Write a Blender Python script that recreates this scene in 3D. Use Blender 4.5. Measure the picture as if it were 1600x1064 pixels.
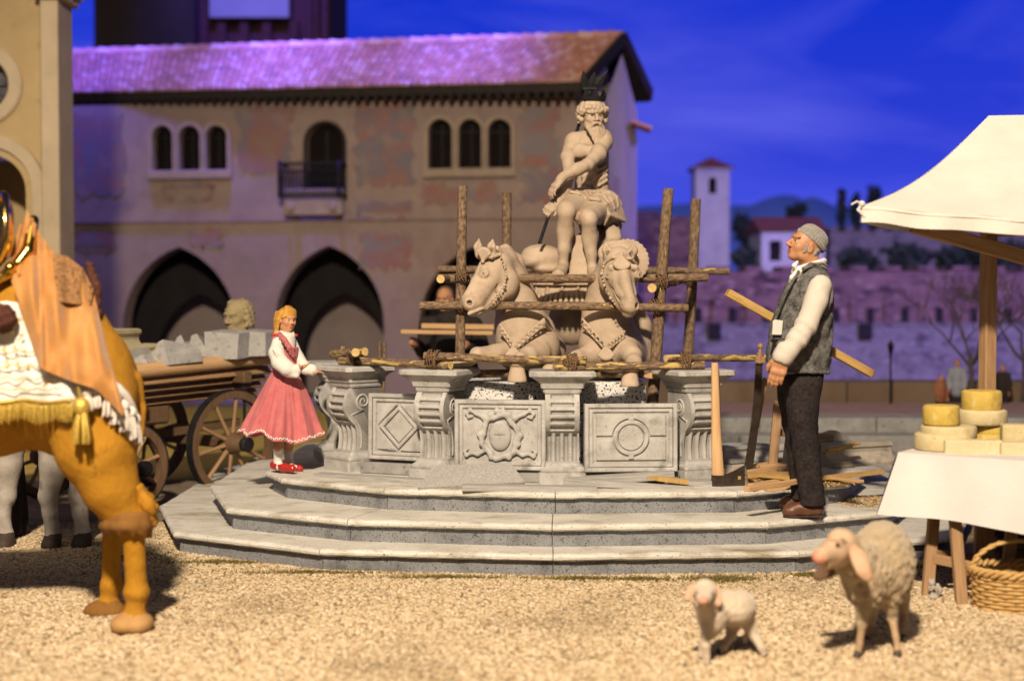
import bpy, bmesh, math, random
import numpy as np
from mathutils import Vector, Matrix, Euler, Quaternion
random.seed(7); RNG = np.random.default_rng(7)
for o in list(bpy.data.objects): bpy.data.objects.remove(o)
SC = bpy.context.scene
COL = SC.collection
# ------------------------------------------------------------------ camera
FPX, CAM_H, HOR = 2200.0, 1.64, 465.0          # focal length in photo pixels, eye height, horizon row
PITCH = math.atan((532.0 - HOR) / FPX)
cam_d = bpy.data.cameras.new('camera'); cam = bpy.data.objects.new('camera', cam_d); COL.objects.link(cam)
cam.location = (0, 0, CAM_H); cam.rotation_euler = (math.pi / 2 - PITCH, 0, 0)
cam_d.sensor_width = 36; cam_d.lens = 36 * FPX / 1600.0; cam_d.clip_end = 400; cam_d.clip_start = .05
cam_d.dof.use_dof = True; cam_d.dof.focus_distance = 9.15; cam_d.dof.aperture_fstop = .82; cam_d.dof.aperture_blades = 0
SC.camera = cam
# ------------------------------------------------------------------ sky, soft fill and the set's lamps
W = bpy.data.worlds.new('World'); SC.world = W; W.use_nodes = True
wn = W.node_tree.nodes; wl_ = W.node_tree.links
sky_n = wn.new('ShaderNodeTexSky'); sky_n.sky_type = 'NISHITA'; sky_n.sun_disc = False
SUN_ELEV, SUN_AZ = math.radians(46), math.radians(197)   # azimuth the light comes from, clockwise from +Y
sky_n.sun_elevation = SUN_ELEV; sky_n.sun_rotation = SUN_AZ
wn['Background'].inputs['Strength'].default_value = .014
wl_.new(sky_n.outputs[0], wn['Background'].inputs['Color'])
def lamp(name, kind, loc, target, energy, color, **kw):
    d = bpy.data.lights.new(name, kind); d.energy = energy; d.color = color
    for k, v in kw.items(): setattr(d, k, v)
    o = bpy.data.objects.new(name, d); COL.objects.link(o); o.location = loc
    o.rotation_euler = (Vector(target) - Vector(loc)).to_track_quat('-Z', 'Y').to_euler()
    return o
sd = Vector((math.sin(SUN_AZ) * math.cos(SUN_ELEV), math.cos(SUN_AZ) * math.cos(SUN_ELEV), math.sin(SUN_ELEV)))
lamp('fill_sun', 'SUN', sd * 30, (0, 0, 0), .42, (1.0, .79, .60), angle=math.radians(35))  # added broad warm fill from the front, lifts the dark shadows
lamp('warm_stage_lamp', 'SPOT', (-1.1, -1.6, 8.6), (.35, 9.3, .8), 12200, (1.0, .83, .63), spot_size=math.radians(76), spot_blend=.55, shadow_soft_size=.34)
for i, (x_, t_, e_) in enumerate(((-6.9, (-7.0, 23.6, 5.4), 4600), (-3.9, (-3.8, 23.2, 5.4), 6200), (-1.0, (-.9, 22.4, 5.4), 4400))):
    lamp('violet_roof_lamp', 'SPOT', (x_, 22.0 - .35 * i, 9.3), t_, e_, (.13, .10, 1.0), spot_size=math.radians(52), spot_blend=1.0, shadow_soft_size=.2)
lamp('violet_tower_lamp', 'SPOT', (-5.6, 27.5, 13.5), (-5.6, 31.2, 8.5), 3200, (.13, .10, 1.0), spot_size=math.radians(50), spot_blend=.8, shadow_soft_size=.2)
lamp('blue_wash_lamp', 'SPOT', (8.5, 15.5, 9.5), (6.5, 30, 1.8), 11500, (.23, .16, 1.0), spot_size=math.radians(74), spot_blend=.8, shadow_soft_size=.4)
SC.view_settings.view_transform = 'Standard'; SC.view_settings.look = 'None'
SC.view_settings.exposure = 0; SC.view_settings.gamma = 1; SC.view_settings.use_curve_mapping = False
SC.render.engine = 'CYCLES'
cy = SC.cycles; cy.use_denoising = True; cy.max_bounces = 5; cy.diffuse_bounces = 3; cy.glossy_bounces = 3
cy.transmission_bounces = 2; cy.transparent_max_bounces = 4; cy.sample_clamp_indirect = 4
# ------------------------------------------------------------------ pixel of the photo -> point at depth Y / on height z
_F = Vector((0, math.cos(PITCH), -math.sin(PITCH))); _U = Vector((0, math.sin(PITCH), math.cos(PITCH)))
def _ray(px, py): return _F + Vector(((px - 800) / FPX, 0, 0)) + _U * ((532 - py) / FPX)
def P(px, py, Y):
    d = _ray(px, py); return Vector((0, 0, CAM_H)) + d * (Y / d.y)
def G(px, py, z=0.0):
    d = _ray(px, py); return Vector((0, 0, CAM_H)) + d * ((z - CAM_H) / d.z)
def S(Y): return Y / FPX                        # metres per photo pixel at depth Y
# ------------------------------------------------------------------ geometry collector
class Geo:
    def __init__(s): s.v = []; s.f = []; s.t = []; s.m = []; s.sm = []
    def add(s, vs, fs, ts=None, m=0, smooth=False):
        b = len(s.v); vs = [tuple(v) for v in vs]; s.v += vs
        s.t += [tuple(t) for t in (ts if ts is not None else vs)]
        for f in fs: s.f.append(tuple(i + b for i in f)); s.m.append(m); s.sm.append(smooth)
        return s
    def box(s, c, size, rot=None, m=0, bev=0.0, taper=1.0):
        """box with optional chamfer (bev) and top taper"""
        hx, hy, hz = [q / 2 for q in size]; R = rot if rot is not None else Matrix.Identity(3)
        if not isinstance(R, Matrix): R = Euler(R).to_matrix()
        c = Vector(c); ax = int(np.argmax(size)); perm = [i for i in range(3) if i != ax] + [ax]
        off = Vector((random.random() * 9, random.random() * 9, random.random() * 9))
        bm = bmesh.new(); bmesh.ops.create_cube(bm, size=1)
        for v in bm.verts:
            k = taper if v.co.z > 0 else 1
            v.co = Vector((v.co.x * 2 * hx * k, v.co.y * 2 * hy * k, v.co.z * 2 * hz))
        if bev > 0: bmesh.ops.bevel(bm, geom=list(bm.edges), offset=min(bev, hx * .9, hy * .9, hz * .9), segments=1, profile=.5, affect='EDGES')
        bm.verts.index_update()
        vs = [c + R @ v.co for v in bm.verts]; ts = [Vector([v.co[i] for i in perm]) + off for v in bm.verts]
        fs = [[v.index for v in f.verts] for f in bm.faces]; bm.free()
        return s.add(vs, fs, ts, m)
    def beam(s, a, b, w, h, up=(0, 0, 1), m=0, bev=0.0):
        a = Vector(a); b = Vector(b); d = b - a; L = d.length; z = d / L
        x = Vector(up).cross(z)
        if x.length < 1e-4: x = Vector((1, 0, 0)).cross(z)
        x.normalize(); y = z.cross(x)
        return s.box((a + b) / 2, (w, h, L), Matrix((x, y, z)).transposed(), m, bev)
    def tube(s, pts, rad, n=10, m=0, cap=True, mcap=None, jitter=0.0, flat=1.0, closed=False, smooth=True, knots=0):
        pts = [Vector(p) for p in pts]; k = len(pts)
        rad = list(rad) if hasattr(rad, '__len__') else [rad] * k
        T = []
        for i in range(k):
            a = pts[i - 1] if (i > 0 or closed) else pts[i]; b = pts[(i + 1) % k] if (i < k - 1 or closed) else pts[i]
            T.append((b - a).normalized())
        ref = Vector((0, 0, 1)) if abs(T[0].z) < .9 else Vector((1, 0, 0))
        x = ref.cross(T[0]).normalized(); vs = []; ts = []; L = 0; off = Vector((random.random() * 20, random.random() * 20, random.random() * 20))
        for i in range(k):
            x = (x - T[i] * x.dot(T[i])).normalized(); y = T[i].cross(x)
            if i: L += (pts[i] - pts[i - 1]).length
            for j in range(n):
                a = 2 * math.pi * j / n; r = rad[i] * (1 + (random.uniform(-jitter, jitter) if jitter else 0))
                vs.append(pts[i] + (x * math.cos(a) + y * math.sin(a) * flat) * r)
                ts.append(off + Vector((math.cos(a) * rad[i], math.sin(a) * rad[i], L)))
        fs = []
        for i in range(k if closed else k - 1):
            i2 = (i + 1) % k
            for j in range(n): fs.append((i * n + j, i * n + (j + 1) % n, i2 * n + (j + 1) % n, i2 * n + j))
        s.add(vs, fs, ts, m, smooth)
        if cap and not closed:
            mc = m if mcap is None else mcap
            for i, rev in ((0, True), (k - 1, False)):
                ring = vs[i * n:(i + 1) * n]; s.add(ring, [tuple(range(n))[::-1] if rev else tuple(range(n))], ts[i * n:(i + 1) * n], mc)
        return s
    def loft(s, rings, m=0, cap=True, smooth=False, closed=True):
        n = len(rings[0]); vs = [p for r in rings for p in r]; fs = []
        for i in range(len(rings) - 1):
            for j in range(n if closed else n - 1):
                fs.append((i * n + j, i * n + (j + 1) % n, (i + 1) * n + (j + 1) % n, (i + 1) * n + j))
        if cap: fs.append(tuple(range(n))[::-1]); fs.append(tuple((len(rings) - 1) * n + j for j in range(n)))
        return s.add(vs, fs, None, m, smooth)
    def lathe(s, c, prof, n=20, m=0, smooth=True, axis=None, flat=1.0, jitter=0):
        c = Vector(c); Q = Vector(axis).to_track_quat('Z', 'Y').to_matrix() if axis is not None else Matrix.Identity(3)
        rings = []
        for r, z in prof:
            rings.append([c + Q @ Vector((r * math.cos(2 * math.pi * j / n) * (1 + random.uniform(-jitter, jitter)), r * flat * math.sin(2 * math.pi * j / n), z + random.uniform(-jitter, jitter) * .05)) for j in range(n)])
        return s.loft(rings, m, True, smooth)
    def ell(s, c, r, R=None, m=0, nu=12, nv=8, smooth=True):
        c = Vector(c); R = R if R is not None else Matrix.Identity(3); vs = []; fs = []
        if not hasattr(r, '__len__'): r = (r, r, r)
        for i in range(nv + 1):
            th = math.pi * i / nv
            for j in range(nu):
                ph = 2 * math.pi * j / nu
                vs.append(c + R @ Vector((r[0] * math.sin(th) * math.cos(ph), r[1] * math.sin(th) * math.sin(ph), r[2] * math.cos(th))))
        for i in range(nv):
            for j in range(nu): fs.append((i * nu + j, (i + 1) * nu + j, (i + 1) * nu + (j + 1) % nu, i * nu + (j + 1) % nu))
        return s.add(vs, fs, None, m, smooth)
    def prism(s, poly, z0, z1, m=0):
        n = len(poly); vs = [(p[0], p[1], z0) for p in poly] + [(p[0], p[1], z1) for p in poly]
        fs = [tuple(range(n))[::-1], tuple(range(n, 2 * n))] + [(i, (i + 1) % n, n + (i + 1) % n, n + i) for i in range(n)]
        return s.add(vs, fs, None, m)
    def grid(s, fn, nu, nv, m=0, smooth=True, wrap=False):
        vs = [fn(i / nu, j / nv) for j in range(nv + 1) for i in range(nu + 1)]; w = nu + 1
        fs = [(j * w + i, j * w + i + 1, (j + 1) * w + i + 1, (j + 1) * w + i) for j in range(nv) for i in range(nu)]
        return s.add(vs, fs, None, m, smooth)
    def plate(s, loops, depth, M4, m=0, bevel=0.0, smooth=False):
        """flat outline(s) (first outer, rest holes) in a plane, given thickness; M4 maps (u, v, thickness)"""
        cu = bpy.data.curves.new('tmp', 'CURVE'); cu.dimensions = '2D'; cu.fill_mode = 'BOTH'; cu.extrude = max(depth / 2 - bevel, 1e-4)
        cu.bevel_depth = bevel; cu.bevel_resolution = 0
        if bevel: cu.offset = -bevel
        for lp in loops:
            sp = cu.splines.new('POLY'); sp.points.add(len(lp) - 1)
            for i, p in enumerate(lp): sp.points[i].co = (p[0], p[1], 0, 1)
            sp.use_cyclic_u = True
        ob = bpy.data.objects.new('tmp', cu); COL.objects.link(ob)
        dg = bpy.context.evaluated_depsgraph_get(); me = bpy.data.meshes.new_from_object(ob.evaluated_get(dg))
        vs = [M4 @ v.co for v in me.vertices]; ts = [v.co.copy() for v in me.vertices]; fs = [tuple(p.vertices) for p in me.polygons]
        bpy.data.objects.remove(ob); bpy.data.curves.remove(cu); bpy.data.meshes.remove(me)
        return s.add(vs, fs, ts, m, smooth)
def frame4(o, u, v, n=None):
    u = Vector(u).normalized(); v = Vector(v).normalized(); n = u.cross(v) if n is None else Vector(n)
    Mx = Matrix((u, v, n)).transposed().to_4x4(); Mx.translation = Vector(o); return Mx
# ------------------------------------------------------------------ linking things and parts
def wloc(o):
    p = Vector(o.location)
    while o.parent: o = o.parent; p += Vector(o.location)
    return p
def tag(o, label=None, cat=None, group=None, kind=None):
    if label: o['label'] = label
    if cat: o['category'] = cat
    if group: o['group'] = group
    if kind: o['kind'] = kind
    return o
def thing(name, label, cat, loc, group=None, kind=None):
    o = bpy.data.objects.new(name, None); COL.objects.link(o); o.location = loc; o.empty_display_size = .1
    return tag(o, label, cat, group, kind)
def mesh_of(name, g, mats, origin):
    me = bpy.data.meshes.new(name)
    V = np.asarray(g.v, dtype=np.float32).reshape(-1, 3) - np.asarray(origin, dtype=np.float32)
    me.from_pydata(V.tolist(), [], g.f if isinstance(g.f, list) else g.f.tolist())
    for mt in (mats if isinstance(mats, (list, tuple)) else [mats]): me.materials.append(mt)
    me.polygons.foreach_set('material_index', np.asarray(g.m, dtype=np.int32))
    me.polygons.foreach_set('use_smooth', np.asarray(g.sm, dtype=bool))
    if g.t is not None:
        a = me.attributes.new('tuv', 'FLOAT_VECTOR', 'POINT'); a.data.foreach_set('vector', np.asarray(g.t, dtype=np.float32).ravel())
    me.validate(); me.update(); return me
def part(name, g, mats, parent, label=None, kind=None):
    o = bpy.data.objects.new(name, mesh_of(name, g, mats, wloc(parent))); COL.objects.link(o); o.parent = parent
    return tag(o, label, None, None, kind)
def solo(name, g, mats, label=None, cat=None, group=None, kind=None, origin=None):
    V = np.asarray(g.v)
    if origin is None: origin = ((V[:, 0].min() + V[:, 0].max()) / 2, (V[:, 1].min() + V[:, 1].max()) / 2, V[:, 2].min())
    o = bpy.data.objects.new(name, mesh_of(name, g, mats, origin)); COL.objects.link(o); o.location = origin
    return tag(o, label, cat, group, kind)
def struct(name, g, mats): return solo(name, g, mats, kind='structure', origin=(0, 0, 0))
def copy_tree(o, parent=None):
    c = o.copy(); COL.objects.link(c); c.parent = parent
    for ch in o.children: copy_tree(ch, c)
    return c
# ------------------------------------------------------------------ materials
def srgb(r, g, b):
    f = lambda c: (c / 255 / 12.92) if c / 255 <= .04045 else ((c / 255 + .055) / 1.055) ** 2.4
    return (f(r), f(g), f(b), 1)
def col4(c): return c if len(c) == 4 else (*c, 1)
def M(name, cols, scale=6, detail=6, rough=.8, bump=0.0, bscale=40, coord='obj', stretch=(1, 1, 1), spots=(), metal=0.0, spec=.35,
      sheen=0.0, bvor=False, distort=0.0, ramp=(.32, .68), wave=None, emit=None, coat=0.0, bdist=.01, cav=None):
    mt = bpy.data.materials.new(name); mt.use_nodes = True; nt = mt.node_tree; N = nt.nodes; L = nt.links; b = N['Principled BSDF']
    if coord == 'tuv':
        tc = N.new('ShaderNodeAttribute'); tc.attribute_name = 'tuv'; src = tc.outputs['Vector']
    else:
        tc = N.new('ShaderNodeTexCoord'); src = tc.outputs['Object']
    mp = N.new('ShaderNodeMapping'); mp.inputs['Scale'].default_value = stretch; L.new(src, mp.inputs['Vector']); vec = mp.outputs[0]
    def noise(sc, det=6, rg=.6, dis=0.0):
        n = N.new('ShaderNodeTexNoise'); n.inputs['Scale'].default_value = sc; n.inputs['Detail'].default_value = det
        n.inputs['Roughness'].default_value = rg; n.inputs['Distortion'].default_value = dis; L.new(vec, n.inputs['Vector']); return n
    cols = [col4(c) for c in cols]
    nz = noise(scale, detail, .62, distort); rp = N.new('ShaderNodeValToRGB'); L.new(nz.outputs['Fac'], rp.inputs[0])
    e = rp.color_ramp.elements
    e[0].position, e[1].position = ramp; e[0].color = cols[0]; e[1].color = cols[-1]
    for i, c in enumerate(cols[1:-1]):
        q = e.new(ramp[0] + (ramp[1] - ramp[0]) * (i + 1) / (len(cols) - 1)); q.color = c
    out = rp.outputs[0]
    if wave:   # (scale, colour, amount, direction)
        wv = N.new('ShaderNodeTexWave'); wv.inputs['Scale'].default_value = wave[0]; wv.bands_direction = wave[3]; L.new(vec, wv.inputs['Vector'])
        wv.inputs['Distortion'].default_value = wave[4] if len(wave) > 4 else .5
        mx = N.new('ShaderNodeMix'); mx.data_type = 'RGBA'; ml = N.new('ShaderNodeMath'); ml.operation = 'MULTIPLY'; ml.inputs[1].default_value = wave[2]
        L.new(wv.outputs['Fac'], ml.inputs[0]); L.new(ml.outputs[0], mx.inputs[0]); L.new(out, mx.inputs[6]); mx.inputs[7].default_value = col4(wave[1]); out = mx.outputs[2]
    for (c, sc, lo, hi) in spots:
        n2 = noise(sc, 4, .6); r2 = N.new('ShaderNodeMapRange'); r2.inputs[1].default_value = lo; r2.inputs[2].default_value = hi
        L.new(n2.outputs['Fac'], r2.inputs[0]); mx = N.new('ShaderNodeMix'); mx.data_type = 'RGBA'
        L.new(r2.outputs[0], mx.inputs[0]); L.new(out, mx.inputs[6]); mx.inputs[7].default_value = col4(c); out = mx.outputs[2]
    if cav:    # (colour, pointiness low, high): mixes the colour into concave hollows
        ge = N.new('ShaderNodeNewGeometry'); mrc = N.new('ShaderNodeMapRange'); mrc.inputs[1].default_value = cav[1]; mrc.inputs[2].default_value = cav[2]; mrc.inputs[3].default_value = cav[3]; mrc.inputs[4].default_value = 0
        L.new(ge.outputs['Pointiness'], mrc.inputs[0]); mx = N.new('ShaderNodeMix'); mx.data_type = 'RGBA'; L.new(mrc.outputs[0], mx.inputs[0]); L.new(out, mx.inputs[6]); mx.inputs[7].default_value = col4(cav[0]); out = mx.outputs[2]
    L.new(out, b.inputs['Base Color'])
    b.inputs['Roughness'].default_value = rough; b.inputs['Metallic'].default_value = metal; b.inputs['Specular IOR Level'].default_value = spec
    if sheen: b.inputs['Sheen Weight'].default_value = sheen
    if coat: b.inputs['Coat Weight'].default_value = coat
    if emit: b.inputs['Emission Color'].default_value = col4(emit[0]); b.inputs['Emission Strength'].default_value = emit[1]
    if bump:
        bp = N.new('ShaderNodeBump'); bp.inputs['Strength'].default_value = bump; bp.inputs['Distance'].default_value = bdist
        if bvor:
            vo = N.new('ShaderNodeTexVoronoi'); vo.inputs['Scale'].default_value = bscale; L.new(vec, vo.inputs['Vector']); L.new(vo.outputs['Distance'], bp.inputs['Height'])
        else: L.new(noise(bscale, 5, .65).outputs['Fac'], bp.inputs['Height'])
        L.new(bp.outputs[0], b.inputs['Normal'])
    return mt
# ------------------------------------------------------------------ sculptor: smooth unions of simple volumes, meshed by surface nets
def rotm(f, u=(0, 0, 1)):
    """3x3 whose columns are side, forward, up"""
    f = Vector(f).normalized(); u = Vector(u); s = f.cross(u).normalized(); u = s.cross(f); return Matrix((s, f, u)).transposed()
class Sculpt:
    def __init__(s, h): s.h = h; s.ops = []; s.fx = []
    def _o(s, fn, lo, hi, k, m, sub): s.ops.append((fn, np.array(lo, float), np.array(hi, float), k, m, sub)); return s
    def ell(s, c, r, R=None, k=.02, m=0, sub=False):
        c = np.array(c, float); r = np.array(r if hasattr(r, '__len__') else (r, r, r), float); Rm = np.array(R if R is not None else Matrix.Identity(3), float)
        ext = np.sqrt(((Rm * r) ** 2).sum(1))
        def fn(p):
            q = (p - c) @ Rm; k0 = np.sqrt(((q / r) ** 2).sum(-1)); k1 = np.sqrt(((q / r ** 2) ** 2).sum(-1)) + 1e-9; return k0 * (k0 - 1) / k1
        return s._o(fn, c - ext, c + ext, k, m, sub)
    def cone(s, a, b, ra, rb, k=.02, m=0, sub=False):
        a = np.array(a, float); b = np.array(b, float); d = b - a; L2 = max(d @ d, 1e-9)
        def fn(p):
            t = np.clip(((p - a) @ d) / L2, 0, 1); q = p - a - t[..., None] * d; return np.sqrt((q * q).sum(-1)) - (ra + (rb - ra) * t)
        mr = max(ra, rb); return s._o(fn, np.minimum(a, b) - mr, np.maximum(a, b) + mr, k, m, sub)
    def chain(s, pts, rad, k=.02, m=0, sub=False):
        for i in range(len(pts) - 1): s.cone(pts[i], pts[i + 1], rad[i], rad[i + 1], k, m, sub)
        return s
    def box(s, c, half, R=None, rnd=.01, k=.01, m=0, sub=False):
        c = np.array(c, float); hf = np.array(half, float) - rnd; Rm = np.array(R if R is not None else Matrix.Identity(3), float)
        ext = np.abs(Rm) @ np.array(half, float)
        def fn(p):
            q = np.abs((p - c) @ Rm) - hf; return np.sqrt((np.maximum(q, 0) ** 2).sum(-1)) + np.minimum(q.max(-1), 0) - rnd
        return s._o(fn, c - ext, c + ext, k, m, sub)
    def plane_cut(s, c, n, k=.005, m=0):
        """remove everything on the side n points to"""
        c = np.array(c, float); n = np.array(n, float); n = n / np.linalg.norm(n)
        return s._o(lambda p: -((p - c) @ n), np.full(3, -1e3), np.full(3, 1e3), k, m, True)
    def warp(s, fn): s.fx.append(fn); return s     # fn(p) -> added to the field (positive = shave, negative = swell)
    def geo(s, smooth_iter=1):
        h = s.h; add = [o for o in s.ops if not o[5]]
        lo = np.min([o[1] for o in add], 0) - 4 * h; hi = np.max([o[2] for o in add], 0) + 4 * h
        n = np.ceil((hi - lo) / h).astype(int) + 1
        ax = [lo[i] + h * np.arange(n[i]) for i in range(3)]
        F = np.full(n, 1e3, np.float32); MI = np.zeros(n, np.int16)
        for fn, a, b, k, m, sub in s.ops:
            pad = k + 3 * h
            i0 = np.maximum(np.floor((np.maximum(a - pad, lo) - lo) / h).astype(int), 0); i1 = np.minimum(np.ceil((np.minimum(b + pad, hi) - lo) / h).astype(int) + 1, n)
            if (i1 <= i0).any(): continue
            sl = tuple(slice(i0[q], i1[q]) for q in range(3))
            p = np.stack(np.meshgrid(*[ax[q][sl[q]] for q in range(3)], indexing='ij'), -1)
            d = fn(p).astype(np.float32); old = F[sl]
            if sub:
                nd = -d; hh = np.maximum(k - np.abs(old - nd), 0) / max(k, 1e-6); F[sl] = np.maximum(old, nd) + hh * hh * k * .25
            else:
                hh = np.maximum(k - np.abs(old - d), 0) / max(k, 1e-6); MI[sl] = np.where(d < old, m, MI[sl]); F[sl] = np.minimum(old, d) - hh * hh * k * .25
        if s.fx:
            band = np.abs(F) < 6 * h + .03
            idx = np.nonzero(band); p = np.stack([ax[q][idx[q]] for q in range(3)], -1)
            dd = np.zeros(len(p), np.float32)
            for fn in s.fx: dd += fn(p)
            F[idx] += dd
        return nets(F, MI, lo, h, smooth_iter)
def nets(F, MI, lo, h, it):
    I = F < 0; c = [I[i:I.shape[0] - 1 + i, j:I.shape[1] - 1 + j, k:I.shape[2] - 1 + k] for i in (0, 1) for j in (0, 1) for k in (0, 1)]
    anyc = np.logical_or.reduce(c); allc = np.logical_and.reduce(c); act = anyc & ~allc
    cells = np.argwhere(act); vid = np.full(act.shape, -1, np.int64); vid[act] = np.arange(len(cells))
    acc = np.zeros((len(cells), 3)); cnt = np.zeros(len(cells))
    offs = [(i, j, k) for i in (0, 1) for j in (0, 1) for k in (0, 1)]
    for a in range(8):
        for ax in range(3):
            if offs[a][ax]: continue
            oa = np.array(offs[a]); ob = oa.copy(); ob[ax] = 1
            fa = F[tuple((cells + oa).T)]; fb = F[tuple((cells + ob).T)]; cr = (fa < 0) != (fb < 0)
            t = np.where(cr, fa / np.where(fa == fb, 1, fa - fb), 0); t = np.clip(t, 0, 1)
            pos = oa + (ob - oa) * t[:, None]; acc[cr] += pos[cr]; cnt[cr] += 1
    V = cells + acc / cnt[:, None]
    quads = []; qm = []
    for ax in range(3):
        b, c2 = [q for q in range(3) if q != ax]
        sl0 = [slice(None)] * 3; sl1 = [slice(None)] * 3; sl0[ax] = slice(0, -1); sl1[ax] = slice(1, None)
        A = I[tuple(sl0)]; B = I[tuple(sl1)]; ed = np.argwhere(A != B)
        ed = ed[(ed[:, b] > 0) & (ed[:, c2] > 0) & (ed[:, b] < act.shape[b]) & (ed[:, c2] < act.shape[c2])]
        ina = A[tuple(ed.T)]; cc = []
        for db, dc in ((1, 1), (0, 1), (0, 0), (1, 0)):
            e = ed.copy(); e[:, b] -= db; e[:, c2] -= dc; cc.append(vid[tuple(e.T)])
        q = np.stack(cc, 1); flip = ina if ax != 1 else ~ina
        q = np.where(flip[:, None], q, q[:, ::-1]); quads.append(q)
        em = ed.copy(); em[:, ax] += (~ina).astype(int); qm.append(MI[tuple(em.T)])
    Q = np.concatenate(quads); qm = np.concatenate(qm)
    for _ in range(it):
        ia = np.concatenate([Q[:, i] for i in range(4)] * 2); ib = np.concatenate([Q[:, (i + 1) % 4] for i in range(4)] + [Q[:, (i + 3) % 4] for i in range(4)])
        ct = np.bincount(ia, minlength=len(V)); nb = np.stack([np.bincount(ia, V[ib, q], len(V)) for q in range(3)], 1)
        V = V * .5 + .5 * nb / np.maximum(ct, 1)[:, None]
    g = Geo(); g.v = V * h + lo; g.f = Q; g.m = qm; g.sm = np.ones(len(Q), bool); g.t = g.v
    return g
def loft_sdf(sc, lv, k=.02, m=0, ex=2.2, mod=None, sub=False, tilt=None):
    """stack of rounded sections: lv = [(z, cx, cy, half x, half y)] from low to high; mod(theta, z) scales the section"""
    lv = np.array(sorted(lv), float); z0, z1 = lv[0, 0], lv[-1, 0]
    def fn(p):
        z = np.clip(p[..., 2], z0, z1); cx, cy, a, b = [np.interp(z, lv[:, 0], lv[:, i]) for i in (1, 2, 3, 4)]
        x = p[..., 0] - cx; y = p[..., 1] - cy
        if mod is not None: q = mod(np.arctan2(y, x), z); a = a * q; b = b * q
        r = (np.abs(x / a) ** ex + np.abs(y / b) ** ex) ** (1 / ex); d = (r - 1) * np.minimum(a, b); dz = np.abs(p[..., 2] - (z0 + z1) / 2) - (z1 - z0) / 2
        return np.where((d > 0) & (dz > 0), np.hypot(d, dz), np.maximum(d, dz))
    mx = 1.25 if mod is not None else 1.0
    return sc._o(fn, (np.min(lv[:, 1] - lv[:, 3] * mx), np.min(lv[:, 2] - lv[:, 4] * mx), z0), (np.max(lv[:, 1] + lv[:, 3] * mx), np.max(lv[:, 2] + lv[:, 4] * mx), z1), k, m, sub)
# ================================================================== materials of the setting
MT = {}
MT['ground'] = M('gravel_bed', [(.16, .115, .07), (.36, .28, .18)], 60, 6, .95, .6, 120, bdist=.02, spots=[((.10, .075, .03), 3, .55, .75)])
MT['earth'] = M('trodden_earth', [(.14, .105, .07), (.30, .23, .16)], 9, 8, .95, .6, 60, bdist=.02)
MT['straw_ground'] = M('straw_litter', [(.42, .29, .06), (.66, .48, .14)], 14, 8, .95, .7, 50, bdist=.02, stretch=(1, 3, 1))
MT['plaza'] = M('pale_pink_plaza', [(.26, .16, .15), (.36, .22, .2)], 5, 6, .9, .3, 40)
MT['greystone'] = M('grey_step_stone', [(.22, .21, .2), (.34, .33, .31)], 7, 8, .85, .4, 50, spots=[((.10, .10, .10), 22, .6, .7)])
MT['stucco'] = M('aged_fresco_stucco', [(.26, .19, .16), (.335, .25, .21)], 1.2, 8, .9, .25, 30, spots=[((.24, .155, .15), 2.3, .5, .8)])
MT['stucco_pale'] = M('pale_gable_stucco', [(.42, .35, .32), (.52, .45, .40)], 1.5, 8, .9, .25, 30, spots=[((.36, .2, .22), 1.6, .58, .75)])
MT['trim'] = M('stone_trim', [(.30, .23, .17), (.38, .29, .22)], 5, 6, .85, .3, 40)
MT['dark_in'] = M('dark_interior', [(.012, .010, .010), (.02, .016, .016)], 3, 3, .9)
MT['arcade_in'] = M('arcade_wall', [(.26, .20, .185), (.32, .255, .23)], 2, 4, .9)
MT['shutter'] = M('dark_stained_shutter', [(.007, .005, .005), (.016, .011, .010)], 14, 5, .8, .2, 30, stretch=(4, 4, .4), spec=.05)
MT['iron'] = M('black_iron', [(.010, .010, .011), (.022, .021, .021)], 20, 4, .6, .2, 60, spec=.15)
MT['fresco'] = [M('fresco_' + str(i), c, 2.1, 10, .9, .2, 30, ramp=(.30, .70), distort=.5, spots=[((.29, .215, .18), 1.6, .54, .72)]) for i, c in enumerate([
    [(.24, .175, .14), (.27, .135, .125), (.185, .16, .185), (.245, .18, .15)], [(.24, .175, .145), (.17, .155, .18), (.28, .145, .125), (.235, .17, .14)],
    [(.24, .175, .14), (.29, .135, .115), (.21, .19, .195), (.245, .18, .145)]])]
MT['fresco_line'] = M('fresco_band', [(.25, .185, .14), (.19, .14, .125), (.26, .15, .11)], 4, 6, .9, ramp=(.4, .66))
MT['tiles'] = [M('clay_tile_' + str(i), c, 9, 5, .75, .3, 50) for i, c in enumerate([[(.50, .24, .17), (.60, .32, .24)], [(.42, .19, .13), (.54, .27, .2)], [(.60, .36, .28), (.66, .44, .36)], [(.36, .18, .14), (.46, .25, .19)]])]
MT['eave'] = M('dark_eave_timber', [(.014, .01, .008), (.03, .02, .016)], 10, 4, .8)
MT['church'] = M('ochre_church_stucco', [(.40, .29, .14), (.50, .37, .19)], 1.6, 8, .9, .25, 30, spots=[((.33, .24, .11), 5, .6, .75)])
MT['church_trim'] = M('church_stone_trim', [(.44, .35, .23), (.54, .43, .29)], 3, 6, .85, .25, 40)
MT['oculus'] = M('leaded_rose_glass', [(.05, .045, .05), (.16, .14, .15)], 12, 5, .35, .2, 30)
MT['towerbrown'] = M('dull_brown_render', [(.05, .035, .03), (.075, .05, .045)], 1.0, 6, .9, .2, 20)
MT['towerbrick'] = M('dark_brick_tower', [(.10, .04, .04), (.16, .06, .06)], 3, 6, .9, .3, 20, stretch=(1, 1, 4))
MT['panel_white'] = M('white_banner_panel', [(.5, .5, .52), (.6, .6, .62)], 2, 4, .8, wave=(22, (.42, .42, .46), .4, 'Z', .2))
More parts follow.
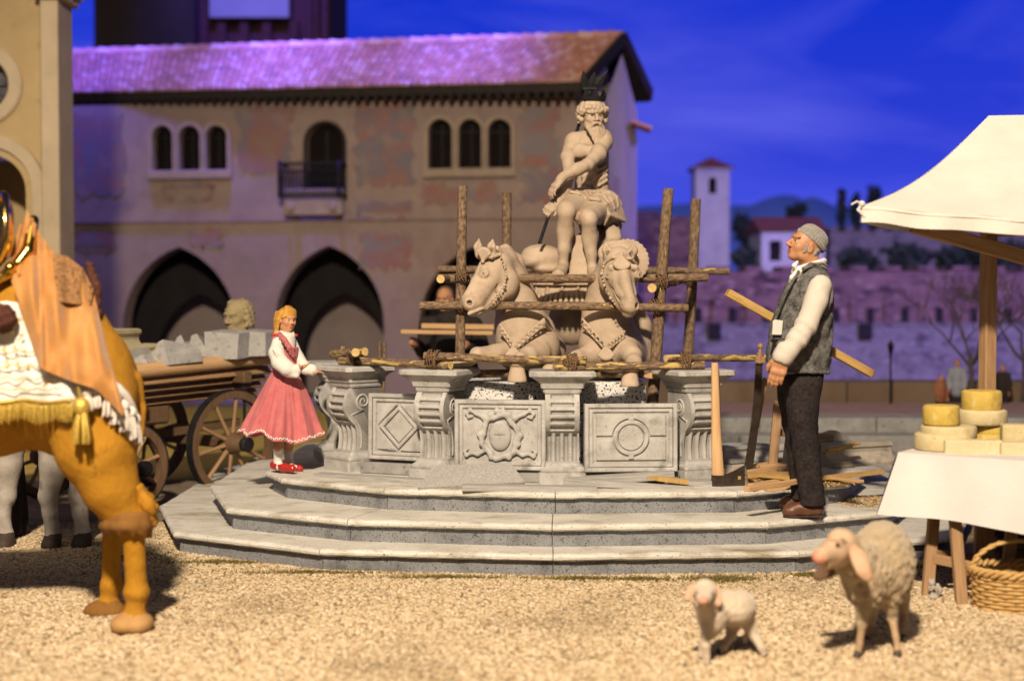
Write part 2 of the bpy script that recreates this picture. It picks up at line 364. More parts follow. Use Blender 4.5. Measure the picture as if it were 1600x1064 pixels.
MT['brickwall'] = M('old_town_brick', [(.12, .06, .06), (.25, .14, .125)], 1.3, 8, .9, .8, 22, stretch=(1, 1, 2.2), spots=[((.06, .032, .035), 2.2, .50, .64), ((.34, .23, .20), 4.2, .56, .68)], wave=(7, (.2, .13, .12), .35, 'Z', 1.5))
MT['stonewall'] = M('pale_town_masonry', [(.13, .115, .11), (.21, .185, .175)], 1.6, 8, .9, .5, 22, stretch=(1, 1, 2.2), spots=[((.07, .06, .066), 3, .50, .66), ((.30, .27, .26), 7, .57, .68)], wave=(8, (.24, .2, .2), .3, 'Z', 1.5))
MT['parapet'] = M('brown_parapet', [(.13, .085, .055), (.19, .13, .085)], 2, 7, .9, .3, 25)
MT['whitewall'] = M('whitewashed_wall', [(.50, .48, .47), (.64, .61, .6)], 2.5, 7, .9, .2, 30, spots=[((.36, .32, .34), 3, .6, .8)])
MT['farroof'] = M('far_red_roof', [(.16, .05, .05), (.24, .08, .07)], 6, 5, .9, .4, 30)
MT['leaf'] = M('dark_hedge_leaf', [(.012, .02, .016), (.04, .055, .035)], 3, 5, .8)
MT['branch'] = M('bare_branch', [(.05, .035, .035), (.09, .065, .06)], 10, 5, .9)
MT['mount'] = M('far_blue_mountain', [(.16, .30, .92), (.20, .34, .95)], .4, 8, 1.0)
# ================================================================== sky: the curved backdrop behind the town
def sky_material():
    mt = bpy.data.materials.new('evening_sky'); mt.use_nodes = True; nt = mt.node_tree; N = nt.nodes; L = nt.links
    N.remove(N['Principled BSDF']); em = N.new('ShaderNodeEmission'); L.new(em.outputs[0], N['Material Output'].inputs[0])
    geo = N.new('ShaderNodeNewGeometry'); sp = N.new('ShaderNodeSeparateXYZ'); L.new(geo.outputs['Position'], sp.inputs[0])
    mr = N.new('ShaderNodeMapRange'); mr.inputs[1].default_value = 4; mr.inputs[2].default_value = 18; L.new(sp.outputs['Z'], mr.inputs[0])
    rp = N.new('ShaderNodeValToRGB'); L.new(mr.outputs[0], rp.inputs[0]); e = rp.color_ramp.elements
    e[0].color = srgb(66, 80, 228); e[1].color = srgb(12, 50, 206); q = e.new(.42); q.color = srgb(45, 62, 211)
    mp = N.new('ShaderNodeMapping'); mp.inputs['Scale'].default_value = (.05, .05, .22); mp.inputs['Rotation'].default_value = (0, .22, 0); L.new(geo.outputs['Position'], mp.inputs[0])
    nz = N.new('ShaderNodeTexNoise'); nz.inputs['Scale'].default_value = 1.1; nz.inputs['Detail'].default_value = 7; nz.inputs['Distortion'].default_value = .5; L.new(mp.outputs[0], nz.inputs['Vector'])
    cr = N.new('ShaderNodeMapRange'); cr.inputs[1].default_value = .44; cr.inputs[2].default_value = .78; cr.inputs[4].default_value = .85; L.new(nz.outputs['Fac'], cr.inputs[0])
    mx = N.new('ShaderNodeMix'); mx.data_type = 'RGBA'; L.new(cr.outputs[0], mx.inputs[0]); L.new(rp.outputs[0], mx.inputs[6]); mx.inputs[7].default_value = srgb(94, 98, 232)
    L.new(mx.outputs[2], em.inputs[0]); em.inputs[1].default_value = 1.0
    return mt
g = Geo(); R0 = 78; rings = []
for z in (-1, 26):
    rings.append([(R0 * math.sin(a), R0 * math.cos(a) * .95, z) for a in [math.radians(-80 + 160 * i / 48) for i in range(49)]])
g.loft(rings, 0, False, True, closed=False)
struct('sky', g, sky_material())
# ================================================================== ground
g = Geo(); g.add([(-90, -12, 0), (90, -12, 0), (90, 90, 0), (-90, 90, 0)], [(0, 1, 2, 3)]); struct('ground', g, MT['ground'])
g = Geo(); g.add([(-9, 9.9, .004), (-1.95, 9.9, .004), (-1.95, 12.2, .004), (-9, 12.2, .004)], [(0, 1, 2, 3)]); struct('earth_yard', g, MT['earth'])
g = Geo(); g.add([(-11, 12.2, .004), (3, 12.9, .004), (3, 21, .004), (-11, 21, .004)], [(0, 1, 2, 3)]); struct('courtyard', g, MT['straw_ground'])
# plaza up two grey steps
def step_row(x0, x1, y0, y1, z0, z1, n, root):
    for i in range(n):
        a = x0 + (x1 - x0) * i / n + .004; b = x0 + (x1 - x0) * (i + 1) / n - .004
        g = Geo(); g.box(((a + b) / 2, (y0 + y1) / 2, (z0 + z1) / 2), (b - a, y1 - y0, z1 - z0), bev=.012)
        part('stone', g, MT['greystone'], root)
ps = thing('plaza_steps', 'pair of long grey block steps leading up to the plaza behind the man', 'steps', (3.5, 13.6, 0), kind='structure')
step_row(1.3, 9.5, 13.2, 13.62, 0, .15, 8, ps); step_row(1.3, 9.5, 13.62, 14.02, 0, .30, 9, ps); step_row(1.3, 9.5, 14.02, 14.5, 0, .44, 7, ps)
g = Geo(); g.box((7, 15.3, .22), (14, 1.59, .444)); struct('plaza', g, MT['plaza'])
# brown parapet with a coping
rt = thing('parapet_wall', 'low brown parapet wall along the plaza below the blue town wall', 'wall', (6, 16.5, 0))
for i in range(7):
    a = .9 + 1.5 * i
    g = Geo(); g.box((a + .75, 16.6, .33), (1.49, .5, .655), bev=.01); part('wall_block', g, MT['parapet'], rt)
# ================================================================== far town wall
FW = 27.0
def fx(px, Y): return (px - 800) / FPX * Y
def fz(py, Y): return P(800, py, Y).z
rt = thing('town_wall', 'long crenellated brick town wall with slits behind the plaza', 'wall', (6, FW, 0))
z0, zm, zt = 0, fz(508, FW), fz(424, FW)
xa, xb = fx(985, FW), fx(2200, FW)
g = Geo(); g.loft([[(xa, FW - .35, 0), (xb, FW - .35, 0), (xb, FW + 1, 0), (xa, FW + 1, 0)], [(xa, FW, zm), (xb, FW, zm), (xb, FW + 1, zm), (xa, FW + 1, zm)]])
part('lower_wall', g, MT['stonewall'], rt)
g = Geo(); g.box(((xa + xb) / 2, FW + .52, (zm + zt) / 2), (xb - xa, .9, zt - zm)); part('upper_wall', g, MT['brickwall'], rt)
g = Geo(); g.box(((xa + xb) / 2, FW + .48, zm + .02), (xb - xa, 1.02, .05)); part('string_course', g, MT['stonewall'], rt)
px = 1010; k = 0
while px < 1900:
    x = fx(px, FW)
    g = Geo(); g.box((x, FW + .03, zm + (zt - zm) * .28), (.16, .12, (zt - zm) * .5), bev=.01); part('pilaster', g, MT['brickwall'], rt)
    g = Geo(); g.box((x + .33, FW + .055, zm + .16), (.14, .04, .34)); part('arrow_slit', g, MT['dark_in'], rt)
    g = Geo(); g.box((x + .1, FW + .5, zt + .05), (.34, .9, .10), bev=.02); part('merlon', g, MT['brickwall'], rt)
    px += 54; k += 1
for a in (1115, 1350, 1640):
    g = Geo(); g.box((fx(a, FW), FW - .12, fz(517, FW)), (.24, .1, .3)); part('wall_opening', g, MT['dark_in'], rt)
# second wall further up
Y2 = 33
rt = thing('upper_rampart', 'distant pale purple rampart with small battlements beyond the dark hedge', 'wall', (fx(1390, Y2), Y2, 0))
xa, xb = fx(1296, Y2), fx(1900, Y2); za, zb = 0, fz(362, Y2)
g = Geo(); g.box(((xa + xb) / 2, Y2 + .4, zb / 2), (xb - xa, .8, zb)); part('wall', g, MT['stonewall'], rt)
for i in range(26):
    g = Geo(); g.box((xa + .1 + i * .36, Y2 + .4, zb + .05), (.18, .8, .11)); part('merlon', g, MT['stonewall'], rt)
rt = thing('old_block', 'dim purple brick block with a stepped top left of the bell tower', 'building', (fx(1040, 34), 34, 0))
xa, xb = fx(985, 34), fx(1088, 34)
g = Geo(); g.box(((xa + xb) / 2, 34.6, fz(338, 34) / 2), (xb - xa, 1.2, fz(338, 34))); part('wall', g, MT['brickwall'], rt)
g = Geo(); g.box((xa + .35, 34.6, fz(338, 34) + .06), (.7, 1.1, .12)); part('parapet', g, MT['brickwall'], rt)
# bell tower
YB = 36
rt = thing('bell_tower', 'tall whitewashed bell tower with a low red pyramid roof', 'tower', (fx(1112, YB), YB, 0))
xa, xb = fx(1086, YB), fx(1139, YB); w = xb - xa; xc = (xa + xb) / 2; zt = fz(266, YB)
# front wall with an arched opening, then sides and back
def arch(cx, z0, w, zs, pointed=False, n=10):
    """opening outline (u, v): vertical jambs up to the springing zs, then a round or pointed head"""
    pts = [(cx - w / 2, z0), (cx + w / 2, z0)]
    if pointed:
        R = w * .72
        for i in range(n + 1):
            a = math.acos((R - w / 2) / R) * i / n; pts.append((cx + w / 2 - R + R * math.cos(a), zs + R * math.sin(a)))
        for i in range(n, -1, -1):
            a = math.acos((R - w / 2) / R) * i / n; pts.append((cx - w / 2 + R - R * math.cos(a), zs + R * math.sin(a)))
        del pts[len(pts) - n - 1]
    else:
        for i in range(2 * n + 1):
            a = math.pi * i / (2 * n); pts.append((cx + w / 2 * math.cos(a), zs + w / 2 * math.sin(a)))
    return pts
def wall_plate(g, rect, holes, depth, M4, m=0):
    (u0, v0, u1, v1) = rect; g.plate([[(u0, v0), (u1, v0), (u1, v1), (u0, v1)]] + holes, depth, M4, m)
FR = lambda o: frame4(o, (1, 0, 0), (0, 0, 1), (0, -1, 0))
g = Geo(); wall_plate(g, (-w / 2, 0, w / 2, zt), [arch(0, fz(303, YB), .2, fz(283, YB))], .2, FR((xc, YB + .1, 0)))
for sx in (-1, 1): g.box((xc + sx * (w / 2 - .1), YB + w / 2 + .1, zt / 2), (.2, w - .2, zt))
g.box((xc, YB + w - .1, zt / 2), (w - .4, .2, zt)); part('wall', g, MT['whitewall'], rt)
g = Geo(); g.box((xc, YB + .5, fz(290, YB)), (.6, .3, .7)); part('belfry_dark', g, MT['dark_in'], rt)
g = Geo(); g.box((xc, YB + w / 2, zt + .03), (w + .12, w + .12, .06)); part('cornice', g, MT['whitewall'], rt)
zr = fz(243, YB); q = w / 2 + .13
g = Geo(); g.add([(xc - q, YB + w / 2 - q, zt + .06), (xc + q, YB + w / 2 - q, zt + .06), (xc + q, YB + w / 2 + q, zt + .06), (xc - q, YB + w / 2 + q, zt + .06), (xc, YB + w / 2, zr)],
               [(0, 1, 4), (1, 2, 4), (2, 3, 4), (3, 0, 4), (3, 2, 1, 0)]); part('roof', g, MT['farroof'], rt)
# small white house
YH = 31
rt = thing('small_house', 'small white house with a red gable roof and one dark doorway', 'house', (fx(1238, YH), YH, 0))
xa, xb = fx(1189, YH), fx(1288, YH); zt = fz(361, YH)
g = Geo(); dx = fx(1211, YH) - (xa + xb) / 2
wall_plate(g, (-(xb - xa) / 2, 0, (xb - xa) / 2, zt), [[(dx - .13, fz(408, YH)), (dx + .13, fz(408, YH)), (dx + .13, fz(376, YH)), (dx - .13, fz(376, YH))]], .2, FR(((xa + xb) / 2, YH + .1, 0)))
g.box(((xa + xb) / 2, YH + .9, zt / 2), (xb - xa, 1.39, zt)); part('wall', g, MT['whitewall'], rt)
g = Geo(); g.box((fx(1211, YH), YH + .19, fz(392, YH)), (.3, .02, .5)); part('door', g, MT['dark_in'], rt)
g = Geo(); g.add([(xa - .06, YH - .1, zt), (xb + .06, YH - .1, zt), (xb + .06, YH + .9, fz(336, YH)), (xa - .06, YH + .9, fz(336, YH)), (xb + .06, YH + 1.9, zt), (xa - .06, YH + 1.9, zt)],
               [(0, 1, 2, 3), (3, 2, 4, 5), (0, 5, 4, 1), (1, 4, 2), (0, 3, 5)]); part('roof', g, MT['farroof'], rt)
# mountains
def ridge(name, prof, Y, mat):
    g = Geo(); pts = [(fx(a, Y), fz(b, Y)) for a, b in prof]; n = len(pts); vs = []
    for dy, k in ((0, 0), (4, .6), (8, 1)): vs += [(x, Y + dy, z * k) for x, z in pts]
    vs += [(x, Y + 16, 0) for x, z in pts]
    g.add(vs, [(r * n + i, r * n + i + 1, (r + 1) * n + i + 1, (r + 1) * n + i) for r in range(3) for i in range(n - 1)], None, 0, True); struct(name, g, mat)
prof = [(600, 330), (800, 322), (950, 312), (1000, 303), (1040, 296), (1085, 293), (1140, 290), (1185, 293), (1235, 296), (1262, 285), (1290, 277), (1315, 275), (1338, 284), (1352, 279), (1368, 284), (1395, 296), (1450, 302), (1550, 290), (1700, 280), (1900, 300), (2200, 310)]
pp = []
for (a, b), (c, d) in zip(prof[:-1], prof[1:]):
    for i in range(4): t = i / 4; pp.append((a + (c - a) * t, b + (d - b) * t + random.uniform(-1.2, 1.2)))
ridge('mountains', pp, 44, MT['mount'])
# dark hedges and trees beyond the wall
def leaf_cloud(g, blobs, n, size):
    for _ in range(n):
        c, r = random.choice(blobs); th = random.uniform(0, 2 * math.pi); u = random.uniform(-1, 1); q = math.sqrt(1 - u * u); rr = random.uniform(.55, 1.05)
        p = Vector(c) + Vector((r[0] * q * math.cos(th), r[1] * q * math.sin(th), r[2] * u)) * rr
        R = Euler((random.uniform(0, 6), random.uniform(0, 6), random.uniform(0, 6))).to_matrix(); s = size * random.uniform(.6, 1.4)
        g.add([p + R @ Vector(v) for v in ((-s, 0, 0), (0, -s * .5, 0), (s, 0, 0), (0, s * .5, 0))], [(0, 1, 2, 3)])
def far_tree(px0, px1, top, base, Y, label, name='tree', n=260):
    xc = fx((px0 + px1) / 2, Y); zt, zb = fz(top, Y), fz(base, Y); rw = (fx(px1, Y) - fx(px0, Y)) / 2
    r = thing(name, label, 'tree' if 'tree' in name else 'hedge', (xc, Y, 0), 'dark trees and hedges beyond the town wall')
    g = Geo(); g.tube([(xc, Y, 0), (xc, Y, (zb + zt) / 2)], [.12, .05], 6); part('trunk', g, MT['branch'], r)
    blobs = []
    for i in range(6):
        t = (i + .5) / 6; blobs.append(((xc + random.uniform(-.45, .45) * rw, Y, zb + (zt - zb) * t * .82), (rw * .62, rw * .5, (zt - zb) * .26)))
    g = Geo(); leaf_cloud(g, blobs, n, max(.09, rw * .16))
    for c, rr in blobs: g.ell(c, [q * .78 for q in rr], None, 0, 8, 5)
    part('crown', g, MT['leaf'], r)
far_tree(1303, 1322, 293, 352, 38, 'slim dark cypress, left one of the pair before the mountain', 'cypress_tree')
far_tree(1326, 1346, 300, 352, 38.5, 'slim dark cypress, right one of the pair before the mountain', 'cypress_tree')
far_tree(1350, 1392, 288, 352, 39, 'wide dark round tree right of the two cypresses', 'broad_tree')
far_tree(1140, 1200, 330, 415, 38, 'dark bushy tree between the bell tower and the small white house', 'bushy_tree')
far_tree(1226, 1262, 318, 350, 40, 'dark tree top showing above the red roof of the small white house', 'broad_tree')
far_tree(1392, 1470, 322, 352, 40, 'long low dark tree below the canopy edge beyond the rampart', 'spreading_tree')
far_tree(1296, 1380, 388, 420, 30, 'dark low hedge on the town wall just right of the man in the cap', 'hedge', 400)
far_tree(1376, 1470, 382, 420, 30.3, 'dark low hedge on the town wall left of the stall post', 'hedge', 400)
far_tree(1462, 1640, 386, 420, 30.5, 'dark low hedge on the town wall behind the stall post', 'hedge', 500)
far_tree(1140, 1192, 386, 424, 30.2, 'dark low hedge on the town wall below the small white house', 'hedge', 300)
# bare trees on the plaza
def bare_tree(px, base, Y, h, label, seed):
    rnd = random.Random(seed); r = thing('bare_tree', label, 'tree', P(px, base, Y), 'bare trees on the plaza'); b = P(px, base, Y)
    trunk = Geo(); tw = Geo(); top = b + Vector((rnd.uniform(-.05, .05), 0, h * .36)); trunk.tube([b, (b + top) / 2 + Vector((.02, 0, 0)), top], [h * .02, h * .017, h * .015], 7)
    def grow(p, d, L, rad, lv):
        q = p + d * L; mid = (p + q) / 2 + Vector((rnd.uniform(-1, 1), rnd.uniform(-1, 1), rnd.uniform(-1, 1))) * L * .06
        tw.tube([p, mid, q], [rad, rad * .85, rad * .68], 5, cap=False)
        if lv == 0: return
        for _ in range(rnd.choice((2, 3))):
            nd = (d + Vector((rnd.uniform(-.8, .8), rnd.uniform(-.7, .7), rnd.uniform(-.25, .6)))).normalized(); grow(q, nd, L * rnd.uniform(.66, .85), rad * .62, lv - 1)
    for i in range(4):
        a = i * 1.57 + rnd.uniform(-.4, .4); grow(top - Vector((0, 0, rnd.uniform(0, .1) * h)), Vector((math.cos(a) * .75, math.sin(a) * .6, .9)).normalized(), h * .2, h * .0105, 5)
    part('trunk', trunk, MT['branch'], r); part('branches', tw, MT['branch'], r)
bare_tree(1516, 640, 15.8, 1.75, 'bare leafless tree on the plaza just left of the stall post', 11)
bare_tree(1598, 640, 16.1, 1.8, 'bare leafless tree at the right edge behind the cheeses', 5)
# street lamp
r = thing('street_lamp', 'small black street lamp on the plaza before the blue wall', 'street lamp', P(1391, 646, 15.9)); b = P(1391, 646, 15.9); k = S(15.9)
g = Geo(); g.lathe(b, [(4 * k, 0), (4 * k, 5 * k), (2.2 * k, 9 * k), (1.7 * k, 40 * k), (1.4 * k, 88 * k), (2.6 * k, 90 * k), (1.4 * k, 92 * k)], 10); part('post', g, MT['iron'], r)
g = Geo(); g.lathe(b, [(2 * k, 92 * k), (5 * k, 105 * k), (5 * k, 106 * k)], 6, smooth=False); part('lantern', g, MT['shutter'], r)
g = Geo(); g.lathe(b, [(6 * k, 106 * k), (3 * k, 111 * k), (1 * k, 113 * k), (.6 * k, 117 * k)], 6, smooth=False); part('lantern_cap', g, MT['iron'], r)
# ================================================================== the frescoed house
A = Vector((-8.6, 23.35, 0)); Bc = Vector((1.42, 21.75, 0)); Cc = Vector((2.06, 23.3, 0)); Dc = Vector((-8.2, 25.3, 0))
uH = (Bc - A).normalized(); nH = Vector((uH.y, -uH.x, 0)); LH = (Bc - A).length
if nH.y > 0: nH = -nH
house = thing('frescoed_house', 'long two storey house with faded frescoes, pointed arcade and tiled roof', 'house', (-3.5, 22.5, 0))
def onf(px, py):
    """photo pixel -> (u, z) on the facade plane"""
    d = _ray(px, py); o = Vector((0, 0, CAM_H)); t = (A - o).dot(nH) / d.dot(nH); p = o + d * t; return ((p - A).dot(uH), p.z)
FH = Matrix((uH, Vector((0, 0, 1)), nH)).transposed().to_4x4(); FH.translation = A
ZE = onf(900, 148)[1]
def op(px0, px1, top, bot, pointed=False):
    """opening from photo extents"""
    u0, z0 = onf(px0, bot); u1, _ = onf(px1, bot); zt = onf((px0 + px1) / 2, top)[1]; w = u1 - u0; rise = w * (.72 * math.sin(math.acos(.22 / .72)) if pointed else .5)
    return (u0 + u1) / 2, z0, w, zt - rise, pointed
WINS = [(240, 271, 197, 271), (281, 314, 197, 271), (323, 356, 197, 271), (670, 707, 187, 268), (717, 753, 187, 268), (763, 799, 187, 268)]
DOOR = (480, 537, 194, 314); ARCHES = [(192, 370, 386, 690), (430, 600, 384, 690), (655, 835, 384, 690)]
holes = [arch(*op(*w)) for w in WINS] + [arch(*op(*DOOR))]
for a in ARCHES:
    c, z0, w, zs, p = op(a[0], a[1], a[2], 560, True); holes.append(arch(c, .02, w, zs, True))
g = Geo(); wall_plate(g, (0, 0, LH, ZE), holes, .34, FH @ Matrix.Translation((0, 0, -.17))); part('front_wall', g, MT['stucco'], house)
# gable wall at the right, back wall
zR = fz(62, 22.5)
gw = Geo(); B2 = Bc - nH * .34; mid = Bc.lerp(Cc, .52)
gw.add([B2 * 1, Cc, Vector((Cc.x, Cc.y, fz(175, 23.3))), Vector((mid.x, mid.y, fz(84, 22.5))), Vector((B2.x, B2.y, ZE)), Vector((B2.x - .3, B2.y, 0)), Cc + Vector((-.3, 0, 0)), Vector((Cc.x - .3, Cc.y, fz(175, 23.3))), Vector((mid.x - .3, mid.y, fz(84, 22.5))), Vector((B2.x - .3, B2.y, ZE))],
       [(0, 1, 2, 3, 4), (9, 8, 7, 6, 5), (1, 6, 7, 2), (0, 4, 9, 5)]); part('gable_wall', gw, MT['stucco_pale'], house)
gs = Geo(); gs.add([Bc + Vector((.002, .002, 0)), B2 + Vector((.002, -.002, 0)), Vector((B2.x + .002, B2.y, ZE)), Vector((Bc.x + .002, Bc.y, ZE))], [(0, 1, 2, 3)]); part('wall_corner', gs, MT['stucco_pale'], house)
g = Geo(); q = -nH * 2.2
g.add([A + q * .75, Bc + q * .72, Bc + q * .72 + Vector((0, 0, ZE)), A + q * .75 + Vector((0, 0, ZE))], [(0, 1, 2, 3)]); part('arcade_back_wall', g, MT['arcade_in'], house)
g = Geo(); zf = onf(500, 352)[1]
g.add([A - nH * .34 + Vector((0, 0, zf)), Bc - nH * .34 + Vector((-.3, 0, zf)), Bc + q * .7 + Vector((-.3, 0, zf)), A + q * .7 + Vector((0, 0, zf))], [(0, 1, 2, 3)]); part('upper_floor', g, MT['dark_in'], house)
# second, inner row of arches seen through the arcade
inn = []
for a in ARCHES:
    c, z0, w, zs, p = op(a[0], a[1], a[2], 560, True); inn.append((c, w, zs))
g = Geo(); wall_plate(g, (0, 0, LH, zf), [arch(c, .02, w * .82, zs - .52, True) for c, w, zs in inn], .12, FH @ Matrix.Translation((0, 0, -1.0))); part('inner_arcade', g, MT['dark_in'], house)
# windows: shutters, hood moulds, sills
def ring(outer, inner): return [outer, inner]
for w in WINS:
    c, z0, ww, zs, p = op(*w)
    f = Geo(); f.plate([arch(c, z0 - .0, ww + .13, zs), arch(c, z0 + .002, ww + .004, zs)], .07, FH @ Matrix.Translation((0, 0, .02))); wp = part('window', f, MT['trim'], house)
    s_ = Geo(); s_.plate([arch(c, z0, ww + .02, zs)], .03, FH @ Matrix.Translation((0, 0, -.16))); part('pane', s_, MT['shutter'], wp)
    b_ = Geo(); b_.box((FH @ Vector((c, z0 + (zs - z0) * .55, -.13))), (.025, .03, (zs - z0) * 1.3)); b_.beam(FH @ Vector((c - ww / 2, zs, -.13)), FH @ Vector((c + ww / 2, zs, -.13)), .03, .025); part('glazing_bar', b_, MT['iron'], wp)
for a, b in ((WINS[0], WINS[2]), (WINS[3], WINS[5])):
    u0 = onf(a[0] - 8, a[3])[0]; u1 = onf(b[1] + 8, b[3])[0]; z0 = onf(a[0], a[3])[1]
    g = Geo(); g.beam(FH @ Vector((u0, z0 - .035, .05)), FH @ Vector((u1, z0 - .035, .05)), .14, .065, nH, bev=.012); part('window_sill', g, MT['trim'], house)
c, z0, ww, zs, p = op(*DOOR)
f = Geo(); f.plate([arch(c, z0, ww + .10, zs), arch(c, z0 + .002, ww + .004, zs)], .06, FH @ Matrix.Translation((0, 0, .01))); dp = part('balcony_door', f, MT['eave'], house)
s_ = Geo(); s_.plate([arch(c, z0, ww + .02, zs)], .03, FH @ Matrix.Translation((0, 0, -.14))); part('door_leaf', s_, MT['shutter'], dp)
b_ = Geo(); b_.box((FH @ Vector((c, z0 + (zs - z0) * .6, -.11))), (.03, .04, (zs - z0) * 1.25)); part('door_bar', b_, MT['iron'], dp)
# balcony
u0, zb = onf(450, 312); u1, _ = onf(541, 312); zt = onf(495, 259)[1]; D = .42
bal = Geo(); bal.beam(FH @ Vector((u0, zb - .06, D / 2)), FH @ Vector((u1, zb - .06, D / 2)), D, .09, nH, bev=.015); part('balcony_slab', bal, MT['trim'], house)
for u in (u0 + .14, u1 - .14):
    cb = Geo(); cb.beam(FH @ Vector((u, zb - .17, .0)), FH @ Vector((u, zb - .15, D * .8)), .1, .12, bev=.02); part('corbel', cb, MT['trim'], house)
rl = Geo()
for (a, b) in (((u0, D), (u1, D)), ((u0, 0), (u0, D)), ((u1, 0), (u1, D))):
    for zz in (zt, zb + .05): rl.beam(FH @ Vector((a[0], zz, a[1])), FH @ Vector((b[0], zz, b[1])), .04, .035)
part('balcony_rail', rl, MT['iron'], house)
nb = 15
for i in range(nb + 1):
    u = u0 + (u1 - u0) * i / nb; bb = Geo(); big = i in (0, nb)
    bb.lathe(FH @ Vector((u, zb, D)), [(.012 if not big else .03, 0), (.012 if not big else .03, (zt - zb) * .3), (.02 if not big else .035, (zt - zb) * .5), (.012 if not big else .03, (zt - zb) * .7), (.012 if not big else .03, (zt - zb) * (1 if not big else 1.08))], 6)
    part('baluster', bb, MT['iron'], house)
# frescoes: thin ragged painted plaster fields
def fresco(px0, py0, px1, py1, i):
    (a, z1), (b, _), (_, z0) = onf(px0, py0), onf(px1, py0), onf(px0, py1); pts = []; n = 14
    rag = lambda: random.uniform(-.07, .07)
    for k in range(n): pts.append((a + (b - a) * k / n + rag(), z0 + rag()))
    for k in range(n): pts.append((b + rag(), z0 + (z1 - z0) * k / n + rag()))
    for k in range(n): pts.append((b + (a - b) * k / n + rag(), z1 + rag()))
    for k in range(n): pts.append((a + rag(), z1 + (z0 - z1) * k / n + rag()))
    g = Geo(); g.plate([pts], .006, FH @ Matrix.Translation((0, 0, .005))); part('fresco', g, MT['fresco'][i % 3], house)
for q in ((112, 180, 194, 308, 1), (372, 168, 456, 268, 0), (556, 165, 648, 292, 1), (815, 165, 872, 262, 2), (255, 288, 330, 312, 0), (662, 288, 775, 318, 2), (560, 318, 640, 340, 0), (118, 362, 178, 392, 2), (300, 362, 345, 386, 2), (566, 366, 640, 420, 2), (815, 268, 900, 316, 0)): fresco(*q)
for zpx in (345,):
    u, z = onf(500, zpx); g = Geo(); g.beam(FH @ Vector((0, z, .006)), FH @ Vector((LH, z, .006)), .02, .05, nH); part('string_band', g, MT['fresco_line'], house)
# roof: slope with individual barrel tiles
eL, eR = P(60, 149, 23.3), P(908, 130, 21.3); rL, rR = P(60, 88, 24.6), P(972, 58, 22.5)
back_R = P(1014, 148, 23.9); back_L = rL + (back_R - rR)
g = Geo(); th = Vector((0, 0, -.13))
g.add([eL, eR, rR, rL, eL + th, eR + th, rR + th, rL + th], [(0, 1, 2, 3), (7, 6, 5, 4), (0, 4, 5, 1), (1, 5, 6, 2), (0, 3, 7, 4)])
g.add([rL, rR, back_R, back_L, rL + th, rR + th, back_R + th, back_L + th], [(0, 1, 2, 3), (7, 6, 5, 4), (1, 5, 6, 2), (2, 6, 7, 3)]); roof = part('roof', g, MT['eave'], house)
NC, NR = 84, 13
nrm = (eR - eL).cross(rL - eL).normalized()
def tile_geo():
    g = Geo(); n = 5; rings = []
    for z, r in ((0, 1.0), (1.22, .78)):
        rings.append([(math.cos(math.pi * j / n) * .5 * r, z, math.sin(math.pi * j / n) * .5 * r + (0.16 if z == 0 else 0)) for j in range(n + 1)])
    g.loft(rings, 0, False, True, closed=False)
    g.add(rings[0] + [(0, 0, 0)], [(0, 1, 2, 3, 4, 5)])
    return g
tg = tile_geo(); tile_meshes = [mesh_of('roof_tile', tg, mm, (0, 0, 0)) for mm in MT['tiles']]
rest = Geo(); count = 0
for c in range(NC - 1, -1, -1):
    for r_ in range(NR):
        s0, s1 = (c + .5) / NC, r_ / NR
        p = (eL.lerp(eR, s0)).lerp(rL.lerp(rR, s0), s1); pu = (eL.lerp(eR, s0)).lerp(rL.lerp(rR, s0), min(1, (r_ + 1) / NR)); px_ = (eL.lerp(eR, (c + 1.5) / NC)).lerp(rL.lerp(rR, (c + 1.5) / NC), s1)
        y = pu - p; x = px_ - p; z = x.cross(y).normalized()
        if z.z < 0: z = -z
        Mx = Matrix((x, y, z * x.length)).transposed().to_4x4(); Mx.translation = p + z * random.uniform(0, .012) - y * .1
        mi = random.choices(range(4), (4, 3, 2, 2))[0]
        if count < 295:
            o = bpy.data.objects.new('roof_tile', tile_meshes[mi]); COL.objects.link(o); o.parent = roof; Mx.translation = Mx.translation - wloc(roof); o.matrix_local = Mx; count += 1
        else: rest.add([Mx @ Vector(v) for v in tg.v], tg.f, None, mi, True)
part('roof_tiles', rest, MT['tiles'], roof, kind='stuff')
rc = Geo(); nrc = 44
for i in range(nrc):
    a, b = rL.lerp(rR, i / nrc), rL.lerp(rR, (i + 1.15) / nrc); rc.tube([a + Vector((0, 0, .02)), b + Vector((0, 0, .0))], [.1, .085], 8, m=i % 3)
part('ridge_tiles', rc, MT['tiles'], roof)
vg = Geo(); off = Vector((.03, 0, -.02))
vg.beam(eR + off, rR + off, .07, .2, nrm, 0); vg.beam(rR + off, back_R + off, .07, .22, (0, 0, 1), 0); part('verge_board', vg, MT['eave'], roof)
for i in range(60):
    t = (i + .5) / 60; p = eL.lerp(eR, t); r2 = Geo(); r2.beam(p + Vector((0, .02, -.17)), p - nH * .75 + Vector((0, 0, .02)), .07, .09, bev=.005); part('rafter_end', r2, MT['eave'], roof)
# little side roof on the gable wall
g = Geo(); cpt = P(992, 198, 22.9); g.box(cpt + Vector((.1, 0, 0)), (.34, .5, .05), (0, .35, 0)); part('gable_canopy', g, MT['tiles'][1], house)
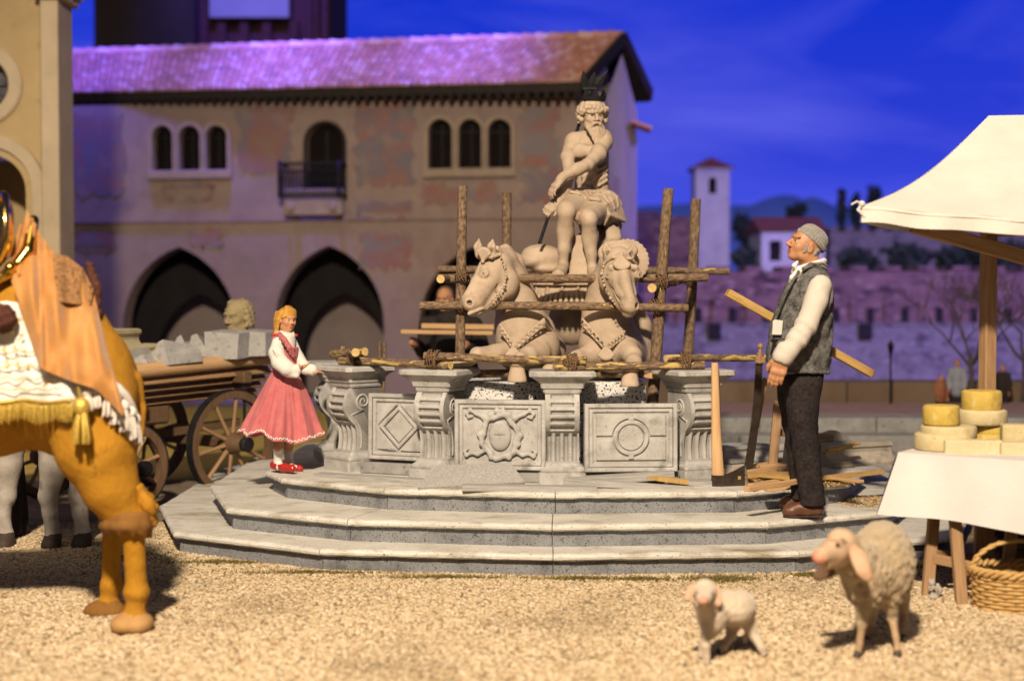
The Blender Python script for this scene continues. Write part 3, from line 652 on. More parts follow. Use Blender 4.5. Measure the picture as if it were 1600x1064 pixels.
# ================================================================== towers behind the house
YT = 31
def slab_tower(px0, px1, name, label, mat, top=-220, Y=YT, dep=3):
    xa, xb = fx(px0, Y), fx(px1, Y); r = thing(name, label, 'tower', ((xa + xb) / 2, Y, 0)); zt = fz(top, Y)
    g = Geo(); g.box(((xa + xb) / 2, Y + dep / 2, zt / 2), (xb - xa, dep, zt), bev=.05); part('wall', g, mat, r); return r, xa, xb
slab_tower(150, 308, 'plain_tower', 'plain dull brown tower rising behind the tiled roof', MT['towerbrown'])
r, xa, xb = slab_tower(311, 520, 'brick_tower', 'dark brick tower with a pale panel rising behind the roof', MT['towerbrick'], Y=31.4)
Y = 31.4
for px in (322, 350, 385, 420, 462, 488, 497, 512):
    g = Geo(); w = .10 if px > 480 else .2; g.box((fx(px, Y), Y - .04, 5), (w, .16, 10 if px > 480 or px < 330 else fz(34, Y) * 2 - 10), bev=.01); part('pilaster', g, MT['towerbrick'], r)
g = Geo(); g.box(((fx(333, Y) + fx(456, Y)) / 2, Y - .14, (fz(31, Y) + fz(-90, Y)) / 2), (fx(456, Y) - fx(333, Y), .12, fz(-90, Y) - fz(31, Y)), bev=.01); part('white_panel', g, MT['panel_white'], r)
# ================================================================== ochre church at the left edge
YC = 15.0
ch = thing('ochre_church', 'ochre church front with round window and arch at the left edge', 'church', (fx(0, YC), YC, 0))
xr = fx(100, YC); xl = fx(-420, YC); zt = fz(-300, YC); zc = fz(3, YC)
holes = []
oc = (fx(-24, YC), fz(133, YC)); ro = 42 * S(YC); circ = lambda c, r, n=28: [(c[0] + r * math.cos(2 * math.pi * i / n), c[1] + r * math.sin(2 * math.pi * i / n)) for i in range(n)]
ac = fx(-12, YC); aw = 2 * 60 * S(YC); az = fz(300, YC)
FC = FR((0, YC + .2, 0))
g = Geo(); wall_plate(g, (xl, 0, xr - .18, zt), [circ(oc, ro), arch(ac, .02, aw, az)], .4, FC); part('wall', g, MT['church'], ch)
g = Geo(); g.prism([(xr - .45, YC + .38), (xr - .012, YC + .38), (xr * 1.38, YC * 1.36), (xr * 1.38 - .5, YC * 1.36)], 0, zt); g.box((xr - .0 - .09, YC + .12, zc / 2), (.19, .5, zc), bev=.012); part('corner_pilaster', g, MT['church_trim'], ch)
g = Geo(); g.box((xr - .08, YC + .1, zc + .04), (.30, .6, .08), bev=.015); g.box((xr - .08, YC + .1, zc + .1), (.38, .68, .05), bev=.01); part('pilaster_capital', g, MT['church_trim'], ch)
g = Geo(); g.tube([(xr - .205, YC - .02, 0.0), (xr - .205, YC - .02, zt)], .018, 6); part('corner_strip', g, MT['church'], ch)
g = Geo(); g.plate([circ(oc, ro + 22 * S(YC)), circ(oc, ro)], .1, FR((0, YC - .0, 0)), bevel=.02); ow = part('oculus', g, MT['church_trim'], ch)
g = Geo(); g.plate([circ(oc, ro + .02)], .03, FR((0, YC + .12, 0))); part('pane', g, MT['oculus'], ow)
g = Geo(); g.plate([circ(oc, ro), circ(oc, ro - .03)], .06, FR((0, YC + .06, 0)))
for i in range(8):
    a = i * math.pi / 4; g.beam((oc[0], YC + .09, oc[1]), (oc[0] + ro * math.cos(a), YC + .09, oc[1] + ro * math.sin(a)), .014, .014)
part('leading', g, MT['iron'], ow)
for w1, w2, dp, mt in ((28, 12, .16, 'church_trim'), (11, 0, .08, 'church')):
    g = Geo(); g.plate([arch(ac, .02, aw + 2 * w1 * S(YC), az), arch(ac, .015, aw + 2 * w2 * S(YC), az)], dp, FR((0, YC - .01, 0)), bevel=.02); part('archivolt', g, MT[mt], ch)
g = Geo(); g.box((ac - .45, YC + 1.2, 1.6), (1.5, .1, 3.2)); part('porch_wall', g, MT['church'], ch)
# ================================================================== fountain stone
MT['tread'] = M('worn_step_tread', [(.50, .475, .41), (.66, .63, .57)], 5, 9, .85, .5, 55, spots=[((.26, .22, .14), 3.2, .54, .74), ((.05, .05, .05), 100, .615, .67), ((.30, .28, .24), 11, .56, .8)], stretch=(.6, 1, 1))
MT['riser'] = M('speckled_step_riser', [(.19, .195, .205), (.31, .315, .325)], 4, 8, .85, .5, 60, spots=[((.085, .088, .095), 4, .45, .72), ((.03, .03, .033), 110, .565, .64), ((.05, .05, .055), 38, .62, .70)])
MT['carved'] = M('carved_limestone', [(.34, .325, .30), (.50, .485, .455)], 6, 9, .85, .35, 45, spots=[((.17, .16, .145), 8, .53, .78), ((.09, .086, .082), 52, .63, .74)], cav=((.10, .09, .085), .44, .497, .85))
MT['terrazzo'] = M('black_white_terrazzo', [(.62, .60, .56), (.72, .70, .66)], 8, 5, .75, .3, 60, spots=[((.012, .012, .012), 62, .565, .588)])
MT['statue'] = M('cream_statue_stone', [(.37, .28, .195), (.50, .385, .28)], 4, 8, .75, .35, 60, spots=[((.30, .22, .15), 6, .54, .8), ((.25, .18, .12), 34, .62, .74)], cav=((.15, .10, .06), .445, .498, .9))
MT['statue_dark'] = M('statue_pupil', [(.10, .07, .05), (.13, .09, .07)], 30, 3, .6)
# ------------------------------------------------------------------ stepped platform, measured corner by corner
def offset_poly(pl, d):
    """inset an open polyline (front edges, walked left to right) by d toward the back"""
    out = []; n = len(pl)
    for i in range(n):
        a = pl[i - 1] if i else None; b = pl[i]; c = pl[i + 1] if i < n - 1 else None
        n1 = Vector((-(b - a).y, (b - a).x)).normalized() if a is not None else None
        n2 = Vector((-(c - b).y, (c - b).x)).normalized() if c is not None else None
        if n1 is None: out.append(b + n2 * d)
        elif n2 is None: out.append(b + n1 * d)
        else:
            m_ = (n1 + n2).normalized(); out.append(b + m_ * d / max(m_.dot(n1), .3))
    return out
V2 = lambda x, y: Vector((x, y))
LEV = [
    [V2(-2.56, 12.6), V2(-2.55, 10.15), V2(-2.17, 8.98), V2(-1.15, 8.36), V2(.24, 8.19), V2(1.70, 8.29), V2(2.82, 8.85), V2(3.25, 9.9), V2(3.25, 12.6)],
    [V2(-2.20, 12.2), V2(-2.19, 10.18), V2(-1.85, 9.08), V2(-1.01, 8.60), V2(.24, 8.40), V2(1.56, 8.50), V2(2.42, 8.95), V2(2.86, 9.9), V2(2.86, 12.2)],
    [V2(-1.75, 11.8), V2(-1.73, 9.88), V2(-1.56, 9.50), V2(-.82, 8.97), V2(.27, 8.78), V2(1.42, 8.84), V2(2.24, 9.3), V2(2.49, 9.9), V2(2.49, 11.8)]]
TH = .042
plat = thing('fountain_steps', 'three tier pale stone stepped platform with speckled risers under the fountain', 'steps', (.3, 10, 0))
for li, pl in enumerate(LEV):
    zb, zt = .14 * li, .14 * (li + 1); depth = .62 if li < 2 else .7
    ro = offset_poly(pl, .045); inn = offset_poly(pl, depth)
    for i in range(len(pl) - 1):
        a, b, ai, bi = pl[i], pl[i + 1], inn[i], inn[i + 1]; e = (b - a).normalized() * .0025
        segs = 1 if (b - a).length < 1.7 else 2
        for s_ in range(segs):
            t0, t1 = s_ / segs, (s_ + 1) / segs; p0, p1, p2, p3 = a.lerp(b, t0) + e, a.lerp(b, t1) - e, ai.lerp(bi, t1) - e, ai.lerp(bi, t0) + e
            # rounded nosing: front edge profile
            prof = [(.012, zt - TH), (.0, zt - TH + .010), (-.002, zt - .018), (.006, zt - .006), (.022, zt), (depth - .01, zt)]
            u = (p1 - p0); nrm2 = V2(-u.y, u.x).normalized(); g = Geo(); nx = 22; rings = []
            for k in range(nx + 1):
                base0 = p0.lerp(p1, k / nx); base1 = p3.lerp(p2, k / nx); dv = (base1 - base0); wob = random.uniform(-.0035, .0035)
                ring_ = []
                for (d_, z_) in prof:
                    q_ = base0 + dv * (d_ / depth) + (nrm2 * wob if d_ < .03 else V2(0, 0)); ring_.append((q_.x, q_.y, z_ + (random.uniform(-.002, .002) if d_ < .03 else 0)))
                q_ = base0 + dv * ((depth - .01) / depth); ring_.append((q_.x, q_.y, zt - TH)); rings.append(ring_)
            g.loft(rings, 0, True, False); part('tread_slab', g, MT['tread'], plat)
            r0, r1 = ro[i].lerp(ro[i + 1], t0) + e, ro[i].lerp(ro[i + 1], t1) - e
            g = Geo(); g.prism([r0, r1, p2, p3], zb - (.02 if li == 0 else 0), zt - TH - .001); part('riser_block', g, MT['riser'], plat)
    fill = offset_poly(pl, depth - .011)
    g = Geo(); g.prism([(p.x, p.y) for p in fill], .02 if li == 0 else zb, zt - .004); part('platform_core', g, MT['tread'], plat)
# ------------------------------------------------------------------ console pedestals
def console(bx, by, ang, label, z0=.42):
    """ang: direction the front faces (degrees from -Y, positive toward +X)"""
    a = math.radians(ang); f = Vector((math.sin(a), -math.cos(a), 0)); u = Vector((math.cos(a), math.sin(a), 0)); o = Vector((bx, by, z0))
    W = lambda s_, d_, z_: o + u * s_ + f * d_ + Vector((0, 0, z_))
    r = thing('console_pedestal', label, 'pedestal', o, 'carved scroll pedestals round the fountain')
    # base blocks
    g = Geo()
    def rects(prof):   # (z, half width, front, back, chamfer)
        rings = []
        for z_, hw, df, db, c in prof: rings.append([W(-hw, df - c, z_), W(-hw + c, df, z_), W(hw - c, df, z_), W(hw, df - c, z_), W(hw, db + c, z_), W(hw - c, db, z_), W(-hw + c, db, z_), W(-hw, db + c, z_)])
        return rings
    g.loft(rects([(0, .155, .17, -.19, .01), (.075, .155, .17, -.19, .01)])); g.loft(rects([(.0755, .140, .15, -.18, .01), (.085, .145, .155, -.18, .015), (.10, .145, .155, -.18, .02), (.115, .125, .13, -.17, .015), (.13, .118, .115, -.165, .01), (.142, .118, .115, -.165, .01)]))
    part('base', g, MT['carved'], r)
    # scroll body: profile in depth against height
    zs = np.linspace(.14, .595, 64); hw = .112
    def prof(z):
        t = (z - .14) / .455
        if t < .42: q = t / .42; return .075 - .015 * math.sin(q * math.pi) + .01 * q
        q = (t - .42) / .58; return .085 + .085 * math.sin(min(1, q * 1.0) * math.pi * .96) ** .75
    g = Geo(); nu = 40
    def surf(iu, iv):
        s_ = -1 + 2 * iu; z = .14 + .455 * iv; d = prof(z); t = iv
        e = abs(s_); gr = 0
        if t > .44:          # horizontal rounded flutes on the volute
            q = (t - .44) / .56 * 5.0; m_ = abs((q % 1) - .5) * 2
            if e < .72: gr = -.020 * max(0, 1 - (m_ / .62) ** 4) * min(1, (.72 - e) / .06)
        else:                 # upright flutes under it
            q = (s_ * .5 + .5) * 4; m_ = abs((q % 1) - .5) * 2; gr = -.026 * max(0, 1 - (m_ / .7) ** 4) * min(1, max(0, (.42 - t)) / .05)
        lip = .022 if .42 < t < .45 else 0
        return W(s_ * hw, d + gr + lip * 0, z)
    g.grid(surf, nu, 90)
    for sgn in (-1, 1):
        ring_ = [W(sgn * hw, prof(z), z) for z in zs] + [W(sgn * hw, -.15, zs[-1]), W(sgn * hw, -.15, zs[0])]
        g.add(ring_, [tuple(range(len(ring_)))])
    g.add([W(-hw, -.15, .14), W(hw, -.15, .14), W(hw, -.15, .595), W(-hw, -.15, .595), W(-hw, prof(.595), .595), W(hw, prof(.595), .595)], [(0, 1, 2, 3), (3, 2, 5, 4)])
    part('scroll_body', g, MT['carved'], r)
    for sgn in (-1, 1):       # raised volute line on the flank
        g = Geo(); pts = []
        for i in range(34):
            t = i / 33; th = -math.pi * .5 + t * math.pi * 3.6; rad = .062 * (1 - t * .86); pts.append(W(sgn * (hw + .002), .015 + rad * math.cos(th), .49 + rad * math.sin(th)))
        lead = [W(sgn * (hw + .002), .03 - .02 * k, .17 + .045 * k) for k in range(5)]
        lead = [W(sgn * (hw + .002), prof(z) - .035, z) for z in np.linspace(.16, .40, 9)]
        g.tube(lead + pts[0:1] + pts, [.0075] * (len(lead) + 1) + [.0085 - .003 * i / 33 for i in range(34)], 6); part('volute', g, MT['carved'], r)
    # capital
    g = Geo()
    g.loft(rects([(.592, .122, .12, -.15, .012), (.606, .128, .125, -.155, .012), (.622, .128, .13, -.155, .012), (.626, .14, .14, -.165, .012), (.655, .146, .148, -.17, .012), (.66, .15, .15, -.172, .01), (.676, .166, .168, -.18, .012), (.694, .196, .19, -.20, .016), (.700, .205, .20, -.205, .02)]))
    g.loft(rects([(.7005, .207, .205, -.207, .02), (.706, .218, .215, -.218, .03), (.73, .218, .215, -.218, .035), (.738, .210, .207, -.21, .035), (.74, .20, .198, -.2, .03)]))
    part('capital', g, MT['carved'], r); return r
console(-1.31, 10.62, -72, 'scroll pedestal farthest back at the left, half hidden behind the girl')
console(-1.115, 10.0, -48, 'scroll pedestal right beside the girl, under the stub of lashed poles')
console(-.49, 9.52, -24, 'scroll pedestal between the diamond panel and the coat of arms panel')
console(.33, 9.34, 0, 'scroll pedestal facing straight front between arms panel and circle panel')
console(1.22, 9.46, 23, 'scroll pedestal at the right end beside the axe')
# ------------------------------------------------------------------ carved panels
def panel(pa, pb, z0, h, lean, label, kind):
    pa, pb = Vector(pa), Vector(pb); u = (pb - pa).normalized(); w = (pb - pa).length; n = Vector((u.y, -u.x, 0))
    v = (Vector((0, 0, 1)) - n * lean).normalized(); n2 = u.cross(v); n2 = n2 if n2.y < 0 else -n2
    Mx = Matrix((u, v, n2)).transposed().to_4x4(); Mx.translation = Vector((pa.x, pa.y, z0))
    r = thing('carved_panel', label, 'panel', (pa + pb) / 2 + Vector((0, 0, z0)), 'carved stone parapet panels'); T = lambda d: Mx @ Matrix.Translation((0, 0, d))
    R = lambda a, b, c, d: [(a, b), (c, b), (c, d), (a, d)]
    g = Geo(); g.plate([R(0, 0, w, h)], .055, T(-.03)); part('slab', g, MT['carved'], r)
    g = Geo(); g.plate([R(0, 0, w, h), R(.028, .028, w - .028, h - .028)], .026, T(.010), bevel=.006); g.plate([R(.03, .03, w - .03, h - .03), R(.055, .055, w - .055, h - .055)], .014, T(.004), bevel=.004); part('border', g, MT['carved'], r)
    cx, cy_ = w / 2, h / 2; circ = lambda rr, n=36: [(cx + rr * math.cos(2 * math.pi * i / n), cy_ + rr * math.sin(2 * math.pi * i / n)) for i in range(n)]
    if kind == 'circle':
        g = Geo()
        for (a, b, c, d) in ((.075, .075, cx - .012, cy_ - .012), (cx + .012, .075, w - .075, cy_ - .012), (.075, cy_ + .012, cx - .012, h - .075), (cx + .012, cy_ + .012, w - .075, h - .075)):
            # quarter fields cut by the ring
            pts = []; ox, oy = (c if a < cx * .5 else a), (d if b < cy_ * .5 else b)
            sx, sy = (-1 if a < cx * .5 else 1), (-1 if b < cy_ * .5 else 1); rr = .125
            x_out, y_out = (a if sx < 0 else c), (b if sy < 0 else d)
            pts = [(x_out, oy), (x_out, y_out), (ox, y_out)]
            for k in range(9):
                t = math.pi / 2 * k / 8; t0 = .1; an = (math.pi / 2 - t0) + ((t0 * 2) - math.pi / 2) * k / 8; pts.append((cx + sx * rr * math.cos(an), cy_ + sy * rr * math.sin(an)))
            if sx * sy < 0: pts = pts[::-1]
            g.plate([pts], .018, T(.004), bevel=.005)
        part('field', g, MT['carved'], r)
        g = Geo(); g.plate([circ(.118), circ(.088)], .024, T(.009), bevel=.007)
        for sy in (-1, 1):
            q = cy_ + sy * (.126); g.plate([R(cx - .018, q - .014, cx + .018, q + .014)], .026, T(.010), bevel=.005)
        part('ring_moulding', g, MT['carved'], r)
        g = Geo(); g.plate([circ(.084)], .014, T(.004), bevel=.004); part('disc', g, MT['carved'], r)
    if kind == 'diamond':
        g = Geo(); dm = lambda k: [(cx - .135 * k, cy_), (cx, cy_ - .135 * k), (cx + .135 * k, cy_), (cx, cy_ + .135 * k)]
        g.plate([dm(1.12), dm(.86)], .024, T(.009), bevel=.006); part('diamond_moulding', g, MT['carved'], r)
        g = Geo(); g.plate([dm(.80)], .014, T(.004), bevel=.004); part('diamond_field', g, MT['carved'], r)
        for sx in (-1, 1):
            for sy in (-1, 1):
                xo, yo = cx + sx * (cx - .07), cy_ + sy * (cy_ - .07); pts = [(xo, cy_ + sy * .014), (xo, yo), (cx + sx * .014, yo), (cx + sx * .014, cy_ + sy * .16), (cx + sx * .16, cy_ + sy * .014)]
                if sx * sy < 0: pts = pts[::-1]
                g = Geo(); g.plate([pts], .016, T(.004), bevel=.004); part('field', g, MT['carved'], r)
    if kind == 'arms':
        sc = Sculpt(.0055); X = lambda a, b, d: Mx @ Vector((cx + a, cy_ + b, d)); Rm = Mx.to_3x3()
        sc.ell(X(0, -.005, .005), (.075, .10, .035), Rm, .01)
        pts = []
        for i in range(31):
            t = 2 * math.pi * i / 30; wv = 1 + .07 * math.sin(6 * t); pts.append(X(.115 * wv * math.sin(t), -.01 + .142 * wv * math.cos(t), .014))
        sc.chain(pts, [.014 + .005 * math.sin(i * 1.3) ** 2 for i in range(31)], .012)
        for sx in (-1, 1):
            for (a, b, c) in ((.06, .135, .024), (.10, .115, .024), (.12, -.06, .02), (.02, .16, .02), (.06, -.15, .018)): sc.ell(X(sx * a, b, .014), c, None, .012)
            sc.chain([X(sx * .11, .12, .012), X(sx * .16, .14, .01), X(sx * .20, .165, .01), X(sx * .225, .14, .01), X(sx * .21, .115, .01), X(sx * .185, .12, .01)], [.016, .014, .012, .011, .01, .009], .01)
            sc.chain([X(sx * .10, -.10, .012), X(sx * .15, -.13, .01), X(sx * .19, -.12, .01), X(sx * .225, -.14, .01), X(sx * .24, -.11, .01), X(sx * .215, -.095, .01)], [.016, .015, .013, .012, .01, .008], .01)
            sc.chain([X(sx * .12, .03, .012), X(sx * .135, .0, .01), X(sx * .125, -.03, .01)], [.014, .02, .014], .01)
        sc.cone(X(0, .09, .04), X(0, -.10, .04), .005, .005, .004, sub=True); sc.cone(X(-.07, 0, .035), X(.07, 0, .035), .005, .005, .004, sub=True)
        part('coat_of_arms', sc.geo(), MT['carved'], r)
    return r
panel((-.995, 9.78, 0), (-.56, 9.60, 0), .52, .455, .02, 'carved stone panel with a raised diamond, beside the girl', 'diamond')
panel((-.378, 9.315, 0), (.222, 9.22, 0), .505, .46, .0, 'carved stone panel with an oval coat of arms between scrollwork', 'arms')
panel((.475, 9.18, 0), (1.085, 9.22, 0), .50, .445, .03, 'carved stone panel with a plain round medallion', 'circle')
# basin plinth: kerb under the panels and the speckled blocks under the horses
ku = thing('basin_kerb', 'low dark grey stone kerb under the carved panels', 'kerb', (.1, 9.6, .42))
for a, b in (((-1.02, 9.86), (-.58, 9.68)), ((-.40, 9.42), (.22, 9.33)), ((.46, 9.32), (1.10, 9.36))):
    g = Geo(); g.beam((a[0], a[1], .46), (b[0], b[1], .46), .2, .078, bev=.006); part('stone', g, MT['greystone'], ku)
for (x0, x1, lab) in ((-.37, .26, 'black and white speckled stone block under the left horse'), (.36, .92, 'black and white speckled stone block under the right horse')):
    g = Geo(); g.box(((x0 + x1) / 2, 9.95, .74), (x1 - x0, .62, .64), bev=.02); solo('terrazzo_block', g, MT['terrazzo'], lab, 'block', 'speckled blocks under the horses')
g = Geo(); g.box((.42, 10.75, .80), (.9, .8, .76), bev=.03); solo('basin_plinth', g, MT['carved'], 'grey stone plinth hidden behind the horses under the shell', 'plinth')
# ================================================================== sculpting in photo pixels
class PS(Sculpt):
    """same sculptor, fed with (pixel x, pixel y, depth) points and pixel radii"""
    def e(s, p, r, ang=0, k=5, m=0, sub=False, R=None):
        q = S(p[2]); rr = [a * q for a in (r if hasattr(r, '__len__') else (r, r, r))]
        Rm = R if R is not None else Matrix.Rotation(-math.radians(ang), 3, 'Y')
        return s.ell(P(*p), rr, Rm, k * q, m, sub)      # r = (across, up, depth)
    def c(s, a, b, ra, rb, k=5, m=0, sub=False):
        q = S(a[2]); return s.cone(P(*a), P(*b), ra * q, rb * S(b[2]), k * q, m, sub)
    def ch(s, pts, rad, k=5, m=0, sub=False):
        for i in range(len(pts) - 1): s.c(pts[i], pts[i + 1], rad[i], rad[i + 1], k, m, sub)
        return s
    def e(s, p, r, ang=0, k=5, m=0, sub=False, R=None):
        q = S(p[2]); r = r if hasattr(r, '__len__') else (r, r, r); rr = (r[0] * q, r[2] * q, r[1] * q)
        Rm = R if R is not None else Matrix.Rotation(-math.radians(ang), 3, 'Y')
        return s.ell(P(*p), rr, Rm, k * q, m, sub)
def Pl(pts): return [P(*p) for p in pts]
def head(sc, c, fwd, up, H, skin=0, eye=1, iris=2, lip=3, brow=4, nose=1.0, child=False, male=True, closed=False):
    """face: eyes at half height, nose, mouth, ears; H = chin to crown"""
    Rm = rotm(fwd, up); X = lambda x, y, z: Vector(c) + Rm @ Vector((x * H, y * H, z * H)); k = .05 * H
    r = lambda *q: [a * H for a in q]
    sc.ell(X(0, -.06, .13), r(.32, .40, .37), Rm, k, skin)
    sc.ell(X(0, .06, -.14), r(.265 if child else .255, .29, .31), Rm, .12 * H, skin)
    sc.ell(X(0, .20, -.37), r(.13 if male else .10, .12, .10), Rm, .10 * H, skin)
    for s_ in (-1, 1):
        sc.ell(X(s_ * .165, .20, -.10), r(.11, .12, .12), Rm, .10 * H, skin)          # cheek
        sc.ell(X(s_ * .20, .02, -.30), r(.08, .14, .09), Rm, .10 * H, skin)           # jaw corner
        sc.ell(X(s_ * .135, .385, .0), r(.095, .075, .06), Rm, .05 * H, skin, sub=True)  # eye socket
        sc.ell(X(s_ * .132, .262, .0), r(.070, .074, .044), Rm, .006 * H, eye)
        sc.ell(X(s_ * .132 + .006, .318, .002), r(.036, .026, .036), Rm, .004 * H, iris)
        sc.cone(X(s_ * .06, .335, .048), X(s_ * .20, .285, .040), .024 * H, .020 * H, .02 * H, skin)   # lids
        sc.cone(X(s_ * .07, .315, -.055), X(s_ * .19, .275, -.05), .018 * H, .014 * H, .02 * H, skin)
        bz = .03 if child else 0; sc.cone(X(s_ * .055, .36 - bz * .5, .10 + bz), X(s_ * .215, .295 - bz * .5, .105 + bz), (.012 if child else .026) * H, (.009 if child else .016) * H, .02 * H, brow)
        sc.ell(X(s_ * .335, -.04, -.04), r(.035, .085, .13), Rm, .03 * H, skin)       # ear
        sc.ell(X(s_ * .375, -.025, -.03), r(.022, .045, .075), Rm, .02 * H, skin, sub=True)
        sc.ell(X(s_ * .05 * nose, .385, -.145), r(.042, .05, .035), Rm, .03 * H, skin)
        sc.ell(X(s_ * .03, .43, -.175), r(.016, .02, .014), Rm, .01 * H, skin, sub=True)
    sc.cone(X(0, .345, .06), X(0, .345 + .10 * nose, -.12), .035 * H, .05 * H * nose, .05 * H, skin)
    sc.ell(X(0, .32, .13), r(.20, .08, .06), Rm, .08 * H, skin)
    sc.ell(X(0, .335, -.255), r(.105, .045, .028), Rm, .02 * H, lip); sc.ell(X(0, .325, -.305), r(.085, .05, .03), Rm, .02 * H, lip)
    sc.cone(X(-.11, .355, -.278), X(.11, .355, -.278), .012 * H, .012 * H, .01 * H, lip, sub=True)
    return X
def hand(sc, wrist, along, back, size, m=0, curl=.35, thumb=1, spread=.06, k=.3, curls=None):
    """palm, four unequal bent fingers and a side thumb; along = finger direction, back = direction the back of the hand faces"""
    y = Vector(along).normalized(); z = Vector(back); z = (z - y * z.dot(y)).normalized(); x = y.cross(z)
    B = Matrix((x, y, z)).transposed(); X = lambda a, b, c: Vector(wrist) + B @ Vector((a * size, b * size, c * size))
    sc.ell(X(0, .24, 0), [.215 * size, .27 * size, .10 * size], B, .12 * size, m)
    sc.cone(X(0, -.06, 0), X(0, .12, 0), .13 * size, .16 * size, .1 * size, m)
    sc.cone(X(-.14, .40, .01), X(.14, .42, .01), .085 * size, .085 * size, .08 * size, m)
    for i, (fx_, ln, rr) in enumerate(((-.155, .40, .052), (-.052, .46, .056), (.052, .44, .055), (.152, .34, .048))):
        if thumb < 0: fx_ = -fx_
        cu = curls[i] if curls else curl * (1 + .12 * i); p = Vector((fx_, .42, .01)); a = .25 * cu; pts = [p]; sp = fx_ * spread * 6
        for seg in (.45, .31, .24):
            d = Vector((sp * .4 * math.cos(a), math.cos(a), -math.sin(a))).normalized(); pts.append(pts[-1] + d * ln * seg); a += cu
        sc.chain([X(*q) for q in pts], [rr * size, rr * .95 * size, rr * .86 * size, rr * .7 * size], .025 * size, m)
    t = -thumb
    sc.chain([X(t * .10, .06, -.02), X(t * .22, .20, -.06), X(t * .29, .33, -.10), X(t * .29, .44, -.13)], [.085 * size, .075 * size, .06 * size, .046 * size], .05 * size, m)
    return X
# ================================================================== seated sea god
YN = 10.5
nep = thing('sea_god_statue', 'cream stone seated bearded sea god statue with bare chest and loincloth', 'statue', P(905, 430, YN))
sc = PS(.006)
sc.e((925, 295, 10.52), (27, 30, 26), k=10); sc.e((926, 262, 10.50), (25, 34, 21), -6, k=14); sc.e((921, 234, 10.50), (28.5, 26, 21), -10, k=12)
sc.e((906, 236, 10.38), (13, 11, 7), 10, k=9); sc.e((930, 238, 10.36), (14, 11, 7), -8, k=9)
for i, yy in enumerate((262, 275, 288)): 
    sc.e((914, yy, 10.40), (6, 6, 4), k=5); sc.e((928, yy, 10.385), (7, 6, 4), k=5)
    sc.c((898, yy + 6, 10.37), (944, yy + 8, 10.35), .9, .9, 3, sub=True)
for yy in (258, 266, 274, 282): sc.c((948, yy, 10.42), (936, yy + 8, 10.38), 2.6, 2, 4)
sc.e((929, 300, 10.385), (2.2, 2.6, 2), k=2, sub=True)
sc.c((921, 262, 10.37), (925, 296, 10.375), 1.4, 1.2, 3, sub=True)
sc.c((897, 219, 10.52), (943, 215, 10.46), 12, 13, 8); sc.c((926, 213, 10.48), (926, 190, 10.45), 13, 12, 6)
sc.e((897, 222, 10.5), (11, 13, 13), k=6); sc.e((945, 221, 10.42), (12.5, 15, 14), k=6)
# crossing arm (his left)
sc.ch([(945, 222, 10.40), (934, 242, 10.28), (918, 258, 10.14)], [12, 11.5, 9.5], 5); sc.e((936, 238, 10.28), (10, 13, 10), 25, k=6)
sc.ch([(918, 258, 10.14), (900, 266, 10.08), (879, 277, 10.06)], [9.5, 9.5, 6.2], 5); sc.e((907, 263, 10.09), (12, 8.5, 8), 25, k=5)
hand(sc, P(879, 277, 10.06), Vector((-.62, -.1, -.8)), Vector((-.75, -.5, .45)), .205, curl=.38, thumb=-1)
# arm holding the trident (his right)
sc.ch([(893, 222, 10.52), (887, 246, 10.42), (889, 272, 10.30)], [11, 10.5, 8.5], 5); sc.ch([(889, 272, 10.30), (882, 296, 10.2), (870, 316, 10.14)], [10, 9.5, 6.5], 5)
hand(sc, P(870, 316, 10.14), Vector((-.65, -.15, -.6)), Vector((-.3, -.9, .3)), .19, curl=.95, thumb=1)
# legs
sc.ch([(918, 318, 10.45), (900, 322, 10.22), (885, 328, 10.02)], [22, 20, 15], 6); sc.e((884, 330, 10.0), (12.5, 12.5, 12), k=5)
sc.ch([(884, 334, 10.0), (883, 362, 10.06), (881, 390, 10.05), (880, 414, 10.06)], [12.5, 12, 9, 7], 5); sc.e((888, 360, 10.10), (10, 19, 11), k=6); sc.e((878, 362, 10.05), (7, 20, 9), k=6)
sc.ch([(946, 322, 10.45), (932, 330, 10.24), (920, 340, 10.02)], [22, 19, 14.5], 6); sc.e((920, 342, 9.99), (12, 12.5, 12), k=5)
sc.ch([(920, 346, 10.0), (922, 372, 10.05), (924, 398, 10.05), (925, 418, 10.05)], [12, 11.5, 8.5, 6.8], 5); sc.e((927, 370, 10.1), (9, 19, 11), k=6); sc.e((917, 372, 10.05), (7, 20, 9), k=6)
for (ax, ay, dx) in ((880, 418, -4), (926, 422, 3)):
    sc.ch([(ax, ay - 2, 10.08), (ax + dx, ay + 6, 9.97), (ax + 2 * dx, ay + 10, 9.88)], [9, 9, 7.5], 5)
    for t in range(5): sc.c((ax + 2 * dx - 7 + t * 3.6, ay + 9, 9.89), (ax + 2 * dx - 7.5 + t * 3.8, ay + 12, 9.835), 2.9, 2.2, 1.5)
fw = Vector((.30, -1, -.10)); HX = head(sc, P(926, 181, 10.42), fw, (0.02, 0, 1), .245, 0, 0, 1, 0, 0, nose=1.05)
sc.ch([(915, 178, 10.34), (917, 180, 10.33)], [1, 1], 1)
part('body', sc.geo(), [MT['statue'], MT['statue_dark']], nep)
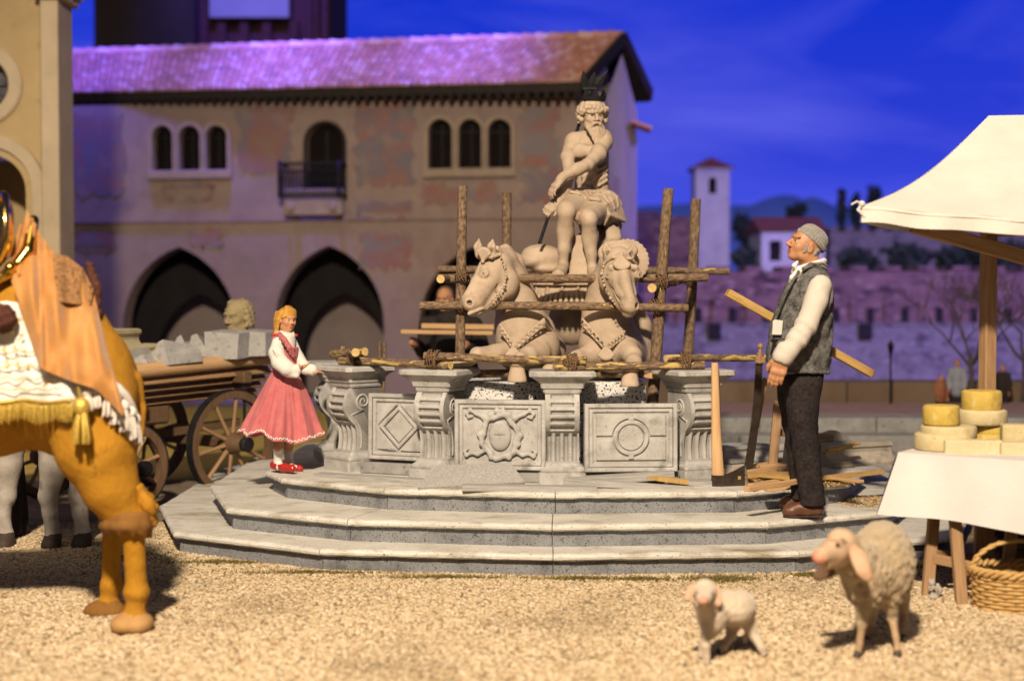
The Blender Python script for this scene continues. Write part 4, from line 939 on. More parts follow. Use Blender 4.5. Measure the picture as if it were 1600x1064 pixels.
# hair and beard: bundles of curling locks
hb = PS(.005); RmH = rotm(fw)
for i in range(34):
    a = -2.45 + 4.9 * i / 33; rr = .30 + .03 * math.sin(i * 2.3); base = HX(rr * math.sin(a) * 1.08, -.02 + .34 * math.cos(a) * .95 - .05, .30 + .05 * math.cos(i * 1.7)); p2 = HX(rr * math.sin(a) * 1.32, .02 + .40 * math.cos(a) - .05, .16 + .07 * math.sin(i * 2.9)); p3 = HX(rr * math.sin(a) * 1.36 + .03 * math.sin(i * 5), .0 + .36 * math.cos(a) - .06, .02 if abs(a) > .9 else .16)
    hb.chain([base, p2, p3], [.015, .017, .010], .003)
hb.ell(HX(0, -.08, .26), [.36 * .25, .42 * .25, .28 * .25], RmH, .01)
for s_ in (-1, 1):
    for i in range(7): hb.ell(HX(s_ * (.40 + .04 * math.sin(i * 2)), -.10 + .09 * (i % 3), .16 - .06 * i), .017 + .003 * (i % 2), None, .006)
for i in range(34):
    u = -1 + 2 * (i % 17) / 16; lay = i // 17; L = (1.0 - .45 * abs(u)) * (1 if lay else .7); ph = i * 1.9
    pts = [HX(u * (.24 - .0 * lay), .26 - .14 * abs(u) + .03 * lay, -.20 - .10 * (1 - abs(u)) - .02 * lay)]
    for j in range(1, 6):
        t = j / 5; pts.append(HX(u * (.27 - .15 * t) + .035 * math.sin(ph + 7 * t) - .06 * t, .34 - .10 * abs(u) + .16 * t + .03 * lay, -.28 - .80 * L * t))
    hb.chain(pts, [.011, .0135, .0135, .012, .010, .006], .002)
for s_ in (-1, 1): hb.chain([HX(s_ * .02, .42, -.22), HX(s_ * .10, .40, -.25), HX(s_ * .18, .33, -.36), HX(s_ * .19, .30, -.48)], [.010, .014, .013, .008], .005)
part('hair_and_beard', hb.geo(), MT['statue'], nep)
# loincloth
dr = PS(.0065)
for (h0, h1, hr0, hr1) in (((918, 317, 10.45), (900, 322, 10.24), 24, 22.5), ((946, 321, 10.45), (931, 330, 10.25), 24.5, 22)):
    A_, B_ = P(*h0), P(*h1); ax_ = (B_ - A_).normalized(); dr.cone(A_, B_, hr0 * S(10.4), hr1 * S(10.3), .02); e1 = ax_.cross(Vector((0, 0, 1))).normalized(); e2 = e1.cross(ax_)
    for i in range(8):
        t = i / 7; c0 = A_.lerp(B_, .15 + .95 * t); rr_ = (hr0 + (hr1 - hr0) * t) * S(10.35); pts = []
        for j in range(9): an = -.5 + (math.pi + 1.0) * j / 8; pts.append(c0 + (e1 * math.cos(an) + e2 * math.sin(an)) * rr_ * 1.01 + ax_ * (.035 * math.sin(an * 1.5 + i * 1.7) + .02 * math.cos(an * 3 + i)))
        dr.chain(pts, [.007, .010, .013, .012, .014, .012, .013, .010, .006], .006)
for i in range(5): dr.ch([(884 + 3 * i, 306 - i, 10.22 + .03 * i), (905 + 3 * i, 300 + i, 10.25 + .03 * i), (935, 300 + 1.6 * i, 10.33), (962, 308 + 2 * i, 10.42)], [2.6, 3.2, 3.2, 2.6], 1.5)
for i in range(10):
    dr.ch([(944 + 3 * i, 318 + i, 10.20 + .025 * i), (952 + 2.6 * i, 336 + i, 10.18 + .03 * i), (944 + 3.4 * i, 352 - .8 * i, 10.22 + .028 * i)], [2.6, 3.2, 2.0], 1.3)
dr.e((932, 316, 10.54), (36, 15, 28), k=3); dr.e((957, 332, 10.50), (15, 20, 26), k=3)
for i in range(6): dr.ch([(897 + 4 * i, 330 + 1.5 * i, 10.03 + .012 * i), (899 + 3.2 * i, 341 + i, 10.05 + .012 * i), (903 + 2 * i, 350, 10.10)], [2.6, 2.6, 1.6], 1.5)
dr.ch([(884, 232, 10.46), (883, 246, 10.40), (889, 258, 10.36), (895, 268, 10.30)], [4, 4.5, 4.5, 4], 2.5); dr.ch([(889, 235, 10.46), (890, 250, 10.37), (898, 262, 10.34)], [4, 4.5, 3], 2.5)
part('loincloth', dr.geo(), MT['statue'], nep)
# rock seat with hanging cloth, shell car and dolphin mound
rk = PS(.008)
rk.e((938, 352, 10.62), (34, 24, 30), k=8); rk.e((930, 395, 10.5), (36, 42, 36), k=8); rk.e((958, 372, 10.42), (13, 24, 16), k=6); rk.e((905, 420, 10.4), (50, 26, 40), k=8)
for i in range(7): rk.ch([(898 + 4.2 * i, 372, 10.22), (897 + 5 * i, 400, 10.16), (892 + 6.5 * i, 432, 10.1)], [4.5, 5, 4.5], 2.5)
for i in range(4): rk.ch([(950 + 5 * i, 350 + 4 * i, 10.32), (953 + 4 * i, 372, 10.28), (946 + 6 * i, 398, 10.3)], [5, 6, 5], 2.5)
part('draped_rock', rk.geo(), MT['statue'], nep)
sh = PS(.0075)
sh.e((893, 462, 10.2), (66, 50, 56), k=3); sh.e((893, 412, 10.2), (62, 24, 52), k=3, sub=True); sh.plane_cut(P(893, 472, 10.2), (0, 0, -1)); sh.plane_cut(P(893, 426, 10.2), (0, 0, 1))
for i in range(23):
    a = math.pi * (.04 + .92 * i / 22); sg = 5 * math.sin(a); sh.ch([(893 - 63 * math.cos(a), 456 + sg, 10.2 - .262 * math.sin(a)), (893 - 66 * math.cos(a), 466 + sg, 10.2 - .272 * math.sin(a))], [2.0, 3.4], 1.5)
    if i % 3 == 0: sh.ch([(893 - 58 * math.cos(a), 430, 10.2 - .235 * math.sin(a)), (893 - 64 * math.cos(a + .05), 444, 10.2 - .262 * math.sin(a)), (893 - 64 * math.cos(a), 458, 10.2 - .262 * math.sin(a))], [1.6, 2.0, 1.6], 3)
sh.ch([(893 - 66 * math.cos(math.pi * t), 444, 10.2 - .28 * math.sin(math.pi * t)) for t in [.03 + .94 * i / 16 for i in range(17)]], [2.2] * 17, 1)
sh.e((893, 500, 10.4), (36, 40, 30), k=10)
part('shell_car', sh.geo(), MT['statue'], nep)
dl = PS(.008)
dl.e((848, 402, 10.25), (34, 20, 30), -6, k=6); dl.e((832, 408, 10.2), (22, 13, 24), k=6); dl.e((862, 420, 10.2), (30, 10, 26), k=6)
for i in range(4): dl.ch([(818, 400 + 5 * i, 10.12), (842, 394 + 6 * i, 10.02), (872, 396 + 6 * i, 10.1)], [1.5, 1.6, 1.4], 3, sub=True)
part('dolphin_mound', dl.geo(), MT['statue'], nep)
# spiked crown
cb = HX(0, -.05, .44); g = Geo(); n = 40; U = RmH; R0 = .092; 
def crown_pt(a, z, r): return cb + U @ Vector((r * math.sin(a), r * math.cos(a), z))
pk = lambda a: abs(((a / (2 * math.pi) * 9 + .25) % 1) - .5) * 2
def cr_out(iu, iv): a = iu * 2 * math.pi; return crown_pt(a, iv * (.025 + .06 * (1 - pk(a))) , R0 + .012 * iv)
def cr_in(iu, iv): a = iu * 2 * math.pi; return crown_pt(a, iv * (.025 + .06 * (1 - pk(a))), R0 - .008 + .012 * iv)
g.grid(cr_out, 90, 2, smooth=False); g.grid(cr_in, 90, 2, smooth=False); part('crown', g, MT['iron'], nep)
# trident: passes behind the body, held at the left hand
t0, t1 = P(843, 380, 10.02), P(921, 146, 10.72)
tr = thing('trident', 'black trident with three feathered prongs rising behind the sea god', 'trident', t0)
g = Geo(); g.tube([t0, t0.lerp(t1, .5), t1], .0125, 8); g.ell(P(921, 146, 10.72), .026, None, 0, 10, 6); part('shaft', g, MT['iron'], tr)
for (x0, y0, x1, y1, x2, y2, w) in ((919, 138, 910, 126, 912, 110, 8), (923, 138, 927, 122, 930, 112, 8), (927, 138, 938, 126, 950, 110, 9)):
    g = Geo(); a, b, c = P(x0, y0, 10.72), P(x1, y1, 10.70), P(x2, y2, 10.68); d = S(10.7); rings = []
    for t, ww in ((0, .5), (.2, 1.0), (.45, .95), (.7, .6), (.9, .22), (1, .02)):
        p = a * (1 - t) ** 2 + b * 2 * t * (1 - t) + c * t * t; tg_ = ((b - a) * (1 - t) + (c - b) * t).normalized(); sd_ = Vector((tg_.z, 0, -tg_.x)) * w * d * ww * .8
        rings.append([p - sd_, p + Vector((0, -.012 * ww, 0)), p + sd_, p + Vector((0, .012 * ww, 0))])
    g.loft(rings); part('prong', g, MT['iron'], tr)
g = Geo(); g.box(P(922, 139, 10.72), (.12, .03, .03), bev=.008); part('prong_socket', g, MT['iron'], tr)
# ================================================================== the two horses
def eye_at(sc, p, r, nrm, m=1):
    q = S(p[2]); n = Vector(nrm).normalized(); c = P(*p); sc.ell(c, r * 1.5 * q, None, 3 * q, 0); sc.ell(c + n * r * .75 * q, r * q, None, .5 * q, 0)
    Rn = n.to_track_quat('Z', 'Y').to_matrix()
    for i in range(10):
        a0, a1 = i * math.pi / 5, (i + 1) * math.pi / 5
        sc.cone(c + n * r * 1.3 * q + Rn @ Vector((math.cos(a0) * 1.25 * r * q, math.sin(a0) * .95 * r * q, 0)), c + n * r * 1.3 * q + Rn @ Vector((math.cos(a1) * 1.25 * r * q, math.sin(a1) * .95 * r * q, 0)), .28 * r * q, .28 * r * q, .8 * q, 0)
    sc.ell(c + n * r * 1.7 * q, r * .30 * q, None, .2 * q, m)
def fan_shell(sc, c, up, n, r, k=.003, ribs=7):
    up = Vector(up).normalized(); n = Vector(n).normalized(); sd_ = up.cross(n); c = Vector(c)
    for i in range(ribs):
        a = -1.05 + 2.1 * i / (ribs - 1); d = up * math.cos(a) + sd_ * math.sin(a); sc.cone(c - up * r * .45, c + d * r * .62 + n * r * .12, r * .10, r * .20, k)
    sc.ell(c - up * r * .5, r * .2, None, k)
def hoof(sc, top, bot, r0, r1):
    a, b = P(*top), P(*bot); q = S(top[2]); loft_sdf(sc, [(b.z, b.x, b.y, r1 * q, r1 * .95 * q), (b.z + .02, b.x, b.y, r1 * .98 * q, r1 * .93 * q), (a.z - .02, a.x, a.y, r0 * 1.04 * q, r0 * q), (a.z, a.x, a.y, r0 * q, r0 * q)], 1.5 * q, 0, 2.3)
    for i in range(12): t = math.pi * i / 6; t2 = math.pi * (i + 1) / 6; sc.cone(a + Vector((r0 * 1.08 * q * math.cos(t), r0 * 1.08 * q * math.sin(t), 0)), a + Vector((r0 * 1.08 * q * math.cos(t2), r0 * 1.08 * q * math.sin(t2), 0)), .011, .011, .005)
hs = thing('horse_statue', 'cream stone horse with head turned left in front of the scaffold post', 'horse statue', P(820, 590, 9.8), 'stone horses pulling the shell car')
sc = PS(.006); Y = 9.7
sc.ch([(778, 412, 9.70), (764, 434, 9.62), (751, 456, 9.55), (741, 474, 9.50)], [22, 19, 15, 14.5], 8)
sc.e((786, 440, 9.68), (25, 27, 21), 30, k=8); sc.ch([(788, 452, 9.66), (768, 470, 9.58), (752, 484, 9.53)], [16, 10, 8], 7)
sc.ch([(760, 408, 9.66), (744, 440, 9.56), (729, 467, 9.49)], [9, 7, 8], 6)           # nose ridge
sc.e((734, 474, 9.47), (12, 13, 14), 25, k=5); sc.e((748, 487, 9.50), (9, 6, 9), 25, k=4)
sc.c((731, 488, 9.40), (759, 474, 9.48), 1.2, 1.0, 1.5, sub=True); sc.c((733, 490, 9.44), (756, 481, 9.46), 3.2, 2.2, 2)
sc.e((733.5, 473, 9.425), (4.2, 5.2, 6), 25, k=1.5, m=1, sub=True)
sc.c((729, 469, 9.43), (737, 467, 9.43), 2, 2, 2)
sc.ch([(768, 446, 9.58), (752, 470, 9.50)], [1.8, 1.6], 4, sub=True); sc.ch([(757, 440, 9.55), (746, 461, 9.48)], [2, 1.8], 4)
sc.ch([(764, 415, 9.60), (757, 420, 9.57), (752, 428, 9.54)], [4, 4, 3], 4)            # brow bone
eye_at(sc, (760, 428, 9.548), 5.0, (-.45, -.85, .1))
sc.ch([(783, 424, 9.60), (775, 440, 9.575), (776, 456, 9.57), (786, 466, 9.58)], [1.5, 1.6, 1.6, 1.2], 3, sub=True); sc.ch([(770, 438, 9.56), (758, 462, 9.50)], [1.6, 1.4], 3)
for (a, b, c_) in (((750, 398, 9.66), (747, 386, 9.65), (748.5, 373, 9.65)), ((769, 396, 9.64), (768, 386, 9.62), (770, 374, 9.62))):
    sc.ch([a, b, c_], [8, 7, 1.2], 3); sc.ch([(a[0] - 1, a[1] - 2, a[2] - .035), (b[0] - .5, b[1], b[2] - .04), (c_[0], c_[1] + 5, c_[2] - .015)], [3, 3.5, 1], 1.5, sub=True)
sc.ch([(788, 408, 9.78), (797, 438, 9.84), (806, 474, 9.86), (815, 510, 9.86), (825, 540, 9.86)], [21, 26, 31, 41, 49], 9)
sc.ch([(790, 388, 9.82), (808, 408, 9.90), (820, 440, 9.95), (834, 478, 10.0), (848, 512, 10.06), (862, 545, 10.12)], [7, 9, 9, 11, 16, 22], 9)
sc.e((812, 540, 9.80), (36, 38, 44), k=12); sc.e((838, 550, 9.85), (32, 36, 48), k=12); sc.e((850, 560, 10.2), (30, 38, 90), k=12)
sc.ch([(800, 552, 9.68), (775, 552, 9.56), (746, 553, 9.48)], [22, 13.5, 10.5], 7); sc.e((745, 553, 9.47), (10.5, 10, 10.5), k=5)
sc.ch([(746, 556, 9.48), (728, 567, 9.53), (714, 573, 9.55)], [10, 8, 9], 5); sc.ch([(716, 572, 9.55), (701, 578, 9.56)], [9, 11.5], 3)
sc.ch([(838, 552, 9.66), (825, 556, 9.50), (812, 562, 9.40)], [22, 14, 11], 7)
sc.ch([(812, 562, 9.40), (809, 574, 9.38)], [12, 10], 4); hoof(sc, (808, 569, 9.37), (808, 597, 9.35), 10.5, 15.5)
sc.c((811, 582, 9.285), (812, 592, 9.275), 1.3, 1.3, 1, m=1, sub=True)
part('body', sc.geo(), [MT['statue'], MT['statue_dark']], hs)
hr = PS(.005)
for pts in ([(781, 398, 9.60), (788, 414, 9.57), (791, 430, 9.55), (788, 446, 9.53), (778, 460, 9.50), (766, 473, 9.47), (755, 482, 9.46)],):
    for i in range(len(pts) - 1):
        for t in (0, .33, .66): hr.e(tuple(pts[i][q] + (pts[i + 1][q] - pts[i][q]) * t for q in range(3)), (2.1 if t else 3.0), k=1.6)
hr.ch([(780, 398, 9.60), (768, 402, 9.56), (757, 400, 9.58)], [3, 3, 3], 1.5)
for i in range(6): hr.e((777 + 2 * i, 388 + 2.5 * i, 9.62 + .01 * i), 4.2, k=1.5)
fan_shell(hr, P(756, 400, 9.575), (.2, -.1, 1), (-.35, -.93, .1), .075)
part('bridle', hr.geo(), MT['statue'], hs)
hr = PS(.005)
for a, b in (((782, 512, 9.62), (803, 543, 9.52)), ((803, 543, 9.52), (850, 503, 9.62))):
    for off in (-4.5, 4.5): hr.c((a[0], a[1] + off, a[2]), (b[0], b[1] + off, b[2]), 2, 2, 1)
    n_ = 5 if a[0] < 790 else 7
    for i in range(n_): t = (i + .5) / n_; hr.e((a[0] + (b[0] - a[0]) * t, a[1] + (b[1] - a[1]) * t, a[2] + (b[2] - a[2]) * t - .006), (2.9, 2.4, 2.2), k=1.5)
hr.ch([(850, 503, 9.62), (862, 520, 9.80), (870, 546, 10.0)], [3, 3, 3], 2)
fan_shell(hr, P(802, 549, 9.515), (0, -.1, -1), (-.1, -1, 0), .075)
part('breast_strap', hr.geo(), MT['statue'], hs)
mn = PS(.006)
for i in range(11):
    t = i / 10; x, y = 788 + 74 * t ** 1.25, 385 + 136 * t ** 1.0; mn.ch([(x - 3, y + 3, 9.80 + .3 * t), (x + 6, y + 5, 9.86 + .3 * t), (x + 6, y + 18, 9.93 + .28 * t)], [5, 6, 4], 2)
part('mane', mn.geo(), MT['statue'], hs)
# right horse
hs = thing('horse_statue', 'cream stone horse facing front with a fan shaped mane behind its head', 'horse statue', P(955, 590, 9.8), 'stone horses pulling the shell car')
sc = PS(.006)
sc.ch([(967, 408, 9.60), (970, 434, 9.52), (977, 458, 9.46), (983, 475, 9.43)], [23, 19.5, 15, 14.5], 8)
sc.e((955, 434, 9.62), (20, 25, 22), -15, k=8); sc.e((986, 432, 9.60), (14, 20, 18), -15, k=8); sc.ch([(960, 452, 9.58), (972, 474, 9.50), (980, 487, 9.47)], [15, 10, 8], 7)
sc.ch([(970, 405, 9.50), (977, 440, 9.42), (985, 468, 9.37)], [9, 7.5, 8], 6)
sc.e((984, 478, 9.40), (15, 13, 14), -10, k=5); sc.e((982, 490, 9.43), (10, 6.5, 9), k=4)
for x_ in (969, 996): sc.e((x_ - (0 if x_ < 980 else 1), 478, 9.36 if x_ < 980 else 9.37), (3.8, 4.8, 6), k=1.5, m=1, sub=True)
sc.ch([(967, 486, 9.38), (975, 491, 9.335), (989, 492, 9.33), (999, 487, 9.37)], [1.1, 1.1, 1.1, 1.1], 1.2, sub=True)
for x_, s_ in ((954.5, -1), (993, 1)):
    eye_at(sc, (x_, 430, 9.505), 5.0, (s_ * .6, -.8, .05)); sc.ch([(x_ - s_ * 8, 416, 9.48), (x_, 418, 9.475), (x_ + s_ * 5, 424, 9.5)], [4, 4, 3], 4)
sc.ch([(958, 446, 9.50), (968, 470, 9.41)], [1.8, 1.5], 4, sub=True); sc.ch([(965, 440, 9.47), (972, 462, 9.39)], [2, 1.8], 4); sc.ch([(988, 440, 9.49), (993, 460, 9.41)], [2, 1.8], 4)
for (a, b, c_) in (((951, 402, 9.62), (948, 391, 9.60), (947, 378, 9.60)), ((984, 404, 9.60), (989, 392, 9.57), (990, 378, 9.57))):
    sc.ch([a, b, c_], [8, 7.5, 1.2], 3); sc.ch([(a[0], a[1] - 2, a[2] - .035), (b[0], b[1], b[2] - .04), (c_[0], c_[1] + 5, c_[2] - .015)], [3, 3.5, 1], 1.5, sub=True)
sc.ch([(958, 415, 9.74), (952, 450, 9.84), (948, 490, 9.88), (950, 520, 9.86), (952, 542, 9.84)], [24, 32, 37, 42, 46], 10)
sc.e((940, 542, 9.78), (34, 36, 42), k=12); sc.e((968, 546, 9.78), (34, 36, 44), k=12); sc.e((975, 548, 10.15), (40, 48, 90), k=12)
sc.ch([(985, 470, 10.0), (1000, 510, 10.0), (1006, 555, 9.98)], [16, 17, 16], 8)
sc.ch([(978, 548, 9.64), (988, 556, 9.50), (991, 566, 9.40)], [21, 14, 11], 7); sc.ch([(990, 566, 9.40), (986, 580, 9.37)], [13, 11], 4); hoof(sc, (985, 577, 9.36), (984, 604, 9.34), 10.5, 15)
for x_ in (979, 991): sc.e((x_, 591, 9.29), (1.6, 2.2, 4), k=1, m=1, sub=True)
sc.ch([(930, 553, 9.68), (903, 560, 9.56), (882, 566, 9.52)], [20, 12, 9.5], 7); sc.ch([(882, 566, 9.52), (866, 572, 9.53), (857, 579, 9.53)], [10, 8.5, 10.5], 4)
part('body', sc.geo(), [MT['statue'], MT['statue_dark']], hs)
hr = PS(.005)
pts = [(944, 412, 9.56), (940, 428, 9.55), (944, 446, 9.52), (954, 466, 9.46), (964, 480, 9.41)]
for i in range(len(pts) - 1):
    for t in (0, .33, .66): hr.e(tuple(pts[i][q] + (pts[i + 1][q] - pts[i][q]) * t for q in range(3)), (2.1 if t else 3.0), k=1.6)
hr.ch([(946, 410, 9.55), (958, 402, 9.49), (985, 404, 9.50), (994, 412, 9.55)], [2.5, 2.5, 2.5, 2.5], 1.5)
fan_shell(hr, P(971, 408, 9.455), (0, -.2, -1), (.1, -1, .1), .085, ribs=9)
part('bridle', hr.geo(), MT['statue'], hs)
hr = PS(.005)
for a, b in (((910, 503, 9.66), (947, 543, 9.52)), ((947, 543, 9.52), (976, 522, 9.60))):
    for off in (-4.5, 4.5): hr.c((a[0], a[1] + off, a[2]), (b[0], b[1] + off, b[2]), 2, 2, 1)
    n_ = 6
    for i in range(n_): t = (i + .5) / n_; hr.e((a[0] + (b[0] - a[0]) * t, a[1] + (b[1] - a[1]) * t, a[2] + (b[2] - a[2]) * t - .006), (2.8, 2.4, 2.2), k=1.5)
fan_shell(hr, P(947, 549, 9.515), (0, -.1, -1), (0, -1, 0), .08)
part('breast_strap', hr.geo(), MT['statue'], hs)
mn = PS(.006)
mn.e((985, 404, 9.72), (27, 28, 8), k=4); mn.e((962, 396, 9.76), (28, 20, 8), k=4)
for i in range(30):
    a = -1.0 + 3.4 * i / 29; d = Vector((math.sin(a), 0, math.cos(a))); c0 = P(980, 408, 9.68)
    mn.cone(c0 + d * .05, c0 + d * (.142 + .006 * (i % 2)) + Vector((0, .02, 0)), .006, .010, .004)
part('mane', mn.geo(), MT['statue'], hs)
# ================================================================== people
MT['skin'] = M('warm_skin', [(.40, .19, .09), (.48, .24, .12)], 14, 4, .5, .08, 90, spots=[((.42, .12, .06), 18, .6, .8)])
MT['skin_girl'] = M('girl_skin', [(.50, .25, .12), (.56, .30, .15)], 14, 4, .5, .05, 90, spots=[((.52, .16, .09), 16, .58, .8)])
MT['eyewhite'] = M('eye_white', [(.42, .37, .31), (.48, .43, .37)], 5, 2, .3)
MT['iris'] = M('dark_iris', [(.02, .012, .008), (.04, .02, .012)], 20, 2, .2)
MT['lips'] = M('lip_red', [(.36, .10, .06), (.42, .13, .08)], 20, 2, .45)
MT['brow'] = M('dark_brow', [(.10, .05, .025), (.16, .08, .04)], 60, 3, .8)
MT['greyhair'] = M('grey_hair', [(.16, .15, .14), (.34, .32, .30)], 60, 5, .8, .4, 120)
MT['knit'] = M('grey_knit', [(.20, .185, .165), (.30, .28, .25)], 40, 5, .95, .5, 160, sheen=.3)
MT['felt'] = M('grey_felt_wool', [(.105, .10, .094), (.25, .237, .222)], 34, 9, 1.0, 1.0, 130, spec=.1, spots=[((.03, .029, .028), 16, .48, .72), ((.25, .24, .23), 95, .57, .70)], bdist=.015)
MT['felt_dark'] = M('dark_wool_cloth', [(.018, .0145, .015), (.046, .037, .036)], 46, 9, 1.0, .8, 130, spec=.08, spots=[((.075, .062, .058), 120, .6, .74)], bdist=.012)
MT['shirt'] = M('striped_shirt', [(.56, .50, .42), (.62, .56, .48)], 8, 5, .9, .35, 26, wave=(30, (.44, .39, .33), .45, 'X', .6), spots=[((.44, .38, .32), 7, .58, .8)])
MT['white_cotton'] = M('white_cotton', [(.66, .62, .56), (.74, .70, .64)], 10, 5, .9, .3, 40)
MT['leather'] = M('brown_leather', [(.075, .028, .014), (.13, .055, .028)], 14, 6, .38, .2, 70, coat=.2)
MT['sole'] = M('dark_sole', [(.03, .018, .012), (.05, .03, .02)], 20, 4, .7)
MT['paper'] = M('white_paper', [(.68, .64, .58), (.72, .69, .63)], 5, 3, .8)
MT['blond'] = M('orange_blond_hair', [(.44, .20, .025), (.62, .33, .06)], 26, 6, .6, .4, 60, stretch=(1, 1, .25))
MT['blondbrow'] = M('light_brow', [(.24, .11, .04), (.30, .15, .06)], 60, 3, .8)
MT['pink'] = M('pink_cotton', [(.45, .105, .115), (.55, .165, .165)], 9, 6, .9, .3, 50, sheen=.15, spots=[((.62, .40, .34), 27, .70, .73), ((.42, .07, .07), 5, .6, .8)])
MT['red'] = M('red_ribbon', [(.40, .025, .025), (.5, .04, .035)], 12, 4, .5)
MT['redshoe'] = M('red_shoe_leather', [(.34, .018, .014), (.42, .03, .02)], 12, 4, .3, coat=.3)
MT['tights'] = M('brown_stocking', [(.26, .115, .06), (.32, .15, .08)], 14, 4, .7)
MT['darkcoat'] = M('black_brown_coat', [(.012, .009, .008), (.03, .022, .018)], 12, 6, .95, .4, 60)
MT['palewood'] = M('pale_new_wood', [(.46, .27, .12), (.60, .38, .19)], 5, 8, .7, .25, 40, coord='tuv', stretch=(14, 14, .8))
MT['oldwood'] = M('rough_yellow_timber', [(.36, .21, .065), (.52, .34, .12)], 6, 8, .8, .4, 30, coord='tuv', stretch=(8, 8, .9), spots=[((.10, .055, .02), 11, .62, .70), ((.44, .28, .09), 3, .5, .7)])
SKIN = [MT['skin'], MT['eyewhite'], MT['iris'], MT['lips'], MT['brow']]
# ------------------------------------------------------------------ the man in the cap
YM = 8.72; px = S(YM)
man = thing('person', 'person in grey waistcoat and knit cap standing on the steps, beam under the arm', 'person', P(1252, 805, YM))
sc = PS(.0048); fw = Vector((-1, -.24, .40)); up = Vector((.36, 0, 1))
HX = head(sc, P(1257, 384, YM), fw, up, .238, nose=1.12)
sc.ch([(1262, 398, YM), (1268, 420, YM), (1270, 440, YM)], [15, 14.5, 18], 8)
sc.ch([(1270, 440, YM), (1262, 500, YM), (1252, 575, YM)], [24, 24, 17], 8); sc.c((1276, 448, 8.56), (1262, 448, 8.90), 12, 12, 8)
sc.ch([(1280, 448, 8.53), (1256, 516, 8.44), (1223, 560, 8.42)], [11, 10, 7.5], 5)
hand(sc, P(1223, 558, 8.42), Vector((-.30, .02, -1)), Vector((-.25, -1, .1)), .225, curl=.30, thumb=-1)
sc.ch([(1262, 448, 8.92), (1256, 512, 9.02), (1236, 538, 9.0)], [11, 9, 7.5], 5); hand(sc, P(1236, 540, 9.0), Vector((-.3, .3, -1)), Vector((-.4, .9, .1)), .19, curl=1.0, thumb=1)
sc.ch([(1254, 575, 8.64), (1252, 680, 8.64), (1268, 775, 8.66)], [15, 12, 9], 5); sc.ch([(1248, 575, 8.84), (1244, 680, 8.86), (1256, 768, 8.9)], [15, 12, 9], 5)
sc.ch([(1268, 775, 8.66), (1270, 796, 8.66), (1240, 800, 8.66)], [9, 9, 7], 4); sc.ch([(1256, 768, 8.9), (1258, 786, 8.9), (1236, 790, 8.9)], [9, 9, 7], 4)
part('body', sc.geo(), SKIN, man)
hb = PS(.0045); Rm = rotm(fw, up)
for i in range(7): hb.chain([HX(-.325, .03 + .010 * (i % 3), .06 - .03 * i), HX(-.318, .06 + .02 * math.sin(i * 2), .03 - .035 * i), HX(-.295, .10, -.03 - .035 * i)], [.003, .0048, .003], .003)
for i in range(14): a = -1.1 + 2.2 * i / 13; hb.chain([HX(.33 * math.sin(a) , -.12 - .33 * math.cos(a) * .9, .0), HX(.31 * math.sin(a), -.10 - .31 * math.cos(a) * .9, -.16)], [.011, .008], .005)
for s_ in (1,): hb.chain([HX(.33, .02, .05), HX(.32, .10, -.10)], [.012, .01], .005)
part('hair', hb.geo(), MT['greyhair'], man)
# ribbed cap
ca = (Rm @ Vector((0, -.34, 1))).normalized(); cc = HX(0, -.09, .10); cR = rotm(Rm @ Vector((0, 1, .34)), ca); g = Geo()
def cap(iu, iv):
    a = iu * 2 * math.pi; rib = 1 + .022 * math.sin(a * 34) * (1 if iv < .9 else .3)
    if iv < .22: r, z = 1.03 + .04 * math.sin(iv / .22 * math.pi), -.02 + .24 * iv / .22
    else: t = (iv - .22) / .78; r, z = math.cos(t * math.pi / 2) ** .62 * 1.0, .20 + .62 * math.sin(t * math.pi / 2)
    if iv > .985: r = 0.001
    return cc + cR @ Vector((.345 * .238 * r * rib * math.sin(a), .425 * .238 * r * rib * math.cos(a), z * .40 * .238 / .8 * 1.02 + .012))
g.grid(cap, 204, 26); part('knit_cap', g, MT['knit'], man)
# waistcoat
vs = Sculpt(.0055)
def lvl(py, x0, x1, yc, hb_): a = P(x0, py, yc); b = P(x1, py, yc); return ((a.z), (a.x + b.x) / 2, yc, (b.x - a.x) / 2, hb_)
vl = [lvl(581, 1203, 1294, YM, .175), lvl(560, 1198, 1298, YM, .180), lvl(530, 1201, 1300, YM, .185), lvl(500, 1207, 1301, YM, .19), lvl(470, 1217, 1301, YM, .2), lvl(450, 1226, 1299, YM, .2), lvl(436, 1234, 1296, YM, .19), lvl(424, 1246, 1290, YM, .14), lvl(417, 1254, 1284, YM, .10)]
loft_sdf(vs, vl, .01, 0, 2.1, mod=lambda th, z: 1 + .012 * np.sin(th * 5 + z * 9) + .008 * np.sin(th * 3 - z * 22))
vs.chain(Pl([(1266, 430, 8.60), (1284, 440, 8.56)]), [.035, .04], .06); vs.chain(Pl([(1258, 430, 8.86), (1274, 440, 8.9)]), [.035, .04], .06)
